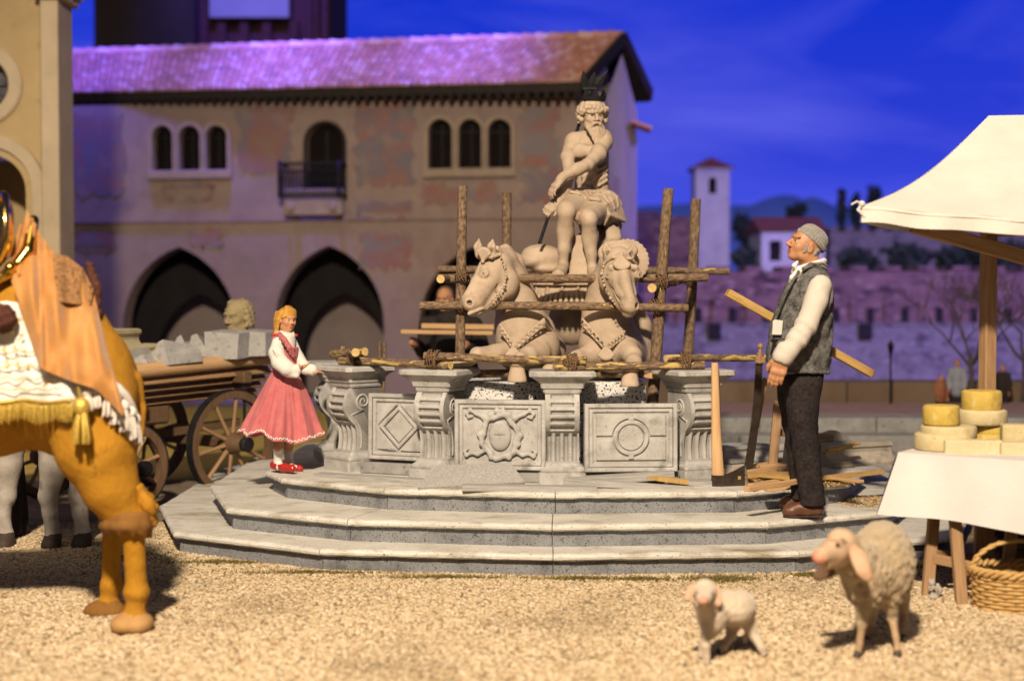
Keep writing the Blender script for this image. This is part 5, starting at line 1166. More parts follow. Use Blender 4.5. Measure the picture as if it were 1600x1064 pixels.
# armhole rim, front edge and hem
ah = []
for i in range(17): t = 2 * math.pi * i / 16; ah.append(P(1276 + 24 * math.sin(t), 458 - 34 * math.cos(t) , 8.545 + .015 * math.cos(t)))
vs.chain(ah, [.011] * 17, .008)
hem = []
for i in range(33): t = 2 * math.pi * i / 32; z, cx, cy, a, b = vl[0]; hem.append(Vector((cx + a * math.cos(t) * 1.0, cy + b * math.sin(t), z + .006 + .006 * math.sin(3 * t))))
vs.chain(hem, [.010] * 33, .008)
vs.chain(Pl([(1248, 424, 8.60), (1232, 450, 8.56), (1216, 484, 8.58), (1206, 525, 8.60), (1201, 575, 8.61)]), [.010] * 5, .012)
vs.chain(Pl([(1256, 420, 8.56), (1268, 414, 8.57), (1282, 418, 8.6)]), [.014] * 3, .012)
def folds(p):
    return (.006 * np.sin(p[:, 2] * 34 + 5 * np.sin(p[:, 0] * 11 + p[:, 1] * 8)) * np.exp(-((p[:, 2] - vl[2][0]) / .16) ** 2) + .0022 * np.sin(p[:, 0] * 90) * np.sin(p[:, 2] * 80 + p[:, 1] * 60)).astype(np.float32)
vs.warp(folds); part('waistcoat', vs.geo(), MT['felt'], man)
g = Geo(); a = P(1205, 528, 8.555); pk = [P(1203, 527, 8.56), P(1240, 525, 8.525), P(1241, 531, 8.522), P(1203, 533, 8.557)]
g.tube([P(1204, 530, 8.575), P(1216, 529, 8.545), P(1240, 528, 8.527)], .008, 8, flat=.6); part('pocket_welt', g, MT['felt'], man)
g = Geo(); c_ = P(1218, 477, 8.585); g.lathe(c_, [(.011, -.004), (.012, 0), (.011, .004), (.003, .005)], 14, axis=(-.5, -.85, .1)); c_ = P(1206, 522, 8.60); g.lathe(c_, [(.010, -.004), (.011, 0), (.010, .004)], 12, axis=(-.8, -.5, .0)); part('buttons', g, MT['felt_dark'], man)
# shirt sleeve, collar, scarf
sl = PS(.005)
sl.ch([(1281, 447, 8.55), (1275, 470, 8.49), (1260, 508, 8.445), (1246, 530, 8.43), (1231, 550, 8.42)], [18.5, 17.5, 16.5, 15.5, 14.5], 6)
sl.ch([(1229, 549, 8.42), (1224, 557, 8.42)], [17.5, 17], 1.5)
sl.ch([(1226, 551, 8.42), (1222, 562, 8.42)], [12.5, 13], 1, sub=True)
zc_el = P(1254, 516, 8.44).z
def sleeve_folds(p):
    d = (p[:, 0] - P(1254, 516, 8.44).x) * .6 + (p[:, 2] - zc_el); return (-.0035 * np.sin(d * 85 + 2.4 * np.sin((p[:, 1] - 8.44) * 24) + p[:, 0] * 10) * np.exp(-((d + .01) / .10) ** 2) - .003 * np.sin(p[:, 0] * 70 + p[:, 2] * 30) * np.exp(-((d + .10) / .08) ** 2)).astype(np.float32)
sl.warp(sleeve_folds)
part('shirt_sleeve', sl.geo(), MT['shirt'], man)
sl = PS(.006); sl.ch([(1264, 447, 8.90), (1257, 508, 9.0), (1240, 534, 9.0)], [19, 16, 14], 6); part('shirt_sleeve', sl.geo(), MT['shirt'], man)
co = PS(.0045)
for i in range(25):
    t = 2 * math.pi * i / 24; t2 = 2 * math.pi * (i + 1) / 24; f_ = lambda t: (1263 + 21 * math.cos(t), 424 - 8 * math.cos(t) - 3 + 3 * math.cos(t), YM + .085 * math.sin(t))
    co.c(f_(t), f_(t2), 5.5, 5.5, 3)
    h_ = lambda t: (1265 + 22 * math.cos(t), 415 - 7 * math.cos(t), YM + .09 * math.sin(t)); co.c(h_(t), h_(t2), 4, 4, 3)
co.ch([(1245, 422, 8.66), (1241, 415, 8.64), (1246, 409, 8.64)], [4, 3.5, 2], 2); co.ch([(1245, 426, 8.62), (1238, 434, 8.62), (1234, 441, 8.64)], [4.5, 4.5, 2], 2)
part('shirt_collar', co.geo(), MT['white_cotton'], man)
g = Geo()
for dz in (0, 5): g.tube(Pl([(1246, 434 + dz, 8.595), (1258, 421 + dz, 8.60), (1272, 412 + dz, 8.60), (1285, 411 + dz, 8.63), (1291, 416 + dz, 8.72), (1288, 416 + dz, 8.8)]), [.006, .008, .008, .008, .008, .006], 8)
part('striped_scarf', g, MT['knit'], man)
# trousers and shoes
tr = Sculpt(.0058)
def leg(ls, mod): loft_sdf(tr, ls, .03, 0, 2.0, mod=mod)
wr = lambda th, z: 1 + .06 * np.sin(z * 46 + 2.6 * np.sin(th)) * np.exp(-((z - .76) / .12) ** 2) + .055 * np.sin(z * 64 + 2.4 * np.cos(th)) * np.exp(-((z - .40) / .09) ** 2) + .03 * np.sin(3 * th + z * 8) + .03 * np.sin(z * 30 + 3 * th) * np.exp(-((z - 1.0) / .15) ** 2)
near = [lvl(789, 1250, 1289, 8.65, .072), lvl(770, 1249, 1288, 8.65, .074), lvl(740, 1245, 1284, 8.65, .078), lvl(715, 1241, 1283, 8.65, .082), lvl(690, 1237, 1281, 8.65, .085), lvl(660, 1231, 1277, 8.64, .088), lvl(630, 1226, 1280, 8.64, .095), lvl(600, 1221, 1284, 8.65, .10), lvl(578, 1219, 1288, 8.68, .10), lvl(560, 1222, 1284, 8.70, .08)]
farl = [lvl(780, 1236, 1272, 8.90, .068), lvl(740, 1234, 1270, 8.89, .075), lvl(690, 1228, 1268, 8.88, .085), lvl(630, 1216, 1270, 8.85, .095), lvl(590, 1211, 1282, 8.82, .10), lvl(560, 1218, 1280, 8.78, .08)]
leg(near, wr); leg(farl, wr); part('trousers', tr.geo(), MT['felt_dark'], man)
def shoe(x0, x1, py, Y, dirn=-1):
    b = P((x0 + x1) / 2, py, Y); L = (x1 - x0) * S(Y); s_ = Sculpt(.0045); X = lambda a, c_, z: b + Vector((a * L * dirn, c_, z))
    s_.chain([X(-.36, 0, .045), X(-.05, 0, .042), X(.25, 0, .034), X(.36, 0, .03)], [.040, .040, .040, .034], .02); s_.ell(X(-.30, 0, .06), (.045, .038, .035), None, .015); s_.ell(X(.05, 0, .065), (.06, .036, .026), None, .02)
    s_.cone(X(.12, -.03, .082), X(.12, .03, .082), .003, .003, .004); s_.plane_cut(b + Vector((0, 0, .012)), (0, 0, -1), .003)
    part('shoe', s_.geo(), MT['leather'], man)
    g = Geo(); n = 22; ring_ = [X(.02 + .44 * math.cos(2 * math.pi * i / n), .044 * math.sin(2 * math.pi * i / n) * (1 if math.cos(2 * math.pi * i / n) > 0 else .85), 0) for i in range(n)]
    g.loft([ring_, [p + Vector((0, 0, .012)) for p in ring_]]); g.box(X(-.33, 0, .008), (.07, .07, .016)); part('shoe_sole', g, MT['sole'], man)
shoe(1221, 1287, 807, 8.66); shoe(1219, 1262, 795, 8.92)
# what he carries
g = Geo(); a, b = P(1136, 457, 8.93), P(1362, 584, 8.97); g.beam(a, b, .05, .105, (0, 1, 0), bev=.004)
for v in range(0): pass
solo('timber_beam', g, MT['oldwood'], 'long rough yellow timber beam slanting behind the man in the waistcoat', 'beam')
g = Geo(); g.box(P(1214, 512, 8.545), (.062, .004, .085), (0, .05, .42)); g.box(P(1215.5, 511, 8.550), (.062, .004, .085), (0, .09, .42)); solo('folded_paper', g, MT['paper'], 'small folded white paper sticking out of the waistcoat pocket', 'paper')
# ------------------------------------------------------------------ the girl
YG = 9.85; gp = S(YG)
girl = thing('person', 'young person in pink dress and white blouse with orange blond hair and red shoes', 'person', P(440, 735, YG))
sc = PS(.0045); fw = Vector((.66, -.78, -.02)); up = Vector((.03, 0, 1))
HX = head(sc, P(449, 500, YG), fw, up, .168, child=True, nose=.75, male=False); Rm = rotm(fw, up)
sc.ch([(447, 512, YG), (445, 528, YG)], [8, 8.5], 5); sc.ch([(446, 535, YG), (445, 575, YG), (444, 600, YG)], [14, 13, 15], 6)
sc.ch([(434, 537, 9.78), (437, 566, 9.72), (462, 577, 9.66)], [6, 5, 4], 3); sc.ch([(456, 537, 9.94), (464, 566, 9.9), (484, 579, 9.84)], [6, 5, 4], 3)
hand(sc, P(468, 576, 9.66), Vector((.85, -.25, .42)), Vector((-.3, .25, -.95)), .11, curl=.18, thumb=1, k=.2)
hand(sc, P(487, 580, 9.84), Vector((1, -.2, -.10)), Vector((0, .2, 1)), .11, curl=.15, thumb=-1, k=.2)
sc.ch([(440, 600, 9.82), (437, 660, 9.78), (435, 700, 9.76), (434, 722, 9.78)], [12, 10, 7.5, 5], 4); sc.ch([(450, 600, 9.9), (455, 660, 9.92), (450, 700, 9.95), (452, 724, 9.92)], [12, 10, 7.5, 5], 4)
sc.ch([(434, 722, 9.78), (436, 728, 9.76), (450, 731, 9.72)], [5, 5, 4], 2); sc.ch([(452, 722, 9.92), (454, 727, 9.9), (462, 730, 9.88)], [5, 5, 4], 2)
part('body', sc.geo(), [MT['skin_girl'], MT['eyewhite'], MT['iris'], MT['lips'], MT['blondbrow']], girl)
hb = PS(.0045); H = .168
hb.ell(HX(0, -.10, .16), [.37 * H, .42 * H, .38 * H], Rm, .006); hb.ell(HX(0, .40, -.16), [.40 * H, .33 * H, .36 * H], Rm, .008, sub=True)
for i in range(15): u = -1 + 2 * i / 14; hb.chain([HX(u * .10, .02, .52), HX(u * .22, .27 - .06 * u * u, .42 - .05 * u * u), HX(u * .33, .34 - .20 * u * u, .20 - .10 * u * u)], [.011, .011, .007], .006)
for s_ in (-1, 1):
    for i in range(6): hb.chain([HX(s_ * .30, -.02 - .07 * i, .30), HX(s_ * .375, -.06 - .06 * i, .0), HX(s_ * .36, -.16 - .04 * i, -.30), HX(s_ * .36, -.22 - .03 * i, -.55)], [.012, .011, .011, .009], .006)
    hb.chain([HX(s_ * .36, -.25, -.5), HX(s_ * .44, -.22, -.75), HX(s_ * .48, -.14, -1.0)], [.016, .016, .011], .006)
part('hair', hb.geo(), MT['blond'], girl)
g = Geo()
for s_ in (-1, 1):
    c_ = HX(s_ * .46, -.19, -.66); g.ell(c_, .013, None, 0, 8, 6)
    for k_ in (-1, 1): g.ell(c_ + Rm @ Vector((0, k_ * .022, .004)), (.018, .018, .012), None, 0, 8, 6)
    for k_ in (-1, 1): g.tube([c_, c_ + Vector((.008 * k_, -.01, -.04)), c_ + Vector((.016 * k_, -.01, -.07))], [.006, .008, .005], 6, flat=.4)
part('hair_ribbons', g, MT['red'], girl)
bl = PS(.0048)
bl.ch([(434, 536, 9.79), (432, 552, 9.73), (437, 566, 9.68), (448, 575, 9.66), (458, 578, 9.66)], [9.5, 12, 12.5, 12, 8.5], 4); bl.ch([(458, 578, 9.66), (464, 577, 9.66)], [6.5, 8.5], 2); bl.ch([(450, 584, 9.67), (463, 586, 9.65)], [6, 5], 3); bl.ch([(464, 575, 9.66), (472, 575, 9.66)], [4.5, 5], 1, sub=True)
for i in range(5): bl.ch([(426 + 3 * i, 545 + 6 * i, 9.665), (434 + 4 * i, 556 + 5 * i, 9.63)], [1.2, 1.6], 3)
part('blouse_sleeve', bl.geo(), MT['white_cotton'], girl)
bl = PS(.0048); bl.ch([(456, 537, 9.94), (464, 560, 9.9), (478, 576, 9.85), (484, 577, 9.84)], [9, 11, 9, 8], 4); bl.ch([(482, 578, 9.84), (487, 578, 9.84)], [8, 9.5], 2); part('blouse_sleeve', bl.geo(), MT['white_cotton'], girl)
bl = PS(.0048); bl.ch([(446, 532, YG), (446, 556, YG)], [16, 15], 6)
for i in range(20):
    t = 2 * math.pi * i / 20; bl.e((446 + 11.5 * math.cos(t), 524 - 2.5 * math.sin(t * 2), YG + .05 * math.sin(t)), (4, 4.5 + (i % 2), 4), k=1.5)
part('blouse', bl.geo(), MT['white_cotton'], girl)
bd = PS(.0048); loft_sdf(bd, [lvl(582, 426, 463, YG, .085), lvl(570, 428, 463, YG, .085), lvl(555, 432, 466, YG, .09), lvl(542, 440, 466, YG, .085)], .012)
for off in (-.12, .10):
    pts = [(437, 522, YG + off * .6 + .01), (444, 530, YG + off - .03), (452, 542, YG + off - .015), (458, 556, YG + off * .7 - .0)] if off < 0 else [(452, 522, YG + off * .6), (460, 534, YG + off), (464, 550, YG + off * .6), (463, 566, YG + .02)]
    bd.ch(pts, [3.6, 4, 4, 4], 2)
    if off < 0: bd.ch([(437, 522, YG - .06), (429, 530, YG - .03), (427, 545, YG + .02), (430, 565, YG + .03)], [3.6, 4, 4, 3.5], 2)
    for i in range(14): t = i / 13 * (len(pts) - 1); j = min(int(t), len(pts) - 2); q = t - j; p_ = tuple(pts[j][c_] + (pts[j + 1][c_] - pts[j][c_]) * q for c_ in range(3)); bd.e((p_[0] - 4 + 3 * (i % 2), p_[1], p_[2] - .014), 2.0, k=.8)
part('bodice', bd.geo(), MT['pink'], girl)
g = Geo()
for i in range(4): g.ell(P(460 + .8 * i, 545 + 8 * i, YG - .085), .006, None, 0, 8, 5)
part('bodice_buttons', g, MT['red'], girl)
# skirt
wc = P(444, 578, YG); hemz = P(440, 684, YG).z; g = Geo(); hemline = []
def skirt(iu, iv, inset=0.0):
    a = iu * 2 * math.pi; t = iv; hx = 66 * gp * (.25 + .75 * t ** .85) if t > 0 else 17 * gp; hx = (17 + 43 * t ** .85) * gp; hy = (.075 + .17 * t ** .85)
    fold = 1 + (.25 * min(1, t * 6) + .75 * t) * (.10 * math.sin(8 * a + 1.1 * t) + .06 * math.sin(5 * a + 2 + .8 * t) + .045 * math.sin(17 * a + 2 * t) + .025 * math.sin(29 * a - 3 * t)); lx = -(10 * t ** 1.5) * gp + 4 * gp * t
    x = wc.x + lx + (hx * fold - inset) * math.cos(a); y = wc.y + (hy * fold - inset) * math.sin(a)
    lift = .05 * math.exp(-((a - 4.35) / .42) ** 2) + .028 * math.exp(-((a - 3.14) / .6) ** 2) + .018 * math.sin(2 * a + 1) + .012 * math.sin(9 * a + 1.3)
    return Vector((x, y, wc.z + (hemz - wc.z) * t + lift * t * t))
g.grid(lambda u, v: skirt(u, v), 144, 26); g.grid(lambda u, v: skirt(u, v, .006), 144, 26); g.grid(lambda u, v: skirt(u, 1, .006 * v), 144, 1); part('skirt', g, MT['pink'], girl)
for k_, rr in ((.965, .0042),):
    g = Geo(); pts = []
    for i in range(288): u = i / 288; p_ = skirt(u, k_ + (.012 if i % 4 < 2 else -.012)); c_ = Vector((wc.x, wc.y, p_.z)); pts.append(p_ + (p_ - c_).normalized() * .003)
    g.tube(pts, rr, 5, cap=False, closed=True); part('zigzag_trim', g, MT['white_cotton'], girl)
g = Geo(); g.tube([wc + Vector((18.5 * gp * math.cos(t), .082 * math.sin(t), .002)) for t in [2 * math.pi * i / 28 for i in range(28)]], .011, 8, closed=True); part('waistband', g, MT['pink'], girl)
for pts in ([(435, 700, 9.76), (434, 722, 9.78)], [(450, 702, 9.95), (452, 724, 9.92)]):
    s_ = PS(.0045); s_.ch(pts, [8, 6.2], 3); s_.ch([(pts[1][0], pts[1][1], pts[1][2]), (pts[1][0] + 3, 729, pts[1][2] - .02), (pts[1][0] + 13, 731, pts[1][2] - .06)], [6.2, 6.0, 4.6], 3)
    for q in range(2): s_.ch([(pts[0][0] - 6, pts[0][1] + 2 + 3 * q, pts[0][2] - .02), (pts[0][0] + 6, pts[0][1] + 2 + 3 * q, pts[0][2] - .02)], [2, 2], 2)
    part('white_sock', s_.geo(), MT['white_cotton'], girl)
for (x0, y0, Y0, x1, y1, Y1) in ((429, 726, 9.79, 457, 732, 9.70), (447, 727, 9.93, 468, 732, 9.86)):
    s_ = PS(.0042); s_.ch([(x0, y0, Y0), ((x0 + x1) / 2, (y0 + y1) / 2 + 1, (Y0 + Y1) / 2), (x1, y1, Y1)], [7.5, 7, 6], 3); s_.ch([(x0 + 2, y0 - 7, Y0), (x0 + 10, y0 - 6, (Y0 + Y1) / 2)], [6.3, 5.2], 1.5, sub=True)
    part('red_shoe', s_.geo(), MT['redshoe'], girl)
# ------------------------------------------------------------------ simple clothed figures further back
def figure(base, h, face, coat, legs, skin, hairm, label, cat='person', group=None, arms=None, hat=None, lean=(0, 0), res=.009):
    """standing clothed person; face = yaw direction vector, arms = two lists of joints in units of height"""
    r = thing('person', label, cat, base, group); f = Vector((*face, 0)).normalized(); u = Vector((-f.y, f.x, 0)); L = Vector((lean[0], lean[1], 0))
    X = lambda a, b, z: Vector(base) + (u * -a + f * b + Vector((0, 0, z)) + L * max(z - .5, 0)) * h
    sc = Sculpt(res * .7 * h / 1.7); head(sc, X(0, .02, .93), f, (0, 0, 1), .132 * h, nose=1); sc.chain([X(0, 0, .87), X(0, 0, .80), X(0, 0, .5)], [.034 * h, .04 * h, .06 * h], .02)
    arms = arms or [[(-.11, 0, .80), (-.14, .02, .63), (-.13, .08, .48)], [(.11, 0, .80), (.14, .02, .63), (.13, .08, .48)]]
    for i, A_ in enumerate(arms):
        q = [X(*p) for p in A_]; sc.chain(q, [.026 * h, .022 * h, .017 * h], .015); hand(sc, q[-1], (q[-1] - q[-2]) + Vector((0, 0, -.001)), u * (1 if i else -1) + f * .2, .105 * h, curl=.5, thumb=1 if i else -1)
    for s_ in (-1, 1): sc.chain([X(.05 * s_, 0, .5), X(.05 * s_, 0, .27), X(.05 * s_, -.01, .05), X(.05 * s_, .06, .02)], [.05 * h, .035 * h, .022 * h, .02 * h], .02)
    part('body', sc.geo(), skin, r)
    c = Sculpt(res * h / 1.7); c.chain([X(0, 0, .81), X(0, .005, .68), X(0, .01, .55), X(0, 0, .44)], [.075 * h, .098 * h, .098 * h, .105 * h], .03); c.cone(X(-.09, 0, .80), X(.09, 0, .80), .045 * h, .045 * h, .03)
    for A_ in arms:
        q = [X(*p) for p in A_]; q[-1] = q[-2].lerp(q[-1], .86); c.chain(q, [.045 * h, .036 * h, .030 * h], .02)
    part('coat', c.geo(), coat, r)
    l_ = Sculpt(res * h / 1.7)
    for s_ in (-1, 1): l_.chain([X(.05 * s_, 0, .47), X(.052 * s_, 0, .27), X(.052 * s_, -.01, .05)], [.06 * h, .046 * h, .036 * h], .015)
    part('trousers', l_.geo(), legs, r)
    hh = Sculpt(res * .8 * h / 1.7); hh.ell(X(0, -.008, .955), (.048 * h, .052 * h, .05 * h), None, .01); hh.ell(X(0, .075, .905), (.042 * h, .045 * h, .042 * h), None, .01, sub=True)
    part('hat' if hat else 'hair', hh.geo(), hat or hairm, r); return r
figure(P(722, 695, 13.0).xy.to_3d(), 1.74, (-.25, -1), MT['darkcoat'], MT['darkcoat'], SKIN, MT['brow'], 'person in a dark coat carrying pale boards behind the fountain scaffold', lean=(-.20, 0),
       arms=[[(-.13, 0, .80), (-.17, .05, .66), (-.135, .24, .705)], [(.13, 0, .80), (.17, .05, .66), (.135, .24, .705)]])
for (x0, x1, py, dy, lab) in ((660, 773, 509, -.0, 'upper of two pale boards held by the dark coated person'), (628, 771, 518, .0, 'lower, longer of two pale boards held by the dark coated person')):
    a, b = P(x0, py, 12.5), P(x1, py + 2, 12.46); g = Geo(); g.beam(a, b, .16, .044 if py < 512 else .036, (0, 0, 1), bev=.003)
    g2 = solo('wooden_board', g, MT['palewood'], lab, 'board', 'boards carried behind the fountain')
MT['robe'] = M('rust_robe', [(.20, .07, .035), (.28, .11, .05)], 6, 6, .9, .3, 40)
MT['blueshirt'] = M('grey_blue_cloth', [(.20, .21, .25), (.27, .28, .32)], 6, 6, .9, .3, 40)
pr = figure(G(-6, 838), 1.52, (.75, -.66), MT['darkcoat'], MT['darkcoat'], SKIN, MT['brow'], 'person in a long dark robe behind the camel, pointing with an outstretched hand',
       arms=[[(-.11, 0, .80), (-.14, .02, .63), (-.13, .08, .48)], [(.06, .07, .80), (-.06, .20, .825), (-.135, .385, .905)]])
bs = G(-6, 838); rb = Sculpt(.012); loft_sdf(rb, [(.02, bs.x, bs.y, .21, .20), (.4, bs.x, bs.y, .19, .18), (.8, bs.x, bs.y, .155, .15), (1.0, bs.x, bs.y, .14, .14)], .02, mod=lambda th, z: 1 + .06 * np.sin(9 * th) * np.clip(1 - z, 0, 1)); part('robe_skirt', rb.geo(), MT['darkcoat'], pr)
for (px_, py_, Y_, hh_, f_, c_, lab) in ((1495, 652, 16.0, .66, (-.4, -1), 'blueshirt', 'small far person in grey blue clothes on the plaza left of the bare tree'), (1469, 655, 15.7, .50, (.3, -1), 'robe', 'small far person in rust clothes, shorter and left of the grey blue one'), (1566, 652, 16.0, .60, (-.5, -1), 'darkcoat', 'small far person in dark clothes behind the stacked cheeses by the stall post')):
    figure(P(px_, py_, Y_), hh_, f_, MT[c_], MT['darkcoat'], SKIN, MT['brow'], lab, group='people on the far plaza', res=.012)
# ================================================================== animals
MT['camel'] = M('camel_hide', [(.33, .148, .011), (.44, .215, .020)], 5, 7, .85, .9, 75, spec=.15, spots=[((.24, .11, .014), 4, .54, .78), ((.30, .14, .016), 38, .56, .7)], bdist=.008, stretch=(1, 1, .45))
MT['camel_dark'] = M('camel_dark_fur', [(.15, .065, .012), (.24, .11, .02)], 9, 7, .85, .6, 60)
MT['camel_pale'] = M('camel_pale_pad', [(.34, .18, .06), (.42, .24, .09)], 6, 6, .8, .3, 60)
MT['wool'] = M('cream_wool', [(.33, .235, .125), (.48, .37, .23)], 15, 8, .95, 1.0, 44, sheen=.3, spots=[((.26, .18, .08), 7, .55, .8)], bdist=.02)
MT['sheepface'] = M('pale_sheep_face', [(.46, .31, .19), (.54, .39, .26)], 8, 5, .75, .2, 60)
MT['sheepear'] = M('sheep_ear_pink', [(.46, .27, .165), (.53, .34, .22)], 8, 5, .7, .2, 60)
MT['sheepear_shaded'] = M('sheep_ear_shaded', [(.10, .055, .03), (.16, .09, .05)], 8, 5, .8, .2, 60)  # far ear: its shadow is put into this darker colour
MT['sheepleg'] = M('sheep_leg', [(.30, .19, .10), (.44, .31, .19)], 9, 6, .85, .3, 60)
MT['hoof'] = M('dark_hoof', [(.035, .025, .018), (.07, .05, .035)], 14, 5, .6, .2, 50)
MT['lambwool'] = M('lamb_wool', [(.46, .36, .25), (.58, .48, .36)], 14, 7, .95, .8, 50, sheen=.3, bdist=.015)
MT['nose'] = M('pink_nose', [(.56, .24, .15), (.6, .28, .19)], 8, 3, .5)
MT['ox'] = M('pale_grey_ox', [(.30, .26, .22), (.48, .43, .37)], 8, 7, .85, .4, 50, spots=[((.14, .12, .11), 9, .56, .75)])
MT['orange_satin'] = M('orange_satin', [(.33, .14, .03), (.44, .21, .06)], 4, 5, .62, .25, 60, sheen=.25, spec=.25, spots=[((.46, .25, .09), 5, .55, .8)])
MT['shawl'] = M('brown_speckled_shawl', [(.16, .075, .03), (.36, .19, .07)], 55, 8, .95, .8, 120, spots=[((.06, .03, .015), 60, .56, .64)])
MT['furbrown'] = M('dark_red_brown_fur', [(.04, .012, .008), (.10, .03, .018)], 50, 7, .9, .8, 90)
MT['lace'] = M('white_lace_cloth', [(.66, .62, .56), (.76, .73, .68)], 12, 6, .9, .6, 70, spots=[((.50, .30, .09), 16, .635, .68)])
MT['gold'] = M('polished_gold', [(.72, .44, .08), (.82, .54, .13)], 3, 4, .16, .05, 20, metal=1.0)
MT['goldthread'] = M('gold_thread', [(.48, .31, .04), (.70, .50, .12)], 60, 5, .38, .4, 120, metal=.55)
MT['tassel_white'] = M('white_wool_tassel', [(.66, .60, .52), (.76, .71, .64)], 40, 6, .95, .8, 90)
# ------------------------------------------------------------------ camel
YCm = 7.05
camel = thing('camel', 'ochre camel draped in orange and white cloth with gold fringe, head out of the picture', 'camel', G(200, 985))
BODY = [(-60, 608, 7.05, 190, 112, 105), (118, 606, 7.05, 96, 112, 100), (60, 500, 7.05, 95, 90, 78)]
sc = PS(.0105)
sc.e((-60, 608, YCm), (190, 112, 105), k=30); sc.e((118, 606, YCm), (96, 112, 100), k=30); sc.e((60, 500, YCm), (95, 92, 78), k=40); sc.e((-200, 600, YCm), (110, 105, 95), k=30)
sc.ch([(140, 630, 6.90), (150, 700, 6.86), (172, 760, 6.86), (199, 808, 6.88)], [74, 59, 41, 29], 20)
sc.ch([(184, 795, 6.86), (206, 815, 6.86)], [26, 24], 12)
sc.ch([(208, 820, 6.87), (211, 880, 6.87), (213, 918, 6.87)], [18.5, 16, 17], 5); sc.e((213, 926, 6.87), (21, 16, 21), k=8); sc.ch([(222, 845, 6.9), (224, 905, 6.9)], [4, 4], 5); sc.ch([(213, 935, 6.87), (210, 960, 6.86)], [15, 17], 6)
sc.ch([(140, 640, 7.22), (160, 730, 7.26), (176, 800, 7.28)], [62, 42, 24], 20); sc.ch([(177, 800, 7.28), (174, 880, 7.28), (174, 906, 7.28)], [17, 14, 15], 5); sc.e((174, 915, 7.28), (18, 14, 18), k=8); sc.ch([(173, 922, 7.28), (168, 944, 7.27)], [14, 15], 6)
for (x_, Y_) in ((-235, 6.9), (-265, 7.25)):
    sc.ch([(x_, 660, Y_), (x_ + 4, 760, Y_), (x_, 800, Y_)], [52, 28, 24], 16); gy = 465 + CAM_H * FPX / Y_; sc.ch([(x_, 800, Y_), (x_, gy - 60, Y_), (x_ - 6, gy - 30, Y_)], [18, 15, 17], 6); sc.e((x_ - 12, gy - 15, Y_), (36, 18, 30), k=6)
sc.ch([(-270, 580, YCm), (-370, 600, YCm), (-440, 520, YCm), (-450, 400, YCm), (-440, 320, YCm)], [60, 48, 40, 32, 30], 20); sc.ch([(-445, 312, YCm), (-500, 322, YCm), (-540, 340, YCm)], [32, 24, 18], 12)
sc.ch([(212, 590, 7.05), (221, 640, 7.06), (219, 690, 7.06)], [10, 8, 6], 5)
sc.e((196, 974, 6.84), (24, 17, 32), k=4, m=2); sc.e((218, 974, 6.86), (22, 17, 32), k=2.5, m=2); sc.e((165, 953, 7.27), (34, 17, 32), k=5, m=1)
def furry(p): return (.0016 * np.sin(p[:, 0] * 50 + 3 * np.sin(p[:, 2] * 31)) * np.sin(p[:, 2] * 49 + p[:, 1] * 27)).astype(np.float32)
sc.warp(furry); camel_geo = sc.geo(2); part('body', camel_geo, [MT['camel'], MT['camel_dark'], MT['camel_pale']], camel)
fr = PS(.007)                                            # curly fur at the knee and the hock tuft
for i in range(30):
    t = i / 29; a = math.pi * (2 * t); x_ = 196 + 33 * math.cos(a); Y_ = 6.875 + .095 * math.sin(a); fr.ch([(x_, 806, Y_), (x_ + random.uniform(-3, 3), 822, Y_ - .006), (x_ + random.uniform(-4, 4) + 6 * (x_ > 200), 836 + random.uniform(-5, 3), Y_)], [7, 8, 3], 4)
part('knee_fur', fr.geo(), MT['camel_dark'], camel)
fr = PS(.007)
for i in range(13): fr.ch([(216 + random.uniform(-3, 4), 760 + i * 2.5, 6.9 + random.uniform(-.06, .06)), (229 + random.uniform(-3, 6), 776 + i * 2.6, 6.9 + random.uniform(-.06, .06)), (238 + random.uniform(-6, 5), 792 + i * 2.2, 6.9 + random.uniform(-.05, .05)), (233 + random.uniform(-8, 3), 812 + i * 1.3, 6.9)], [6, 8, 6, 2.5], 3)
part('hock_tuft', fr.geo(), MT['camel'], camel)
from mathutils.bvhtree import BVHTree
cg = camel_geo; bvh = BVHTree.FromPolygons([Vector(v) for v in cg.v.tolist()], cg.f.tolist())
def bodyY(x, y):
    """depth at which the photo ray through (x, y) meets the camel's hide"""
    h = bvh.ray_cast(Vector((0, 0, CAM_H)), _ray(x, y).normalized()); return h[0].y if h[0] is not None else 7.0
def drape(name, top, bot, mat, off=.012, nu=40, nv=26, fold=None, thick=.008):
    """cloth hung over the body between an upper and a lower line of photo points"""
    def lerp(pts, u):
        q = u * (len(pts) - 1); i = min(int(q), len(pts) - 2); f_ = q - i; return tuple(pts[i][k] * (1 - f_) + pts[i + 1][k] * f_ for k in (0, 1))
    def fn(u, v, extra=0.0):
        a, b = lerp(top, u), lerp(bot, u); x, y = a[0] + (b[0] - a[0]) * v, a[1] + (b[1] - a[1]) * v
        d = fold(u, v) if fold else 0
        ys = [bodyY(x + i * 14, y + j * 14) for i in (-1, 0, 1) for j in (-1, 0, 1)]
        return P(x, y, .5 * sum(ys) / len(ys) + .5 * min(ys) - off - d + extra)
    g = Geo(); g.grid(fn, nu, nv); g.grid(lambda u, v: fn(u, v, thick), nu, nv); g.grid(lambda u, v: fn(u, 1, thick * v), nu, 1); g.grid(lambda u, v: fn(1, u, thick * v), nv, 1)
    return part(name, g, mat, camel)
drape('white_lace_blanket', [(-190, 500), (-60, 480), (10, 470), (70, 480), (110, 560), (140, 596)], [(-190, 634), (-60, 640), (20, 636), (60, 632), (100, 636), (124, 634)], MT['lace'], .022, 60, 24, lambda u, v: .010 * v * math.sin(u * 40) + .006 * math.sin(u * 17 + v * 7))
g = Geo()
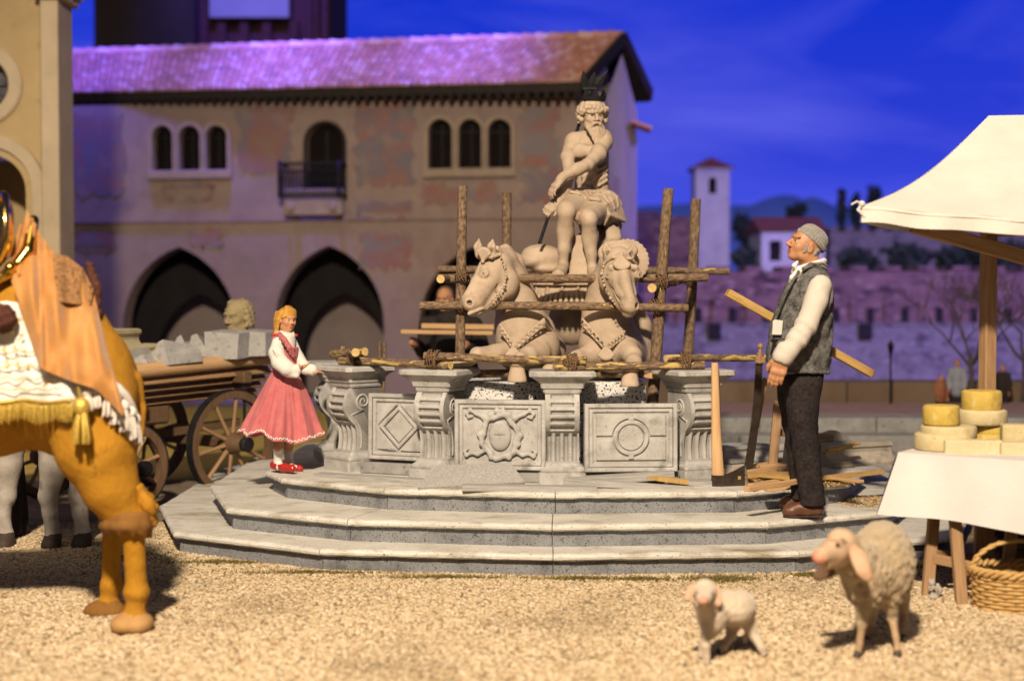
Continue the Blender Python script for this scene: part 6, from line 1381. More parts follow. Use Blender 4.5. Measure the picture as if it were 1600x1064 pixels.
for i in range(110):
    x_ = -170 + i * 2.6; y0 = 628 + 3 * math.sin(i * .3); Y_ = bodyY(x_, y0) - .045; g.tube(Pl([(x_, y0, Y_), (x_ + random.uniform(-1, 1), y0 + 16, Y_ - .006), (x_ + random.uniform(-1.6, 1.6), y0 + 30 + random.uniform(-2, 3), Y_ + .006)]), [.0048, .0052, .0036], 5)
g.tube(Pl([(-170 + i * 12, 627 + 2 * math.sin(i), bodyY(-170 + i * 12, 627) - .05) for i in range(25)]), .009, 6); part('gold_fringe', g, MT['goldthread'], camel)
drape('orange_drape', [(42, 328), (52, 345), (66, 372), (90, 402), (126, 424), (146, 455)], [(18, 440), (62, 575), (78, 582), (112, 596), (150, 608), (192, 650)], MT['orange_satin'], .075, 56, 40, lambda u, v: (.040 * abs(math.sin(u * 8.5 + v * 1.6)) ** .7 + .030 * math.sin(u * 17 - v * 4 + 1) + .014 * math.sin(u * 33 + v * 7)) * (.35 + .65 * v))
drape('orange_drape', [(140, 452), (150, 480), (160, 520)], [(160, 590), (180, 640), (196, 648)], MT['orange_satin'], .06, 24, 24, lambda u, v: .028 * math.sin(u * 12 + v * 3))
drape('speckled_shawl', [(82, 396), (105, 400), (130, 420), (146, 452)], [(88, 470), (108, 474), (130, 476), (142, 476)], MT['shawl'], .10, 24, 16, lambda u, v: .01 * math.sin(u * 14))
drape('orange_drape', [(30, 352), (48, 340), (58, 352)], [(16, 400), (28, 430), (46, 424)], MT['orange_satin'], .10, 18, 18, lambda u, v: .012 * math.sin(u * 16))
s_ = PS(.008); s_.e((0, 498, 6.72), (26, 24, 22), k=6); s_.e((-26, 488, 6.72), (24, 26, 22), k=6)
s_.warp(lambda p: (.008 * np.sin(p[:, 0] * 160) * np.sin(p[:, 2] * 140 + p[:, 0] * 90)).astype(np.float32)); part('fur_roll', s_.geo(), MT['furbrown'], camel)
s_ = PS(.008); s_.ch([(140, 415, 7.0), (150, 450, 6.98), (152, 490, 6.98), (148, 530, 6.96)], [7, 8, 7, 5], 4); s_.warp(lambda p: (.006 * np.sin(p[:, 0] * 190) * np.sin(p[:, 2] * 120)).astype(np.float32)); part('fur_edge', s_.geo(), MT['furbrown'], camel)
for k_, (y0_, am) in enumerate(((546, 5), (568, 6), (588, 5), (606, 4))):
    g = Geo(); pts = []
    for i in range(60): x_ = -60 + 2.6 * i * (.82 + .06 * k_); y_ = y0_ + am * abs(math.sin(x_ * .11 + k_)) ; pts.append(P(x_, y_, bodyY(x_, y_) - .062))
    g.tube(pts, .0032, 5); part('gold_embroidery', g, MT['goldthread'], camel)
for i in range(18):
    x_, y_ = -30 + 16 * (i % 6) + 5 * (i // 6), 520 + 26 * (i // 6) + 4 * math.sin(i * 2); Y_ = bodyY(x_, y_) - .062; g = Geo()
    for k_ in range(4): a = k_ * 1.571 + .4; g.tube([P(x_, y_, Y_), P(x_ + 4 * math.cos(a), y_ + 4 * math.sin(a), Y_)], [.004, .002], 4)
    part('embroidered_star', g, MT['goldthread'], camel)
# gold saddle bow: a deep polished dish with a rolled rim
g = Geo(); c_ = P(4, 372, 6.92); ax = Vector((-.72, -.66, .22)).normalized(); Q = ax.to_track_quat('Z', 'Y').to_matrix()
def dish(iu, iv):
    a = iu * 2 * math.pi; r = .21 * iv; return c_ + Q @ Vector((r * math.cos(a) * .82, r * math.sin(a) * 1.0, .09 * iv ** 3 - .03 * iv + .012 * math.sin(a * 3) * iv))
g.grid(dish, 48, 14); g.grid(lambda u, v: dish(u, v) - ax * .014, 48, 14)
g.tube([dish(i / 48, 1.0) for i in range(48)], .017, 8, closed=True); part('saddle_bow', g, MT['gold'], camel)
s_ = PS(.007); s_.ch([(52, 345, 6.95), (44, 392, 6.88), (18, 424, 6.82), (-10, 440, 6.80)], [9, 10, 9, 7], 4); s_.e((16, 420, 6.80), (9, 11, 9), k=4); part('saddle_knob', s_.geo(), MT['gold'], camel)
# tassels
def tassel(name, x, y, L, w, mat, n=26, Y_=None):
    Y_ = (bodyY(x, y) - .05) if Y_ is None else Y_; g = Geo(); g.ell(P(x, y, Y_), (w * .45 * S(7), w * .45 * S(7), w * .5 * S(7)), None, 0, 10, 7)
    for i in range(n):
        a = random.uniform(0, 6.28); r = w * .5 * math.sqrt(random.random()); g.tube(Pl([(x + .4 * r * math.cos(a), y + 2, Y_ + .4 * r * math.sin(a) * S(7)), (x + .8 * r * math.cos(a), y + L * .5, Y_ + .9 * r * math.sin(a) * S(7)), (x + r * math.cos(a), y + L * random.uniform(.88, 1), Y_ + r * math.sin(a) * S(7))]), [w * .09 * S(7), w * .10 * S(7), w * .06 * S(7)], 5)
    return part(name, g, mat, camel)
gy_ = bodyY(127, 640) - .075; tassel('gold_tassel', 127, 636, 58, 30, MT['goldthread'], 60, gy_); g = Geo(); g.tube(Pl([(122, 604, gy_ - .02), (126, 622, gy_ - .01), (127, 634, gy_)]), .008, 6); part('tassel_cord', g, MT['goldthread'], camel)
for i, (x_, y_, L_) in enumerate(((136, 612, 30), (150, 604, 34), (168, 612, 40), (181, 624, 40), (194, 634, 42), (205, 644, 44), (212, 655, 40))): tassel('white_tassel', x_, y_, L_, 19, MT['tassel_white'], 30)
g = Geo(); g.tube(Pl([(x_, y_, bodyY(x_, y_) - .015) for x_, y_ in ((150, 590), (168, 596), (184, 606), (196, 618), (205, 632), (211, 648))]), [.018, .022, .022, .022, .02, .018], 8, jitter=.15); part('white_braid', g, MT['tassel_white'], camel)
# ------------------------------------------------------------------ pale ox between the shafts, behind the camel
ox = thing('grey_ox', 'pale grey ox standing behind the camel, its legs showing under the belly', 'ox', G(110, 855)); YO = 9.3; sc = PS(.011)
sc.e((90, 628, YO), (112, 70, 66), k=20); sc.e((160, 604, YO), (38, 52, 56), k=20); sc.e((20, 620, YO), (50, 62, 58), k=20); sc.ch([(-10, 600, YO), (-60, 590, YO), (-95, 610, YO)], [42, 32, 26], 15); sc.ch([(-95, 600, YO), (-120, 650, YO)], [28, 18], 10)
for (x0, Y0, kx) in ((84, 9.16, -1), (131, 9.2, -1), (10, 9.2, 1), (-20, 9.45, 1)):
    gy = 465 + CAM_H * FPX / Y0; sc.ch([(x0 + 4, 660, Y0), (x0 + 1, 725, Y0), (x0 - 9 if kx < 0 else x0, 775, Y0), (x0 - 6, 800, Y0), (x0 - 1, gy - 20, Y0)], [34, 22, 14, 11, 12], 8); sc.ch([(x0 - 1, gy - 20, Y0), (x0 - 4, gy - 7, Y0)], [13, 16], 4, m=1)
sc.ch([(118, 680, 9.25), (122, 715, 9.25)], [12, 9], 6)
part('body', sc.geo(), [MT['ox'], MT['hoof']], ox)
g = Geo(); g.tube(Pl([(150, 556, 9.0), (160, 545, 8.98), (165, 530, 8.97), (162, 518, 8.97)]), [.03, .026, .018, .005], 8); part('horn', g, MT['hoof'], ox)
# ------------------------------------------------------------------ sheep and lamb
def woolly(amp, f): return lambda p: (amp * (np.sin(p[:, 0] * f + 2 * np.sin(p[:, 2] * f * .7)) * np.sin(p[:, 1] * f * 1.1 + 1.5 * np.sin(p[:, 0] * f * .6)) + .8 * np.sin(p[:, 2] * f * 1.3 + 2 * np.sin(p[:, 1] * f)) * np.sin(p[:, 0] * f * 1.7))).astype(np.float32)
shp = thing('sheep', 'cream woolly grown sheep with drooping ears standing on the gravel by the stall', 'sheep', G(1370, 1030)); sc = PS(.0055)
sc.e((1376, 884, 6.52), (50, 66, 60), k=14); sc.e((1380, 876, 6.75), (47, 62, 70), k=18); sc.e((1352, 900, 6.40), (36, 52, 40), k=16)
sc.ch([(1350, 890, 6.38), (1334, 876, 6.32), (1322, 862, 6.28)], [36, 30, 25], 12)
for pts in ([(1352, 935, 6.38), (1347, 975, 6.36), (1343, 1005, 6.36), (1340, 1024, 6.35)], [(1362, 935, 6.62), (1360, 970, 6.66), (1355, 990, 6.68), (1353, 1002, 6.68)], [(1392, 930, 6.44), (1394, 965, 6.46), (1400, 995, 6.40), (1403, 1020, 6.37)], [(1408, 920, 6.72), (1412, 955, 6.76), (1410, 985, 6.68), (1412, 1005, 6.64)]):
    sc.ch(pts[:2], [16, 8], 9); sc.ch(pts[1:], [7, 5.2, 5.6], 4, m=1); x_, y_, Y_ = pts[-1]; gy = 465 + CAM_H * FPX / Y_; sc.ch([(x_, gy - 12, Y_), (x_ - 2, gy - 4, Y_)], [6.4, 8], 2, m=2)
sc.warp(lambda p: woolly(.006, 75)(p) * np.where(p[:, 2] > .22, 1, .15) * np.where(p[:, 0] < (1328 - 800) / FPX * 6.3, .2, 1)); part('body', sc.geo(1), [MT['wool'], MT['sheepleg'], MT['hoof']], shp)
hd = PS(.0045)
hd.ch([(1320, 855, 6.26), (1302, 862, 6.17), (1284, 868, 6.08)], [25, 20, 13.5], 8); hd.e((1314, 844, 6.24), (22, 19, 22), k=8); hd.e((1281, 870, 6.07), (12, 11.5, 12), k=5, m=1); hd.ch([(1310, 874, 6.2), (1290, 881, 6.10)], [13, 9], 6)
hd.c((1276, 878, 6.0), (1298, 879, 6.10), 1.4, 1.2, 2, sub=True); hd.e((1277, 867, 6.015), (2.6, 2, 3), 20, k=1, sub=True)
hd.e((1311, 849, 6.135), (6.5, 5, 6), k=4); hd.e((1309, 850, 6.105), (4.2, 3, 3), k=.5, m=2)
hd.ch([(1300, 842, 6.13), (1312, 841, 6.13), (1320, 846, 6.16)], [3.5, 4, 3], 4)
part('head', hd.geo(), [MT['sheepface'], MT['nose'], MT['hoof']], shp)
for pts, rr in (([(1330, 852, 6.2), (1340, 868, 6.13), (1349, 890, 6.1), (1359, 906, 6.1)], [7, 12, 12, 4]), ([(1316, 872, 6.36), (1304, 882, 6.40), (1290, 893, 6.42), (1271, 903, 6.42)], [8, 12, 12, 5])):
    s_ = PS(.0045); p4 = Pl(pts)
    for i in range(3):
        for t in (0, .33, .66):
            q = p4[i].lerp(p4[i + 1], t); r_ = (rr[i] + (rr[i + 1] - rr[i]) * t) * S(6.2); d_ = (p4[i + 1] - p4[i]).normalized(); Rm = rotm(d_, (0, -1, .3)); s_.ell(q, (r_, r_ * 1.2, .009), Rm, .012)
    part('ear', s_.geo(), MT['sheepear'] if pts[0][0] > 1325 else MT['sheepear_shaded'], shp)
lam = thing('lamb', 'small white lamb standing alone on the gravel and facing front', 'lamb', G(1140, 1040)); sc = PS(.0045)
sc.e((1142, 950, 6.38), (36, 28, 34), -8, k=10); sc.e((1158, 948, 6.45), (24, 27, 30), k=10); sc.e((1112, 962, 6.28), (24, 30, 26), k=10); sc.ch([(1108, 955, 6.26), (1103, 940, 6.22)], [20, 17], 8)
for pts in ([(1104, 980, 6.24), (1103, 1008, 6.22), (1105, 1036, 6.22)], [(1118, 982, 6.34), (1098, 1000, 6.33), (1096, 1026, 6.33)], [(1166, 968, 6.42), (1178, 992, 6.42), (1190, 1012, 6.36), (1195, 1026, 6.36)], [(1146, 972, 6.5), (1142, 992, 6.48), (1131, 1010, 6.42), (1124, 1022, 6.42)]):
    n_ = len(pts); sc.ch(pts, [11, 6.2, 5.2] if n_ == 3 else [14, 7.5, 5.4, 5], 5, m=0); x_, y_, Y_ = pts[-1]; gy = 465 + CAM_H * FPX / Y_; sc.ch([(x_, gy - 10, Y_), (x_ - 1, gy - 4, Y_)], [5.2, 6.5], 2, m=1)
sc.ch([(1172, 955, 6.52), (1170, 980, 6.52), (1164, 1000, 6.5)], [6, 6, 4], 4)
sc.warp(lambda p: woolly(.0028, 110)(p) * np.where(p[:, 2] > .2, 1, .2)); part('body', sc.geo(), [MT['lambwool'], MT['hoof']], lam)
hd = PS(.0038); hd.e((1102, 923, 6.20), (18.5, 19, 20), k=6); hd.ch([(1101, 930, 6.12), (1099, 937, 6.05)], [14.5, 10.5], 7); hd.e((1098.5, 938, 6.02), (8, 6.5, 7), k=3, m=1)
for s2 in (-1, 1): hd.e((1101 + s2 * 12, 926, 6.10), (4, 3.2, 4), k=2); hd.e((1101 + s2 * 12.5, 926.5, 6.088), (2.6, 2.2, 2.5), k=.5, m=2); hd.e((1098.5 + s2 * 3, 936, 5.995), (1.4, 1.2, 2), k=.5, m=2, sub=True)
hd.ch([(1093, 943, 6.02), (1099, 944, 5.99), (1105, 943, 6.02)], [1, 1, 1], 1, sub=True)
part('head', hd.geo(), [MT['lambwool'], MT['nose'], MT['hoof']], lam)
for pts in ([(1086, 918, 6.22), (1078, 926, 6.2), (1074, 936, 6.18)], [(1117, 920, 6.22), (1122, 932, 6.2), (1123, 946, 6.18)]):
    s_ = PS(.004); p4 = Pl(pts)
    for i in range(2):
        for t in (0, .33, .66): q = p4[i].lerp(p4[i + 1], t); d_ = (p4[i + 1] - p4[i]).normalized(); r_ = (7.5 - 2.5 * (i + t) / 2) * S(6.2); s_.ell(q, (r_, r_ * 1.2, .006), rotm(d_, (0, -1, .2)), .008)
    part('ear', s_.geo(), MT['sheepear'], lam)
# ================================================================== timber scaffold
def bark_material(nm, lo, hi):
    mt = bpy.data.materials.new(nm); mt.use_nodes = True; nt = mt.node_tree; N = nt.nodes; L = nt.links; b = N['Principled BSDF']
    at = N.new('ShaderNodeAttribute'); at.attribute_name = 'tuv'
    def nz(sc, st, det=6, dis=0.0):
        mp = N.new('ShaderNodeMapping'); mp.inputs['Scale'].default_value = st; L.new(at.outputs['Vector'], mp.inputs[0]); n = N.new('ShaderNodeTexNoise'); n.inputs['Scale'].default_value = sc; n.inputs['Detail'].default_value = det; n.inputs['Distortion'].default_value = dis; L.new(mp.outputs[0], n.inputs['Vector']); return n
    rp = N.new('ShaderNodeValToRGB'); L.new(nz(30, (2, 2, 1.0)).outputs['Fac'], rp.inputs[0]); e = rp.color_ramp.elements; e[0].position = .3; e[1].position = .7; e[0].color = (.055, .032, .017, 1); e[1].color = (.27, .175, .10, 1)
    pl = N.new('ShaderNodeMapRange'); pl.inputs[1].default_value = lo; pl.inputs[2].default_value = hi; L.new(nz(7, (4.2, 4.2, .95), 3, .3).outputs['Fac'], pl.inputs[0])
    c2 = N.new('ShaderNodeValToRGB'); L.new(nz(26, (3, 3, .4)).outputs['Fac'], c2.inputs[0]); e = c2.color_ramp.elements; e[0].color = (.42, .27, .06, 1); e[1].color = (.60, .46, .17, 1)
    mx = N.new('ShaderNodeMix'); mx.data_type = 'RGBA'; L.new(pl.outputs[0], mx.inputs[0]); L.new(rp.outputs[0], mx.inputs[6]); L.new(c2.outputs[0], mx.inputs[7]); L.new(mx.outputs[2], b.inputs['Base Color'])
    b.inputs['Roughness'].default_value = .85; bp = N.new('ShaderNodeBump'); bp.inputs['Strength'].default_value = .7; bp.inputs['Distance'].default_value = .006; L.new(nz(70, (1, 1, .7)).outputs['Fac'], bp.inputs['Height']); L.new(bp.outputs[0], b.inputs['Normal']); return mt
MT['bark'] = bark_material('brown_bark', .665, .69); MT['peeled'] = bark_material('peeled_bark', .55, .575)
MT['cutwood'] = M('cut_wood_end', [(.46, .30, .10), (.62, .46, .2)], 30, 5, .8, .3, 60)
MT['rope'] = M('brown_twine', [(.11, .06, .03), (.21, .125, .065)], 80, 4, .95, .6, 200)
MT['wood'] = M('brown_beam_wood', [(.25, .14, .065), (.38, .235, .12)], 5, 8, .75, .3, 40, coord='tuv', stretch=(14, 14, .9))
MT['greyplank'] = M('grey_white_plank', [(.27, .26, .24), (.46, .44, .41)], 6, 8, .85, .4, 40, coord='tuv', stretch=(16, 16, .8), spots=[((.2, .18, .16), 8, .58, .75)])
MT['steel'] = M('dark_rusty_steel', [(.035, .025, .02), (.085, .06, .045)], 14, 7, .45, .4, 60, metal=.6)
MT['edge'] = M('bright_steel_edge', [(.45, .42, .38), (.6, .57, .52)], 14, 5, .3, .1, 60, metal=.8)
MT['stonebeige'] = M('beige_carved_stone', [(.30, .26, .21), (.43, .38, .31)], 6, 8, .85, .35, 45, spots=[((.16, .14, .11), 9, .58, .78)])
MT['stonegrey'] = M('grey_cut_stone', [(.30, .29, .27), (.44, .42, .40)], 8, 8, .85, .5, 45, spots=[((.2, .19, .18), 16, .56, .72)])
MT['yellowstone'] = M('yellowed_cornice_stone', [(.42, .36, .20), (.54, .47, .29)], 6, 7, .85, .35, 45)
def rope_rings(g, c, ax, r, n=5, pitch=.011, rr=.0048, tilt=.25):
    ax = Vector(ax).normalized(); Q = ax.to_track_quat('Z', 'Y').to_matrix(); pts = []
    for i in range(n * 14 + 1):
        t = i / 14; a = 2 * math.pi * t; q = r * (1 + .06 * math.sin(t * 9)); pts.append(Vector(c) + Q @ Vector((q * math.cos(a), q * math.sin(a), (t - n / 2) * pitch + tilt * .04 * math.cos(a + t))))
    g.tube(pts, rr, 5)
def log(a, b, r, label, group, lash=(), taper=.92, bow=.006, name='scaffold_pole', bm_=None):
    a, b = Vector(a), Vector(b); n = 11; pts = []; d = (b - a); sd_ = d.cross(Vector((.3, .5, .8))).normalized(); ph = random.uniform(0, 6)
    for i in range(n): t = i / (n - 1); pts.append(a.lerp(b, t) + sd_ * bow * math.sin(t * math.pi * 1.5 + ph))
    g = Geo(); g.tube(pts, [r * (1 + (taper - 1) * i / (n - 1)) * random.uniform(.95, 1.05) for i in range(n)], 12, 0, True, 1, jitter=.025)
    o = solo(name, g, [MT['peeled' if (group and 'pedestals' in group) else 'bark'], MT['cutwood']], label, 'pole', group, origin=a)
    for (c, ax, rad, m_) in lash:
        rg = Geo(); rope_rings(rg, c, ax, rad, m_); ax2 = Vector(ax).cross(Vector((0, -1, .15))).normalized() if m_ > 3 else Vector(ax)
        if m_ > 3: rope_rings(rg, c, ax2, rad * .95, 3, .012)
        part('rope_lashing', rg, MT['rope'], o)
    return o
gp_, gr = 'upright scaffold posts round the horses', 'scaffold rails tied to the posts'
log(P(719, 640, 9.68), P(722, 291, 9.68), 8.3 * S(9.68), 'tall bark post in front left, behind the left horse\'s muzzle', gp_, [(P(722, 432, 9.66), (1, 0, .25), .052, 4), (P(721, 478, 9.65), (1, 0, .25), .052, 5)], bow=.004)
log(P(793, 560, 11.2), P(792, 301, 11.2), 8 * S(11.2), 'bark post behind the left horse\'s ears, back left', gp_, bow=.004)
log(P(1018, 640, 9.70), P(1045, 295, 9.70), 9.2 * S(9.7), 'thick leaning bark post right of the right horse, front right', gp_, [(P(1024, 480, 9.66), (1, 0, .2), .056, 5), (P(1033, 440, 9.67), (1, .3, .2), .05, 4)], bow=.004)
log(P(1070, 640, 10.8), P(1088, 311, 10.8), 8.6 * S(10.8), 'bark post furthest right, behind the thick leaning post', gp_, [(P(1080, 438, 10.76), (1, 0, .3), .055, 4)], bow=.004)
log(P(686, 420, 11.08), P(1140, 424, 10.70), 5.6 * S(11), 'long thin rail at the back, ending far right', gr)
log(P(684, 436, 9.74), P(1106, 434, 9.76), 7.2 * S(9.74), 'upper front rail running behind both horse heads', gr)
log(P(656, 477, 9.605), P(1075, 481, 9.62), 6.9 * S(9.6), 'lower front rail crossing both horse necks', gr, [(P(1068, 481, 9.62), (1, 0, 0), .034, 1)])
log(P(1018, 450, 9.58), P(1092, 430, 10.72), 7.2 * S(9.6), 'short side rail with a pale cut end at the thick leaning post', gr, [(P(1052, 438, 10.1), (.2, 1, .05), .04, 3)])
log(P(688, 436, 9.60), P(795, 425, 11.16), 6.5 * S(9.6), 'short side rail with a pale cut end at the front left post', gr)
log(P(734, 584, 9.72), P(1046, 584, 9.74), 6.6 * S(9.7), 'low dark rail under the horses\' hooves behind the pedestals', gr)
gl = 'rails lying on top of the pedestals'; zc = 1.16
C1, C2, C3, C4 = Vector((-1.115, 10.0, 0)), Vector((-.49, 9.52, 0)), Vector((.33, 9.34, 0)), Vector((1.22, 9.46, 0)); Zt = lambda v, z: Vector((v.x, v.y, z))
d12, d23, d34 = (C2 - C1).normalized(), (C3 - C2).normalized(), (C4 - C3).normalized()
log(Zt(C1 - d12 * .14 + Vector((0, -.06, 0)), zc + .03), Zt(C2 + d12 * .10 + Vector((0, -.10, 0)), zc + .032), .0285, 'peeled rail from the girl\'s pedestal to the next one', gl, [(Zt(C1 + Vector((.02, -.08, 0)), zc + .05), d12, .062, 6)])
log(Zt(C2 - d23 * .10 + Vector((0, -.10, 0)), zc + .085), Zt(C3 + d23 * .16 + Vector((0, -.1, 0)), zc + .068), .0285, 'peeled rail above the coat of arms panel', gl, [(Zt(C2 + Vector((-.03, -.1, 0)), zc + .062), d23, .066, 6)])
log(Zt(C3 - d34 * .06 + Vector((0, -.115, 0)), zc + .024), Zt(C4 + d34 * .06 + Vector((0, -.1, 0)), zc + .032), .0285, 'peeled rail above the round medallion panel', gl, [(Zt(C3 + Vector((.06, -.115, 0)), zc + .05), d34, .064, 6)])
log(Zt(C4 + Vector((-.20, -.1, 0)), zc + .075), Vector((1.98, 10.0, zc + .055)), .026, 'peeled rail running from the right pedestal behind the man\'s hand', gl, [(Zt(C4 + Vector((-.07, -.09, 0)), zc + .055), d34, .06, 5)])
log(P(556, 551, 9.72), Vector((-1.31, 10.62, zc + .03)), .031, 'short thick rail end facing front above the girl\'s pedestal', gl)
log(P(570, 549, 9.86), P(520, 553, 10.1), .030, 'stub lying crosswise on the girl\'s pedestal', gl)
log(P(538, 566, 10.06), P(536, 541, 10.06), .02, 'upright stub tied beside the crosswise stub', gl, bow=0)
for a, b, lab in (((591, 640), (593, 534), 'thin pole on the left of the leaning pair behind the diamond panel'), ((599, 640), (600, 536), 'thin pole on the right of the leaning pair behind the diamond panel')): log(P(*a, 11.6), P(*b, 11.6), 3.4 * S(11.6), lab, 'thin poles behind the diamond panel')
g = Geo(); g.loft([[P(1040, 578, 9.66), P(1040, 594, 9.66), P(1042, 594, 9.74), P(1042, 578, 9.74)], [P(1020, 581, 9.60), P(1022, 592, 9.60), P(1024, 592, 9.68), P(1022, 581, 9.68)], [P(1003, 587, 9.56), P(1003, 589, 9.56), P(1004, 589, 9.575), P(1004, 587, 9.575)]]); solo('wooden_stake', g, MT['palewood'], 'pointed pale wooden stake lying by the right pedestal', 'stake')
# ================================================================== tools and offcuts on the platform
r = thing('axe', 'big axe with a pale handle leaning on the right pedestal', 'axe', P(1122, 764, 9.10)); g = Geo()
hp = [(1117, 567, 9.22), (1117.5, 600, 9.20), (1118.5, 650, 9.17), (1120, 700, 9.13), (1122, 740, 9.11), (1122, 764, 9.10)]
g.tube(Pl(hp), [.62 * q_ * S(9.15) for q_ in (5.6, 6.2, 7.2, 8.6, 9.8, 9.6)], 12, flat=1.62); part('handle', g, MT['palewood'], r)
q = S(9.1); o = P(1112, 765, 9.10); M4 = frame4(o, (1, 0, 0), (0, 0, 1), (0, -1, 0)); U = lambda x, y: ((x - 1112) * q, (765 - y) * q)
g = Geo(); rings = []
for (x, y0, y1, w) in ((1112, 742, 765, .026), (1130, 742, 765, .026), (1137, 740, 764, .02), (1146, 736, 763, .012), (1158, 729, 764, .006), (1164, 726, 766, .003)):
    a0, b0 = U(x, y0), U(x, y1); rings.append([M4 @ Vector((a0[0], a0[1], -w)), M4 @ Vector((a0[0], a0[1], w)), M4 @ Vector((b0[0], b0[1], w)), M4 @ Vector((b0[0], b0[1], -w))])
g.loft(rings); part('head', g, MT['steel'], r)
g = Geo(); pts = [M4 @ Vector((*U(1164 + 4.5 * math.sin(t * math.pi), 726 + 40 * t), 0)) for t in [i / 10 for i in range(11)]]; g.loft([[p + Vector((-.012, 0, 0)) + Vector((0, .003, 0)), p + Vector((-.012, -.003, 0)), p] for p in pts], smooth=False); part('cutting_edge', g, MT['edge'], r)
r = thing('saw', 'long dark toothed saw leaning upright between the axe and the man', 'saw', P(1168, 735, 9.85)); g = Geo(); a, b = P(1169, 735, 9.86), P(1187, 556, 9.72); n = 44; rings = []
dv = (b - a); sd_ = Vector((dv.z, 0, -dv.x)).normalized(); w = 5.5 * S(9.8)
for i in range(n * 2 + 1):
    t = i / (n * 2); p = a + dv * t + sd_ * (.016 * math.sin(t * math.pi)); k = w * (1.2 - .3 * t); tooth = .008 if i % 2 else 0; rings.append([p - sd_ * (k + tooth) + Vector((0, -.002, 0)), p + sd_ * k + Vector((0, -.003, 0)), p + sd_ * k + Vector((0, .003, 0)), p - sd_ * (k + tooth) + Vector((0, .002, 0))])
g.loft(rings); part('blade', g, MT['steel'], r)
g = Geo(); g.tube([b - dv.normalized() * .05, b + dv.normalized() * .02], .022, 10); g.tube([b, P(1188, 545, 9.72)], .012, 8); g.ell(P(1188, 541, 9.72), .021, None, 0, 10, 7); g.box(P(1188, 562, 9.72), (.07, .03, .05), bev=.006); part('handle', g, MT['wood'], r)
def board(a, b, w, h, mat, label, group=None, name='board', up=(0, 0, 1), bev=.002, cat='board'):
    g = Geo(); g.beam(a, b, w, h, up, bev=bev); return solo(name, g, MT[mat], label, cat, group)
gb = 'pale boards lying in front of the panels'
board(P(497, 744, 9.62), P(700, 757, 9.10), .10, .052, 'greyplank', 'long grey board lying before the girl\'s pedestal', gb)
g = Geo(); q0, q1, q2, q3 = P(653, 762, 8.93), P(820, 753, 8.98), P(798, 722, 9.17), P(676, 727, 9.17); nn = (q1 - q0).cross(q3 - q0).normalized() * .022
g.add([q0, q1, q2, q3, q0 - nn, q1 - nn, q2 - nn, q3 - nn], [(0, 1, 2, 3), (7, 6, 5, 4), (0, 4, 5, 1), (1, 5, 6, 2), (2, 6, 7, 3), (3, 7, 4, 0)]); solo('stone_slab', g, MT['greyplank'], 'wide pale slab leaning against the pedestal below the arms panel', 'slab')
board(P(722, 761, 8.90), P(932, 764, 8.93), .11, .036, 'greyplank', 'long thin grey board at the platform edge under the arms panel', gb)
board(P(880, 752, 9.02), P(1083, 764, 8.98), .06, .040, 'greyplank', 'whitish board tilted across another before the medallion panel', gb)
board(P(890, 752, 9.14), P(1052, 741, 9.16), .12, .05, 'greyplank', 'grey board tucked under the medallion panel', gb)
board(P(1040, 757, 9.12), P(1118, 757, 9.16), .14, .06, 'greyplank', 'short grey board at the foot of the right pedestal', gb)
g = Geo(); a, b = P(1012, 746, 8.96), P(1076, 753, 8.97); g.loft([[a + Vector((0, 0, -.006)), a + Vector((0, 0, .004)), a + Vector((0, .03, .004)), a + Vector((0, .03, -.006))], [a.lerp(b, .25) + Vector((0, 0, -.016)), a.lerp(b, .25) + Vector((0, 0, .012)), a.lerp(b, .25) + Vector((0, .04, .012)), a.lerp(b, .25) + Vector((0, .04, -.016))], [b + Vector((0, 0, -.018)), b + Vector((0, 0, .014)), b + Vector((0, .045, .014)), b + Vector((0, .045, -.018))]]); solo('wood_wedge', g, MT['oldwood'], 'small brown wooden wedge on the whitish tilted board', 'wedge')
gw_ = 'pale wood offcuts behind the man'; zpl = .425
def onp(px, py, z=zpl): return G(px, py, z)
for i, (x0, y0, x1, y1, w, h, m_, lab) in enumerate((
    (1140, 752, 1262, 733, .05, .03, 'palewood', 'pale offcut under the axe blade pointing to the man\'s leg'), (1168, 738, 1262, 750, .09, .035, 'oldwood', 'broad yellow offcut from the saw to the man\'s knee'),
    (1166, 764, 1258, 750, .045, .03, 'palewood', 'thin pale offcut in front by the man\'s shin'), (1196, 764, 1262, 757, .05, .03, 'palewood', 'short front offcut touching the man\'s trousers'),
    (1280, 747, 1378, 737, .05, .026, 'oldwood', 'long yellow board right of the man below the carved block'), (1150, 741, 1250, 724, .05, .026, 'palewood', 'thin offcut slanting up behind the saw'), (1150, 733, 1246, 716, .04, .022, 'palewood', 'topmost thin offcut behind the saw'))):
    z_ = zpl + .022 * (i % 3) + .01; board(onp(x0, y0, z_), onp(x1, y1, z_ + .004 * i), w, h, m_, lab, gw_, 'offcut', cat='offcut')
for i, (x0, y0, x1, y1, w, h, m_, lab) in enumerate((
    (1172, 758, 1275, 742, .06, .04, 'palewood', 'thick pale plank running under the man behind his shin'), (1150, 746, 1252, 736, .07, .045, 'oldwood', 'thick yellow plank behind the saw foot'),
    (1186, 728, 1262, 722, .05, .04, 'palewood', 'back plank of the pile beside the trestle board'), (1282, 744, 1346, 752, .06, .04, 'palewood', 'short pale plank right of the man on the sawdust'), (1140, 738, 1236, 748, .05, .035, 'oldwood', 'yellow plank crossing the others behind the axe'))):
    z_ = zpl + .018 * (i % 3) + .03; board(onp(x0, y0, z_), onp(x1, y1, z_ + .01), w * .8, h * .5, m_, lab, gw_, 'offcut', cat='offcut')
board(P(1216, 628, 10.0), P(1206, 742, 9.75), .062, .03, 'wood', 'upright brown trestle board left of the man\'s leg', 'trestle boards behind the man', up=(0, 1, 0))
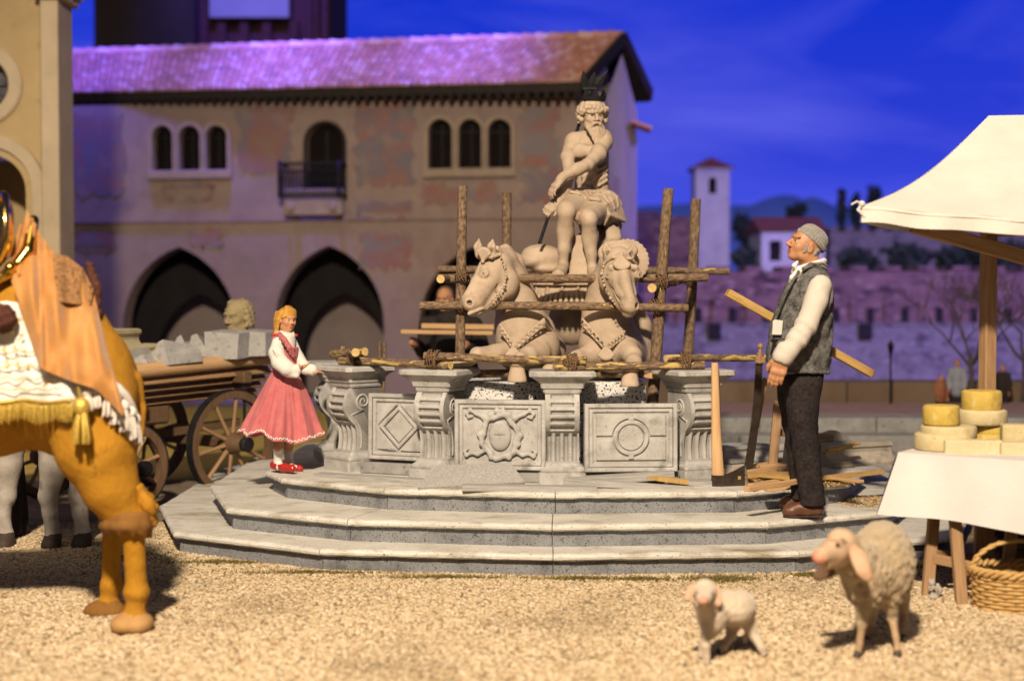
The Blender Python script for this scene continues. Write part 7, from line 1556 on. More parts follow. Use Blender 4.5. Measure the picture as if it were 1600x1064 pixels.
board(P(1196, 590, 10.0), P(1182, 668, 10.0), .032, .03, 'wood', 'thin slanted trestle strut behind the saw', 'trestle boards behind the man', up=(0, 1, 0))
board(P(1222, 676, 10.05), P(1300, 684, 10.3), .05, .05, 'wood', 'short level trestle bar behind the man\'s knee', 'trestle boards behind the man')
board(P(1238, 690, 9.98), P(1232, 740, 9.86), .10, .05, 'stonebeige', 'narrow upright carved stone strip behind the trestle board', None, 'stone_strip', up=(0, 1, 0), cat='stone')
for i, (x0, y0, x1, y1) in enumerate(((1292, 704, 1342, 692), (1288, 708, 1330, 697))): board(P(x0, y0, 9.9), P(x1, y1, 10.0), .035, .02, 'oldwood', ('upper' if i == 0 else 'lower') + ' of two yellow sticks lying on the carved cornice block', 'yellow sticks on the carved block', 'stick', cat='stick')
def moulding(a, b, prof, mat, label, name='cornice_block', cat='cornice block', group=None, tilt=0.0):
    """prof: (depth toward viewer, height)"""
    a, b = Vector(a), Vector(b); u = (b - a).normalized(); f = Vector((u.y, -u.x, 0)).normalized(); rings = []
    for p in (a, b): rings.append([p + f * d + Vector((0, 0, z)) for d, z in prof])
    g = Geo(); g.loft(rings); return solo(name, g, MT[mat], label, cat, group)
CP = [(-.16, 0), (.17, 0), (.175, .03), (.155, .045), (.15, .06), (.12, .075), (.085, .10), (.07, .13), (.075, .165), (.095, .185), (.095, .215), (.06, .225), (-.16, .225)]
moulding(onp(1284, 728, .425), onp(1384, 722, .425), [(d * .8, z * .72) for d, z in CP], 'stonebeige', 'long beige carved cornice block lying behind the man\'s legs')
g = Geo(); g.lathe(P(1300, 722, 10.6), [(.16, 0), (.17, .04), (.15, .10), (.13, .17), (.10, .21), (.03, .24)], 20); solo('stone_dome', g, MT['stonebeige'], 'rounded beige stone cap behind the cornice block', 'stone cap')
moulding(onp(1125, 722, .425), onp(1200, 716, .425), [(d * .7, z * .5) for d, z in CP], 'stonegrey', 'grey stone block behind the axe handle', 'stone_block', 'stone block')
def dust(name, regions, n, size, mats, label):
    g = Geo()
    for _ in range(n):
        (cx, cy, z, rx, ry) = random.choice(regions); a = random.uniform(0, 6.28); rr = math.sqrt(random.random()); p = Vector((cx + rx * rr * math.cos(a), cy + ry * rr * math.sin(a), z + abs(random.gauss(0, .006)))); s_ = size * random.uniform(.5, 1.5); R = Euler((random.uniform(-.6, .6), random.uniform(-.6, .6), random.uniform(0, 6))).to_matrix()
        g.add([p + R @ Vector(v) for v in ((-s_, -s_ * .3, 0), (s_, -s_ * .3, .001), (s_, s_ * .3, 0), (-s_, s_ * .3, .002))], [(0, 1, 2, 3)], None, random.randrange(len(mats)))
    o = solo(name, g, mats, label, name.split('_')[0], None, 'stuff'); return o
MT['saw1'] = M('sawdust_light', [(.52, .34, .14), (.66, .47, .23)], 20, 3, .9); MT['saw2'] = M('sawdust_gold', [(.44, .26, .08), (.54, .36, .13)], 20, 3, .9)
dust('sawdust', [(1.95, 9.35, .422, .28, .16), (2.35, 9.35, .282, .22, .28), (1.7, 9.45, .422, .3, .2), (2.1, 9.2, .422, .15, .1)], 4200, .008, [MT['saw1'], MT['saw2']], 'golden sawdust scattered on the steps behind the man')
MT['moss1'] = M('olive_moss', [(.10, .095, .02), (.20, .18, .045)], 20, 4, .95); MT['moss2'] = M('brown_moss', [(.15, .105, .035), (.24, .17, .06)], 20, 4, .95)
def moss(name, spots, label, n):
    g = Geo()
    for _ in range(n):
        (x, y, rx, ry) = random.choice(spots); a = random.uniform(0, 6.28); rr = abs(random.gauss(0, .5)); p = Vector((x + rx * rr * math.cos(a), y + ry * rr * math.sin(a), .006)); h = random.uniform(.010, .034); d = Vector((random.uniform(-1, 1), random.uniform(-1, 1), 1.2)).normalized() * h; s_ = Vector((random.uniform(-1, 1), random.uniform(-1, 1), 0)).normalized() * .0065
        g.add([p - s_, p + s_, p + d], [(0, 1, 2)], None, random.randrange(2))
    solo(name, g, [MT['moss1'], MT['moss2']], label, 'moss', None, 'stuff')
moss('moss', [(.40, 8.12, .28, .04), (.75, 8.10, .25, .05), (1.22, 8.12, .28, .08), (1.20, 8.08, .22, .1), (1.75, 8.22, .15, .06), (-.4, 8.16, .5, .03), (-1.2, 8.30, .5, .04), (-1.8, 8.62, .4, .05), (2.3, 8.45, .4, .05), (-2.6, 9.4, .2, .5), (-2.4, 8.8, .35, .3)], 'olive moss creeping along the foot of the lowest step', 9000)
# ================================================================== stone cart at the left
MT['cartwood'] = M('dark_cart_wood', [(.09, .05, .025), (.17, .10, .05)], 5, 8, .75, .3, 40, coord='tuv', stretch=(14, 14, .9))
cu = Vector((.63, .78, 0)).normalized(); cn = Vector((cu.y, -cu.x, 0)); CO = Vector((-2.99, 10.8, 0))     # along, near side normal
CX = lambda l, s_, z: CO + cu * l - cn * s_ + Vector((0, 0, z))
cart = thing('cart', 'wooden stone cart with spoked wheels loaded with cut stones behind the girl', 'cart', CX(.8, .5, 0))
zb = 1.00
for i in range(7): g = Geo(); g.beam(CX(-.9, .07 + .145 * i, zb + .02), CX(1.58, .07 + .145 * i, zb + .10), .138, .03, bev=.004); part('plank', g, MT['wood'], cart)
for s_ in (0, 1.02): g = Geo(); g.tube([CX(-1.0, s_, zb + .03), CX(.2, s_, zb + .075), CX(1.66, s_, zb + .135)], [.062, .06, .052], 12, 0, True, 1); part('side_rail', g, [MT['palewood'], MT['cutwood']], cart)
for l in (.08, 1.16): g = Geo(); g.beam(CX(l, -.10, zb - .06 + .035 * l), CX(l, 1.12, zb - .06 + .035 * l), .09, .10, bev=.01); part('bolster', g, MT['cartwood'], cart)
for s_ in (.28, .74): g = Geo(); g.beam(CX(-.9, s_, zb - .17), CX(1.5, s_, zb - .10), .09, .11, bev=.01); part('frame_beam', g, MT['cartwood'], cart)
for i in range(4):
    t0, t1 = i / 4, (i + 1) / 4
    for s0, s1 in ((.0, .24), (1.02, .78)): g = Geo(); g.beam(CX(-.9, s0 + (s1 - s0) * (t0 + t1) / 2, zb - .02 - .24 * (t0 + t1) / 2), CX(1.5, s0 + (s1 - s0) * (t0 + t1) / 2, zb + .06 - .24 * (t0 + t1) / 2), .02, .078, cn * (-.7 if s0 < .5 else .7) + Vector((0, 0, .8)), bev=.003); part('side_board', g, MT['wood'], cart)
g = Geo(); g.box(CX(.35, .5, zb - .30), (.5, .6, .16), (0, 0, math.atan2(cu.y, cu.x)), bev=.02); part('undercarriage', g, MT['cartwood'], cart)
for l in (.05, 1.16): g = Geo(); g.tube([CX(l, -.05, zb + .02), CX(l, -.05, .42)], .014, 6); part('iron_stay', g, MT['iron'], cart)
def wheel(l, s_, R, n=10):
    c = CX(l, s_, R); Q = Matrix((cu, Vector((0, 0, 1)), cn)).transposed(); w = thing('wheel', None, None, (0, 0, 0)); w.parent = cart; w.location = c - wloc(cart)
    X = lambda a, r, d: c + Q @ Vector((r * math.cos(a), r * math.sin(a), d))
    g = Geo(); k = 40; g.loft([[X(2 * math.pi * i / k, r_, d_) for r_, d_ in ((R - .075, -.03), (R - .075, .03), (R - .012, .032), (R - .012, -.032))] for i in range(k + 1)], cap=False); part('rim', g, MT['cartwood'], w)
    g = Geo(); g.loft([[X(2 * math.pi * i / k, r_, d_) for r_, d_ in ((R - .012, -.034), (R - .012, .034), (R, .034), (R, -.034))] for i in range(k + 1)], cap=False, smooth=False); part('tyre', g, MT['iron'], w)
    for i in range(n): a = 2 * math.pi * (i + .3) / n; g = Geo(); g.tube([X(a, .06, 0), X(a, R * .5, 0), X(a, R - .06, 0)], [.026, .020, .024], 8, flat=.75); part('spoke', g, MT['wood'], w)
    g = Geo(); g.lathe(c, [(.055, -.12), (.075, -.10), (.085, -.04), (.09, .04), (.07, .08), (.055, .16), (.05, .165)], 16, axis=cn); part('hub', g, MT['cartwood'], w)
    g = Geo(); g.lathe(c, [(.058, .15), (.062, .16), (.062, .20), (.04, .205)], 14, axis=cn); part('hub_cap', g, MT['iron'], w)
wheel(1.02, -.06, .445); wheel(1.02, 1.10, .445); wheel(.02, -.06, .34, 8); wheel(.02, 1.10, .34, 8)
g = Geo(); g.beam(CX(1.02, -.06, .445), CX(1.02, 1.1, .445), .09, .09, bev=.01); part('axle', g, MT['cartwood'], cart); g = Geo(); g.beam(CX(.02, -.06, .34), CX(.02, 1.1, .34), .08, .08, bev=.01); part('axle', g, MT['cartwood'], cart)
g = Geo(); g.beam(CX(1.55, .5, .55), CX(.3, .5, .5), .07, .07); part('reach_pole', g, MT['cartwood'], cart)
gs_ = 'cut stones loaded on the cart'
def wedge(px0, px1, top, bot, Y_, label, kind='wedge', skew=.5):
    """stone resting on the cart bed"""
    q = S(Y_); a, b = P(px0, bot, Y_), P(px1, bot, Y_); h = (bot - top) * q; w = b.x - a.x; dp = .24; g = Geo(); j = lambda: random.uniform(-.008, .008)
    if kind == 'wedge': f0 = [(0, 0), (1, .02), (.97, .42), (skew, 1.0), (skew - .22, .96)]
    elif kind == 'slab': f0 = [(0, 0), (1, .05), (1.0, .5), (.85, 1.0), (.35, .62), (0, .35)]
    else: f0 = [(.06, 0), (.95, .0), (1.0, .95), (0, 1.0)]
    ts_ = random.uniform(-.10, .22) if kind == 'wedge' else .10
    ring0 = [a + Vector((u * w + j(), j(), v * h + j())) for u, v in f0]; ring1 = [p + Vector((ts_ + j(), dp, (-.06 if kind == 'wedge' and i_ > 2 else .012) + j())) for i_, p in enumerate(ring0)]
    g.loft([ring0, ring1]); return solo('cut_stone', g, MT['stonegrey'], label, 'stone', gs_)
wedge(196, 229, 553, 578, 10.95, 'low flat grey stone at the front end of the cart, beside the camel rump', 'slab'); wedge(230, 263, 532, 571, 11.05, 'first pointed grey wedge stone from the camel on the cart', 'wedge', .72)
wedge(264, 294, 524, 562, 11.3, 'second pointed grey wedge stone from the camel on the cart', 'wedge', .62); wedge(294, 321, 522, 557, 11.5, 'third pointed grey wedge stone from the camel on the cart', 'wedge', .45)
wedge(318, 372, 519, 560, 11.5, 'left of two squared grey blocks on the cart before the stone head', 'block'); wedge(371, 416, 517, 556, 11.65, 'right of two squared grey blocks on the cart beside the girl', 'block')
wedge(176, 204, 548, 574, 11.0, 'thin grey slab tilted on the cart just behind the camel rump', 'slab'); wedge(206, 236, 540, 566, 11.45, 'thin grey slab behind the first wedge stone on the cart', 'slab'); wedge(244, 276, 535, 558, 11.7, 'thin grey slab lying behind the second wedge stone on the cart', 'slab')
moulding(P(160, 556, 11.3), P(205, 553, 11.75), [(d, z * .95) for d, z in CP], 'yellowstone', 'upper yellowed cornice piece on the cart behind the camel', group='yellowed cornice pieces on the cart'); moulding(P(168, 572, 11.1), P(246, 562, 11.6), [(d * .8, z * .6) for d, z in CP], 'yellowstone', 'lower flat yellowed cornice piece on the cart by the wedge stones', group='yellowed cornice pieces on the cart')
MT['bust'] = M('ochre_bust_stone', [(.26, .20, .10), (.36, .29, .16)], 8, 6, .85, .3, 60)
bust = thing('stone_bust', 'carved stone head with curly hair set on the cart behind the squared blocks', 'sculpture', P(372, 556, 12.0)); sc = PS(.0058); fw = Vector((-.5, -.85, -.05)); HX = head(sc, P(370, 496, 12.0), fw, (0, 0, 1), .29, 0, 0, 0, 0, 0, male=False)
sc.ch([(374, 520, 12.0), (376, 560, 12.0)], [15, 20], 8); sc.e((376, 565, 12.0), (36, 22, 26), k=12)
sc.ell(HX(0, -.12, .16), [.37 * .29, .40 * .29, .37 * .29], rotm(fw), .01)
for i in range(120):
    a = -1.9 + 3.8 * ((i * .618) % 1); z_ = -.25 + .72 * i / 119; rr = .40 * math.sqrt(max(.06, 1 - (max(z_ - .08, 0) / .46) ** 2)); sc.ell(HX(rr * math.sin(a), -.10 - rr * math.cos(a) * 1.02, z_), .016 + .004 * (i % 3), None, .008)
part('head', sc.geo(), MT['bust'], bust)
# ================================================================== cheese stall at the right
MT['canvas'] = M('white_canvas', [(.54, .50, .445), (.61, .57, .515)], 3, 6, .9, .3, 60)
MT['cloth'] = M('white_table_cloth', [(.57, .53, .50), (.63, .59, .56)], 3, 5, .85, .25, 90)
MT['cheese_y'] = M('yellow_cheese_rind', [(.44, .30, .05), (.56, .41, .10)], 9, 8, .65, .5, 30, spots=[((.34, .21, .04), 12, .54, .75), ((.60, .48, .2), 20, .6, .75)])
MT['cheese_p'] = M('pale_cheese_rind', [(.46, .37, .18), (.57, .485, .29)], 9, 8, .7, .5, 30, spots=[((.40, .27, .09), 7, .54, .8), ((.34, .24, .11), 26, .62, .74)])
MT['cheese_in'] = M('cut_cheese_paste', [(.52, .44, .25), (.58, .51, .32)], 14, 7, .65, .6, 50, spots=[((.38, .28, .12), 22, .62, .74)])
MT['wicker'] = M('golden_wicker', [(.36, .20, .06), (.54, .35, .13)], 30, 5, .7, .4, 90)
stall = thing('market_stall', 'market stall with a concave white canvas canopy and brown posts at the right edge', 'stall', G(1545, 905))
FL, FRt, BL, PKL, PKR = P(1346, 322, 7.55), P(1960, 348, 7.25), P(1452, 340, 9.15), P(1545, 181, 8.35), P(1960, 175, 8.1); BR = P(1960, 350, 8.95)
def lerp3(pts, t): q = t * (len(pts) - 1); i = min(int(q), len(pts) - 2); return pts[i].lerp(pts[i + 1], q - i)
def can(u, v, o=0.0):
    e = FL.lerp(FRt, u); t = PKL.lerp(PKR, u); sag = -.085 * math.sin(v * math.pi) * (1 - .25 * v); wv = .004 * math.sin(u * 26) * (1 - v)
    return e.lerp(t, v) + Vector((0, -sag * .15, sag + wv + o - .03 * math.sin(u * math.pi) * (1 - v)))
def canl(u, v, o=0.0):
    e = FL.lerp(BL, u); t = PKL.lerp(PKL + Vector((.25, .15, 0)), u); sag = -.085 * math.sin(v * math.pi) * (1 - .25 * v); return e.lerp(t, v) + Vector((0, 0, sag + o - .02 * math.sin(u * math.pi) * (1 - v)))
def canb(u, v, o=0.0):
    e = BL.lerp(BR, u); t = (PKL + Vector((.25, .15, 0))).lerp(PKR, u); sag = -.08 * math.sin(v * math.pi); return e.lerp(t, v) + Vector((0, 0, sag + o))
g = Geo()
for fn in (can, canl, canb): g.grid(fn, 36, 20); g.grid(lambda u, v, fn=fn: fn(u, v, -.008), 36, 20)
vh = .088
g.grid(lambda u, v: can(u, 0) + Vector((0, -.012 - .01 * math.sin(u * 40) * v, -vh * v + .003 * math.sin(u * 33))), 60, 5); g.grid(lambda u, v: can(u, 0) + Vector((0, -.004 - .01 * math.sin(u * 40) * v, -vh * v + .003 * math.sin(u * 33))), 60, 5)
g.grid(lambda u, v: canl(u, 0) + Vector((-.008 * v, 0, -vh * v)), 40, 4); g.grid(lambda u, v: canb(u, 0) + Vector((0, 0, -vh * v)), 40, 4); part('canopy', g, MT['canvas'], stall)
g = Geo(); g.tube([can(i / 40, 0) + Vector((0, -.012, -vh * .18)) for i in range(41)], .005, 5); part('hem_seam', g, MT['canvas'], stall)
g = Geo(); c0 = FL + Vector((0, -.01, .01)); g.tube([c0, c0 + Vector((-.03, -.01, .012)), c0 + Vector((-.06, -.01, -.005))], .006, 6); g.tube([c0, c0 + Vector((-.02, 0, -.03)), c0 + Vector((.012, -.01, -.07))], [.008, .012, .004], 6); g.ell(c0, .018, None, 0, 8, 6); part('corner_tie', g, MT['canvas'], stall)
pb = G(1545, 905)
for (x_, Y_) in ((1545, 8.2), (1900, 8.0)): g = Geo(); q_ = P(x_, 360, Y_); g.box((q_.x, Y_, 1.06), (.075, .075, 2.12), (0, 0, .3), bev=.006); part('post', g, MT['wood'], stall)
g = Geo(); g.beam(P(1425, 352, 8.0), P(1900, 488, 8.25), .05, .085, (0, 0, 1), bev=.005); part('brace', g, MT['wood'], stall)
g = Geo(); g.beam(P(1545, 358, 8.26), P(1900, 352, 8.1), .05, .09, (0, 0, 1), bev=.005); part('top_beam', g, MT['wood'], stall)
g = Geo(); g.beam(P(1545, 365, 8.3), PKL - Vector((0, 0, .05)), .05, .05, (0, 1, 0)); part('king_post', g, MT['wood'], stall)
g = Geo(); c_ = P(1546, 394, 8.14); g.lathe(c_, [(.012, 0), (.012, .008), (.006, .012)], 10, axis=(0, -1, 0)); part('bolt', g, MT['iron'], stall)
# table on trestles
tu = Vector((.53, -.40, 0)).normalized(); tn = Vector((-tu.y, tu.x, 0)); TO = Vector((2.13, 7.72, 0)); TX = lambda l, d, z: TO + tu * l + tn * d + Vector((0, 0, z))    # l along the front edge, d to the back
table = thing('trestle_table', 'plain wooden trestle table under the white cloth', 'table', TX(.8, .4, 0))
g = Geo(); g.box(TX(.95, .42, .770), (1.84, .80, .035), (0, 0, math.atan2(tu.y, tu.x)), bev=.004); part('tabletop', g, MT['wood'], table)
for l in (.30, 1.5):
    for (d0, d1) in ((.12, -.02), (.72, .86)):
        pass
for (x0, y0, x1, y1, Y0) in ((1466, 800, 1449, 931, 7.72), (1484, 812, 1503, 946, 7.52), (1533, 800, 1530, 925, 7.95), (1590, 800, 1570, 940, 7.70)):
    b_ = G(x1, y1); a_ = P(x0, y0, b_.y + .20); a_.z = .752; g = Geo(); g.beam(a_, b_ + Vector((0, 0, .0)), .060, .045, (0, 1, 0), bev=.004); part('leg', g, MT['wood'], table)
for (x0, y0, Y0, x1, y1, Y1) in ((1458, 872, 7.74, 1620, 906, 7.55), (1500, 896, 7.54, 1620, 890, 7.66), (1460, 866, 7.76, 1536, 872, 7.96), (1500, 800, 7.8, 1640, 830, 7.5)): g = Geo(); g.beam(P(x0, y0, Y0), P(x1, y1, Y1), .035, .055, bev=.004); part('stretcher', g, MT['wood'], table)
cl = Geo(); Lc, Dc_ = 1.9, .86; zt = .792
def cloth_front(u, v):
    fold = v * (.020 * math.sin(u * 17 + 1) + .012 * math.sin(u * 31)) ; drop = (.335 + .045 * u - .015 * math.sin(u * 9 + .5)) * v; fl = .05 * v * math.exp(-u * 8)
    return TX(-.0 + Lc * u - fl * 1.6, -.02 - .05 * v - fold - fl * .5, zt - drop - .012 * (v > 0))
def cloth_side(u, v):
    fold = v * (.02 * math.sin(u * 14)); drop = (.335 + .03 * math.sin(u * 7)) * v; fl = .05 * v * math.exp(-u * 6)
    return TX(-.012 - .05 * v - fold - fl * 1.6 + .05 * v * math.exp(-u * 12), -.02 + Dc_ * u - .05 * v * math.exp(-u * 10) - fl * .5, zt - drop - .012 * (v > 0))
for fn in (cloth_front, cloth_side):
    cl.grid(fn, 60, 18); cl.grid(lambda u, v, fn=fn: fn(u, v) + Vector((.004, .004, 0)), 60, 18)
cl.grid(lambda u, v: TX(Lc * u - .004, -.02 + Dc_ * v, zt + .0015 * math.sin(u * 25) * math.sin(v * 11)), 40, 16); cl.grid(lambda u, v: TX(Lc * u, Dc_ + .01 + .02 * v, zt - .33 * v), 40, 6)
solo('tablecloth', cl, MT['cloth'], 'white cloth draped over the cheese table at the right edge', 'tablecloth')
gc = 'cheeses stacked on the white cloth'
def cheese(px0, px1, top, bot, Y_, mat, label):
    q = S(Y_); R = (px1 - px0) / 2 * q; c = P((px0 + px1) / 2, bot, Y_ + R * .0); h = (bot - top) * q; c = Vector((c.x, c.y + R * .3, zt if c.z < zt + .035 else c.z)); e = min(.014, h * .2)
    prof = [(R * .5, 0), (R - e, 0), (R - e * .3, e * .3), (R, e), (R * 1.006, h * .5), (R, h - e), (R - e * .3, h - e * .3), (R - e, h), (R * .5, h + .001), (.001, h)]
    g = Geo(); g.lathe(c, [(.001, 0)] + prof, 30, jitter=.014); solo('cheese', g, MT[mat], label, 'cheese', gc)
zc_ = zt
Yc = 7.72
cheese(1433, 1523, 684, 711, 7.78, 'cheese_p', 'large flat cheese wheel at the bottom left of the pile')
cheese(1443, 1529, 665, 687, 7.80, 'cheese_p', 'pale flat cheese wheel second from the bottom left')
cheese(1445, 1501, 633, 665, 7.80, 'cheese_y', 'bright yellow cheese wheel topping the left stack')
cheese(1522, 1578, 681, 702, 8.0, 'cheese_y', 'yellow cheese wheel low in the middle behind the pale cut block'); cheese(1524, 1578, 664, 681, 8.0, 'cheese_y', 'dark yellow cheese wheel second in the middle stack'); cheese(1500, 1576, 640, 664, 8.0, 'cheese_p', 'wide pale cheese wheel second from the top'); cheese(1506, 1567, 610, 642, 8.0, 'cheese_y', 'tall yellow cheese wheel topmost of the middle stack')
def cheese_block(px0, px1, top, bot, Y_, label, ang=.12, dp=.10, mat='cheese_in'):
    q = S(Y_); a, b = P(px0, bot, Y_), P(px1, bot, Y_); h = (bot - top) * q; w = b.x - a.x; g = Geo(); g.box(((a.x + b.x) / 2, Y_ + dp / 2, a.z + h / 2), (w, dp, h), (0, 0, ang), bev=.007); solo('cheese', g, MT[mat], label, 'cheese', gc)
cheese_block(1479, 1568, 688, 713, 7.62, 'long pale cut cheese block lying in front of the pile', -.08); cheese_block(1567, 1612, 692, 714, 7.56, 'pale cut cheese block at the front right edge', -.1)
cheese_block(1571, 1612, 664, 692, 7.68, 'cut half cheese standing on the right block', -.2, .12, 'cheese_p'); cheese(1560, 1640, 690, 706, 7.85, 'cheese_p', 'pale cheese wheel low at the right behind the cut half')
# wicker basket under the table
bk = thing('wicker_basket', 'golden wicker basket with a braided rim standing under the table', 'basket', G(1590, 962)); bc = G(1592, 950); ra = .235
for lv in range(9):
    z_ = .014 + .020 * lv; g = Geo(); pts = []
    for i in range(56): a = 2 * math.pi * i / 56; r_ = ra * (1 + .04 * lv / 9) + .007 * math.sin(a * 14 + math.pi * (lv % 2)); pts.append(bc + Vector((r_ * math.cos(a), r_ * .78 * math.sin(a), z_)))
    g.tube(pts, .0105, 6, closed=True); part('wicker_strand', g, MT['wicker'], bk)
for k_ in range(3):
    g = Geo(); pts = []
    for i in range(90): a = 2 * math.pi * i / 90; ph = a * 11 + k_ * 2.094; r_ = ra * 1.05 + .016 * math.cos(ph); pts.append(bc + Vector((r_ * math.cos(a), r_ * .78 * math.sin(a), .205 + .016 * math.sin(ph))))
    g.tube(pts, .0125, 6, closed=True); part('braided_rim', g, MT['wicker'], bk)
g = Geo(); g.lathe(bc, [(.001, .004), (ra * .98, .004), (ra * .98, .012), (.001, .012)], 28, flat=.78); part('bottom', g, MT['wicker'], bk)
for i in range(28): a = 2 * math.pi * i / 28; g = Geo(); g.tube([bc + Vector((ra * math.cos(a), ra * .78 * math.sin(a), .01)), bc + Vector((ra * 1.04 * math.cos(a), ra * 1.04 * .78 * math.sin(a), .2))], .006, 5); part('stake', g, MT['wicker'], bk)
for k_ in (0, 1):
    g = Geo(); pts = []
    for i in range(40): t = i / 39; a = math.pi * t; b_ = bc + Vector((-ra * 1.06 * math.cos(a) * 1.0, 0,   .2 + .16 * math.sin(a))); pts.append(b_ + Vector((.010 * math.cos(t * 40 + k_ * math.pi), .010 * math.sin(t * 40 + k_ * math.pi), 0)))
    g.tube(pts, .011, 6); part('handle', g, MT['wicker'], bk)
# crates and the little figurine
for (x_, y_, lab) in ((1585, 892, 'dark wooden crate deep under the table behind the basket'), (1640, 890, 'dark wooden crate at the very edge behind the basket')):
    c_ = G(x_, y_); r = thing('wooden_crate', lab, 'crate', c_, 'crates under the table')
    for k_ in range(3): g = Geo(); g.box(c_ + Vector((0, -.14, .04 + .075 * k_)), (.30, .015, .066), bev=.003); part('slat', g, MT['cartwood'], r); g = Geo(); g.box(c_ + Vector((-.145, 0, .04 + .075 * k_)), (.015, .26, .066), bev=.003); part('slat', g, MT['cartwood'], r); g = Geo(); g.box(c_ + Vector((.145, 0, .04 + .075 * k_)), (.015, .26, .066), bev=.003); part('slat', g, MT['cartwood'], r); g = Geo(); g.box(c_ + Vector((0, .14, .04 + .075 * k_)), (.30, .015, .066), bev=.003); part('slat', g, MT['cartwood'], r)
fg = PS(.004); fg.e((1458, 932, 7.62), (8, 9, 8), k=3); fg.e((1456, 919, 7.62), (5.5, 5.5, 5.5), k=3); fg.c((1453, 916, 7.62), (1452, 911, 7.62), 1.8, 1, 1); fg.c((1459, 916, 7.62), (1460, 911, 7.62), 1.8, 1, 1); fg.e((1452, 927, 7.57), (3, 2.5, 3), k=2); fg.e((1459, 927, 7.57), (3, 2.5, 3), k=2); fg.ch([(1465, 938, 7.62), (1468, 930, 7.63), (1465, 922, 7.63)], [3.5, 4.5, 3], 2); fg.e((1458, 941, 7.60), (9, 4, 8), k=3)
fg_g = fg.geo(); fg_g.v[:, 2] -= fg_g.v[:, 2].min() - .004; solo('animal_figurine', fg_g, MT['stonebeige'], 'tiny brown squirrel shaped figurine on the gravel at the trestle leg', 'figurine')
# ================================================================== gravel: instanced pebbles on the yard
def pebble_material():
    mt = bpy.data.materials.new('pebble'); mt.use_nodes = True; nt = mt.node_tree; N = nt.nodes; L = nt.links; b = N['Principled BSDF']
    oi = N.new('ShaderNodeObjectInfo'); rp = N.new('ShaderNodeValToRGB'); L.new(oi.outputs['Random'], rp.inputs[0]); e = rp.color_ramp.elements
    e[0].position = 0; e[0].color = (.20, .13, .07, 1); e[1].position = 1; e[1].color = (.68, .59, .44, 1)
    for p_, c_ in ((.12, (.36, .25, .14, 1)), (.35, (.47, .35, .205, 1)), (.6, (.55, .43, .27, 1)), (.88, (.60, .49, .33, 1))): q = e.new(p_); q.color = c_
    nz = N.new('ShaderNodeTexNoise'); nz.inputs['Scale'].default_value = 1.1; nz.inputs['Detail'].default_value = 6; L.new(oi.outputs['Location'], nz.inputs['Vector'])
    mr = N.new('ShaderNodeMapRange'); mr.inputs[1].default_value = .50; mr.inputs[2].default_value = .70; mr.inputs[4].default_value = .75; L.new(nz.outputs['Fac'], mr.inputs[0]); ml = N.new('ShaderNodeMath'); ml.operation = 'MULTIPLY'; L.new(mr.outputs[0], ml.inputs[0]); r2 = N.new('ShaderNodeMath'); r2.operation = 'FRACT'; m3 = N.new('ShaderNodeMath'); m3.operation = 'MULTIPLY'; m3.inputs[1].default_value = 17.3; L.new(oi.outputs['Random'], m3.inputs[0]); L.new(m3.outputs[0], r2.inputs[0]); L.new(r2.outputs[0], ml.inputs[1])
    mx = N.new('ShaderNodeMix'); mx.data_type = 'RGBA'; L.new(ml.outputs[0], mx.inputs[0]); L.new(rp.outputs[0], mx.inputs[6]); mx.inputs[7].default_value = (.13, .085, .04, 1); L.new(mx.outputs[2], b.inputs['Base Color']); b.inputs['Roughness'].default_value = .8; b.inputs['Specular IOR Level'].default_value = .3; return mt
MT['pebble'] = pebble_material()
pcol = bpy.data.collections.new('pebble_shapes')
for i in range(4):
    bm = bmesh.new(); bmesh.ops.create_icosphere(bm, subdivisions=1, radius=1)
    rnd = random.Random(i)
    for v in bm.verts: v.co *= rnd.uniform(.78, 1.12); v.co.z *= .68; v.co.x *= 1.12
    me = bpy.data.meshes.new('pebble'); bm.to_mesh(me); bm.free(); me.materials.append(MT['pebble'])
    for p_ in me.polygons: p_.use_smooth = True
    pcol.objects.link(bpy.data.objects.new('pebble', me))
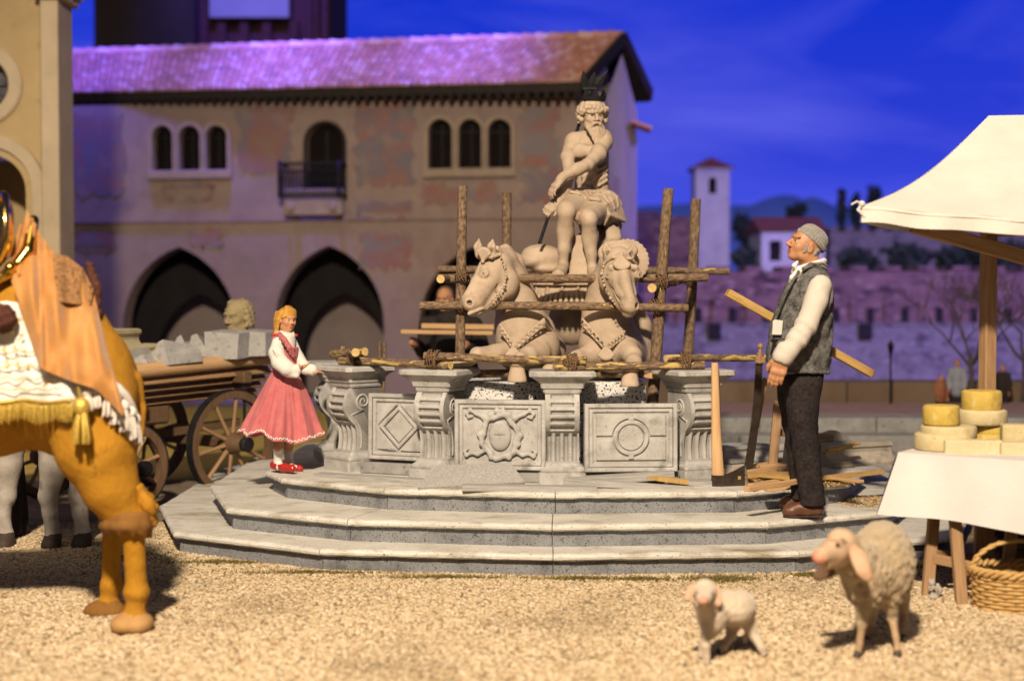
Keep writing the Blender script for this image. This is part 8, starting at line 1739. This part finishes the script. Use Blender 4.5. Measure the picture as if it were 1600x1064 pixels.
def scatter(name, verts, faces, density, smin, smax, seed, label):
    g = Geo(); g.add(verts, faces); o = solo(name, g, MT['ground'], label, 'gravel', None, 'stuff')
    ng = bpy.data.node_groups.new('pebbles', 'GeometryNodeTree'); ng.interface.new_socket('Geometry', in_out='INPUT', socket_type='NodeSocketGeometry'); ng.interface.new_socket('Geometry', in_out='OUTPUT', socket_type='NodeSocketGeometry')
    N = ng.nodes; L = ng.links; gi = N.new('NodeGroupInput'); go = N.new('NodeGroupOutput'); dp = N.new('GeometryNodeDistributePointsOnFaces'); dp.inputs['Density'].default_value = density; dp.inputs['Seed'].default_value = seed
    ci = N.new('GeometryNodeCollectionInfo'); ci.inputs['Collection'].default_value = pcol; ci.inputs['Separate Children'].default_value = True; ci.inputs['Reset Children'].default_value = True
    ip = N.new('GeometryNodeInstanceOnPoints'); ip.inputs['Pick Instance'].default_value = True
    rr = N.new('FunctionNodeRandomValue'); rr.data_type = 'FLOAT_VECTOR'; rr.inputs[0].default_value = (-.5, -.5, 0); rr.inputs[1].default_value = (.5, .5, 6.28)
    rs = N.new('FunctionNodeRandomValue'); rs.data_type = 'FLOAT'; rs.inputs[2].default_value = smin; rs.inputs[3].default_value = smax
    jn = N.new('GeometryNodeJoinGeometry')
    L.new(gi.outputs[0], dp.inputs[0]); L.new(dp.outputs[0], ip.inputs['Points']); L.new(ci.outputs[0], ip.inputs['Instance']); L.new(rr.outputs[0], ip.inputs['Rotation'])
    L.new([q for q in rs.outputs if q.enabled][0], ip.inputs['Scale']); L.new(ip.outputs[0], jn.inputs[0]); L.new(gi.outputs[0], jn.inputs[0]); L.new(jn.outputs[0], go.inputs[0])
    md = o.modifiers.new('pebbles', 'NODES'); md.node_group = ng; return o
scatter('gravel', [(-2.9, 5.0, .006), (3.4, 5.0, .006), (4.3, 8.6, .006), (4.3, 9.2, .006), (3.2, 9.2, .006), (2.9, 8.9, .006), (1.7, 8.4, .006), (.24, 8.28, .006), (-1.15, 8.45, .006), (-2.15, 9.05, .006), (-2.5, 10.2, .006), (-4.2, 10.2, .006), (-3.9, 8.6, .006)],
        [(0, 1, 2, 3, 4, 5, 6, 7, 8, 9, 10, 11, 12)], 4800, .0068, .0142, 3, 'pale beige gravel of small rounded pebbles covering the yard')
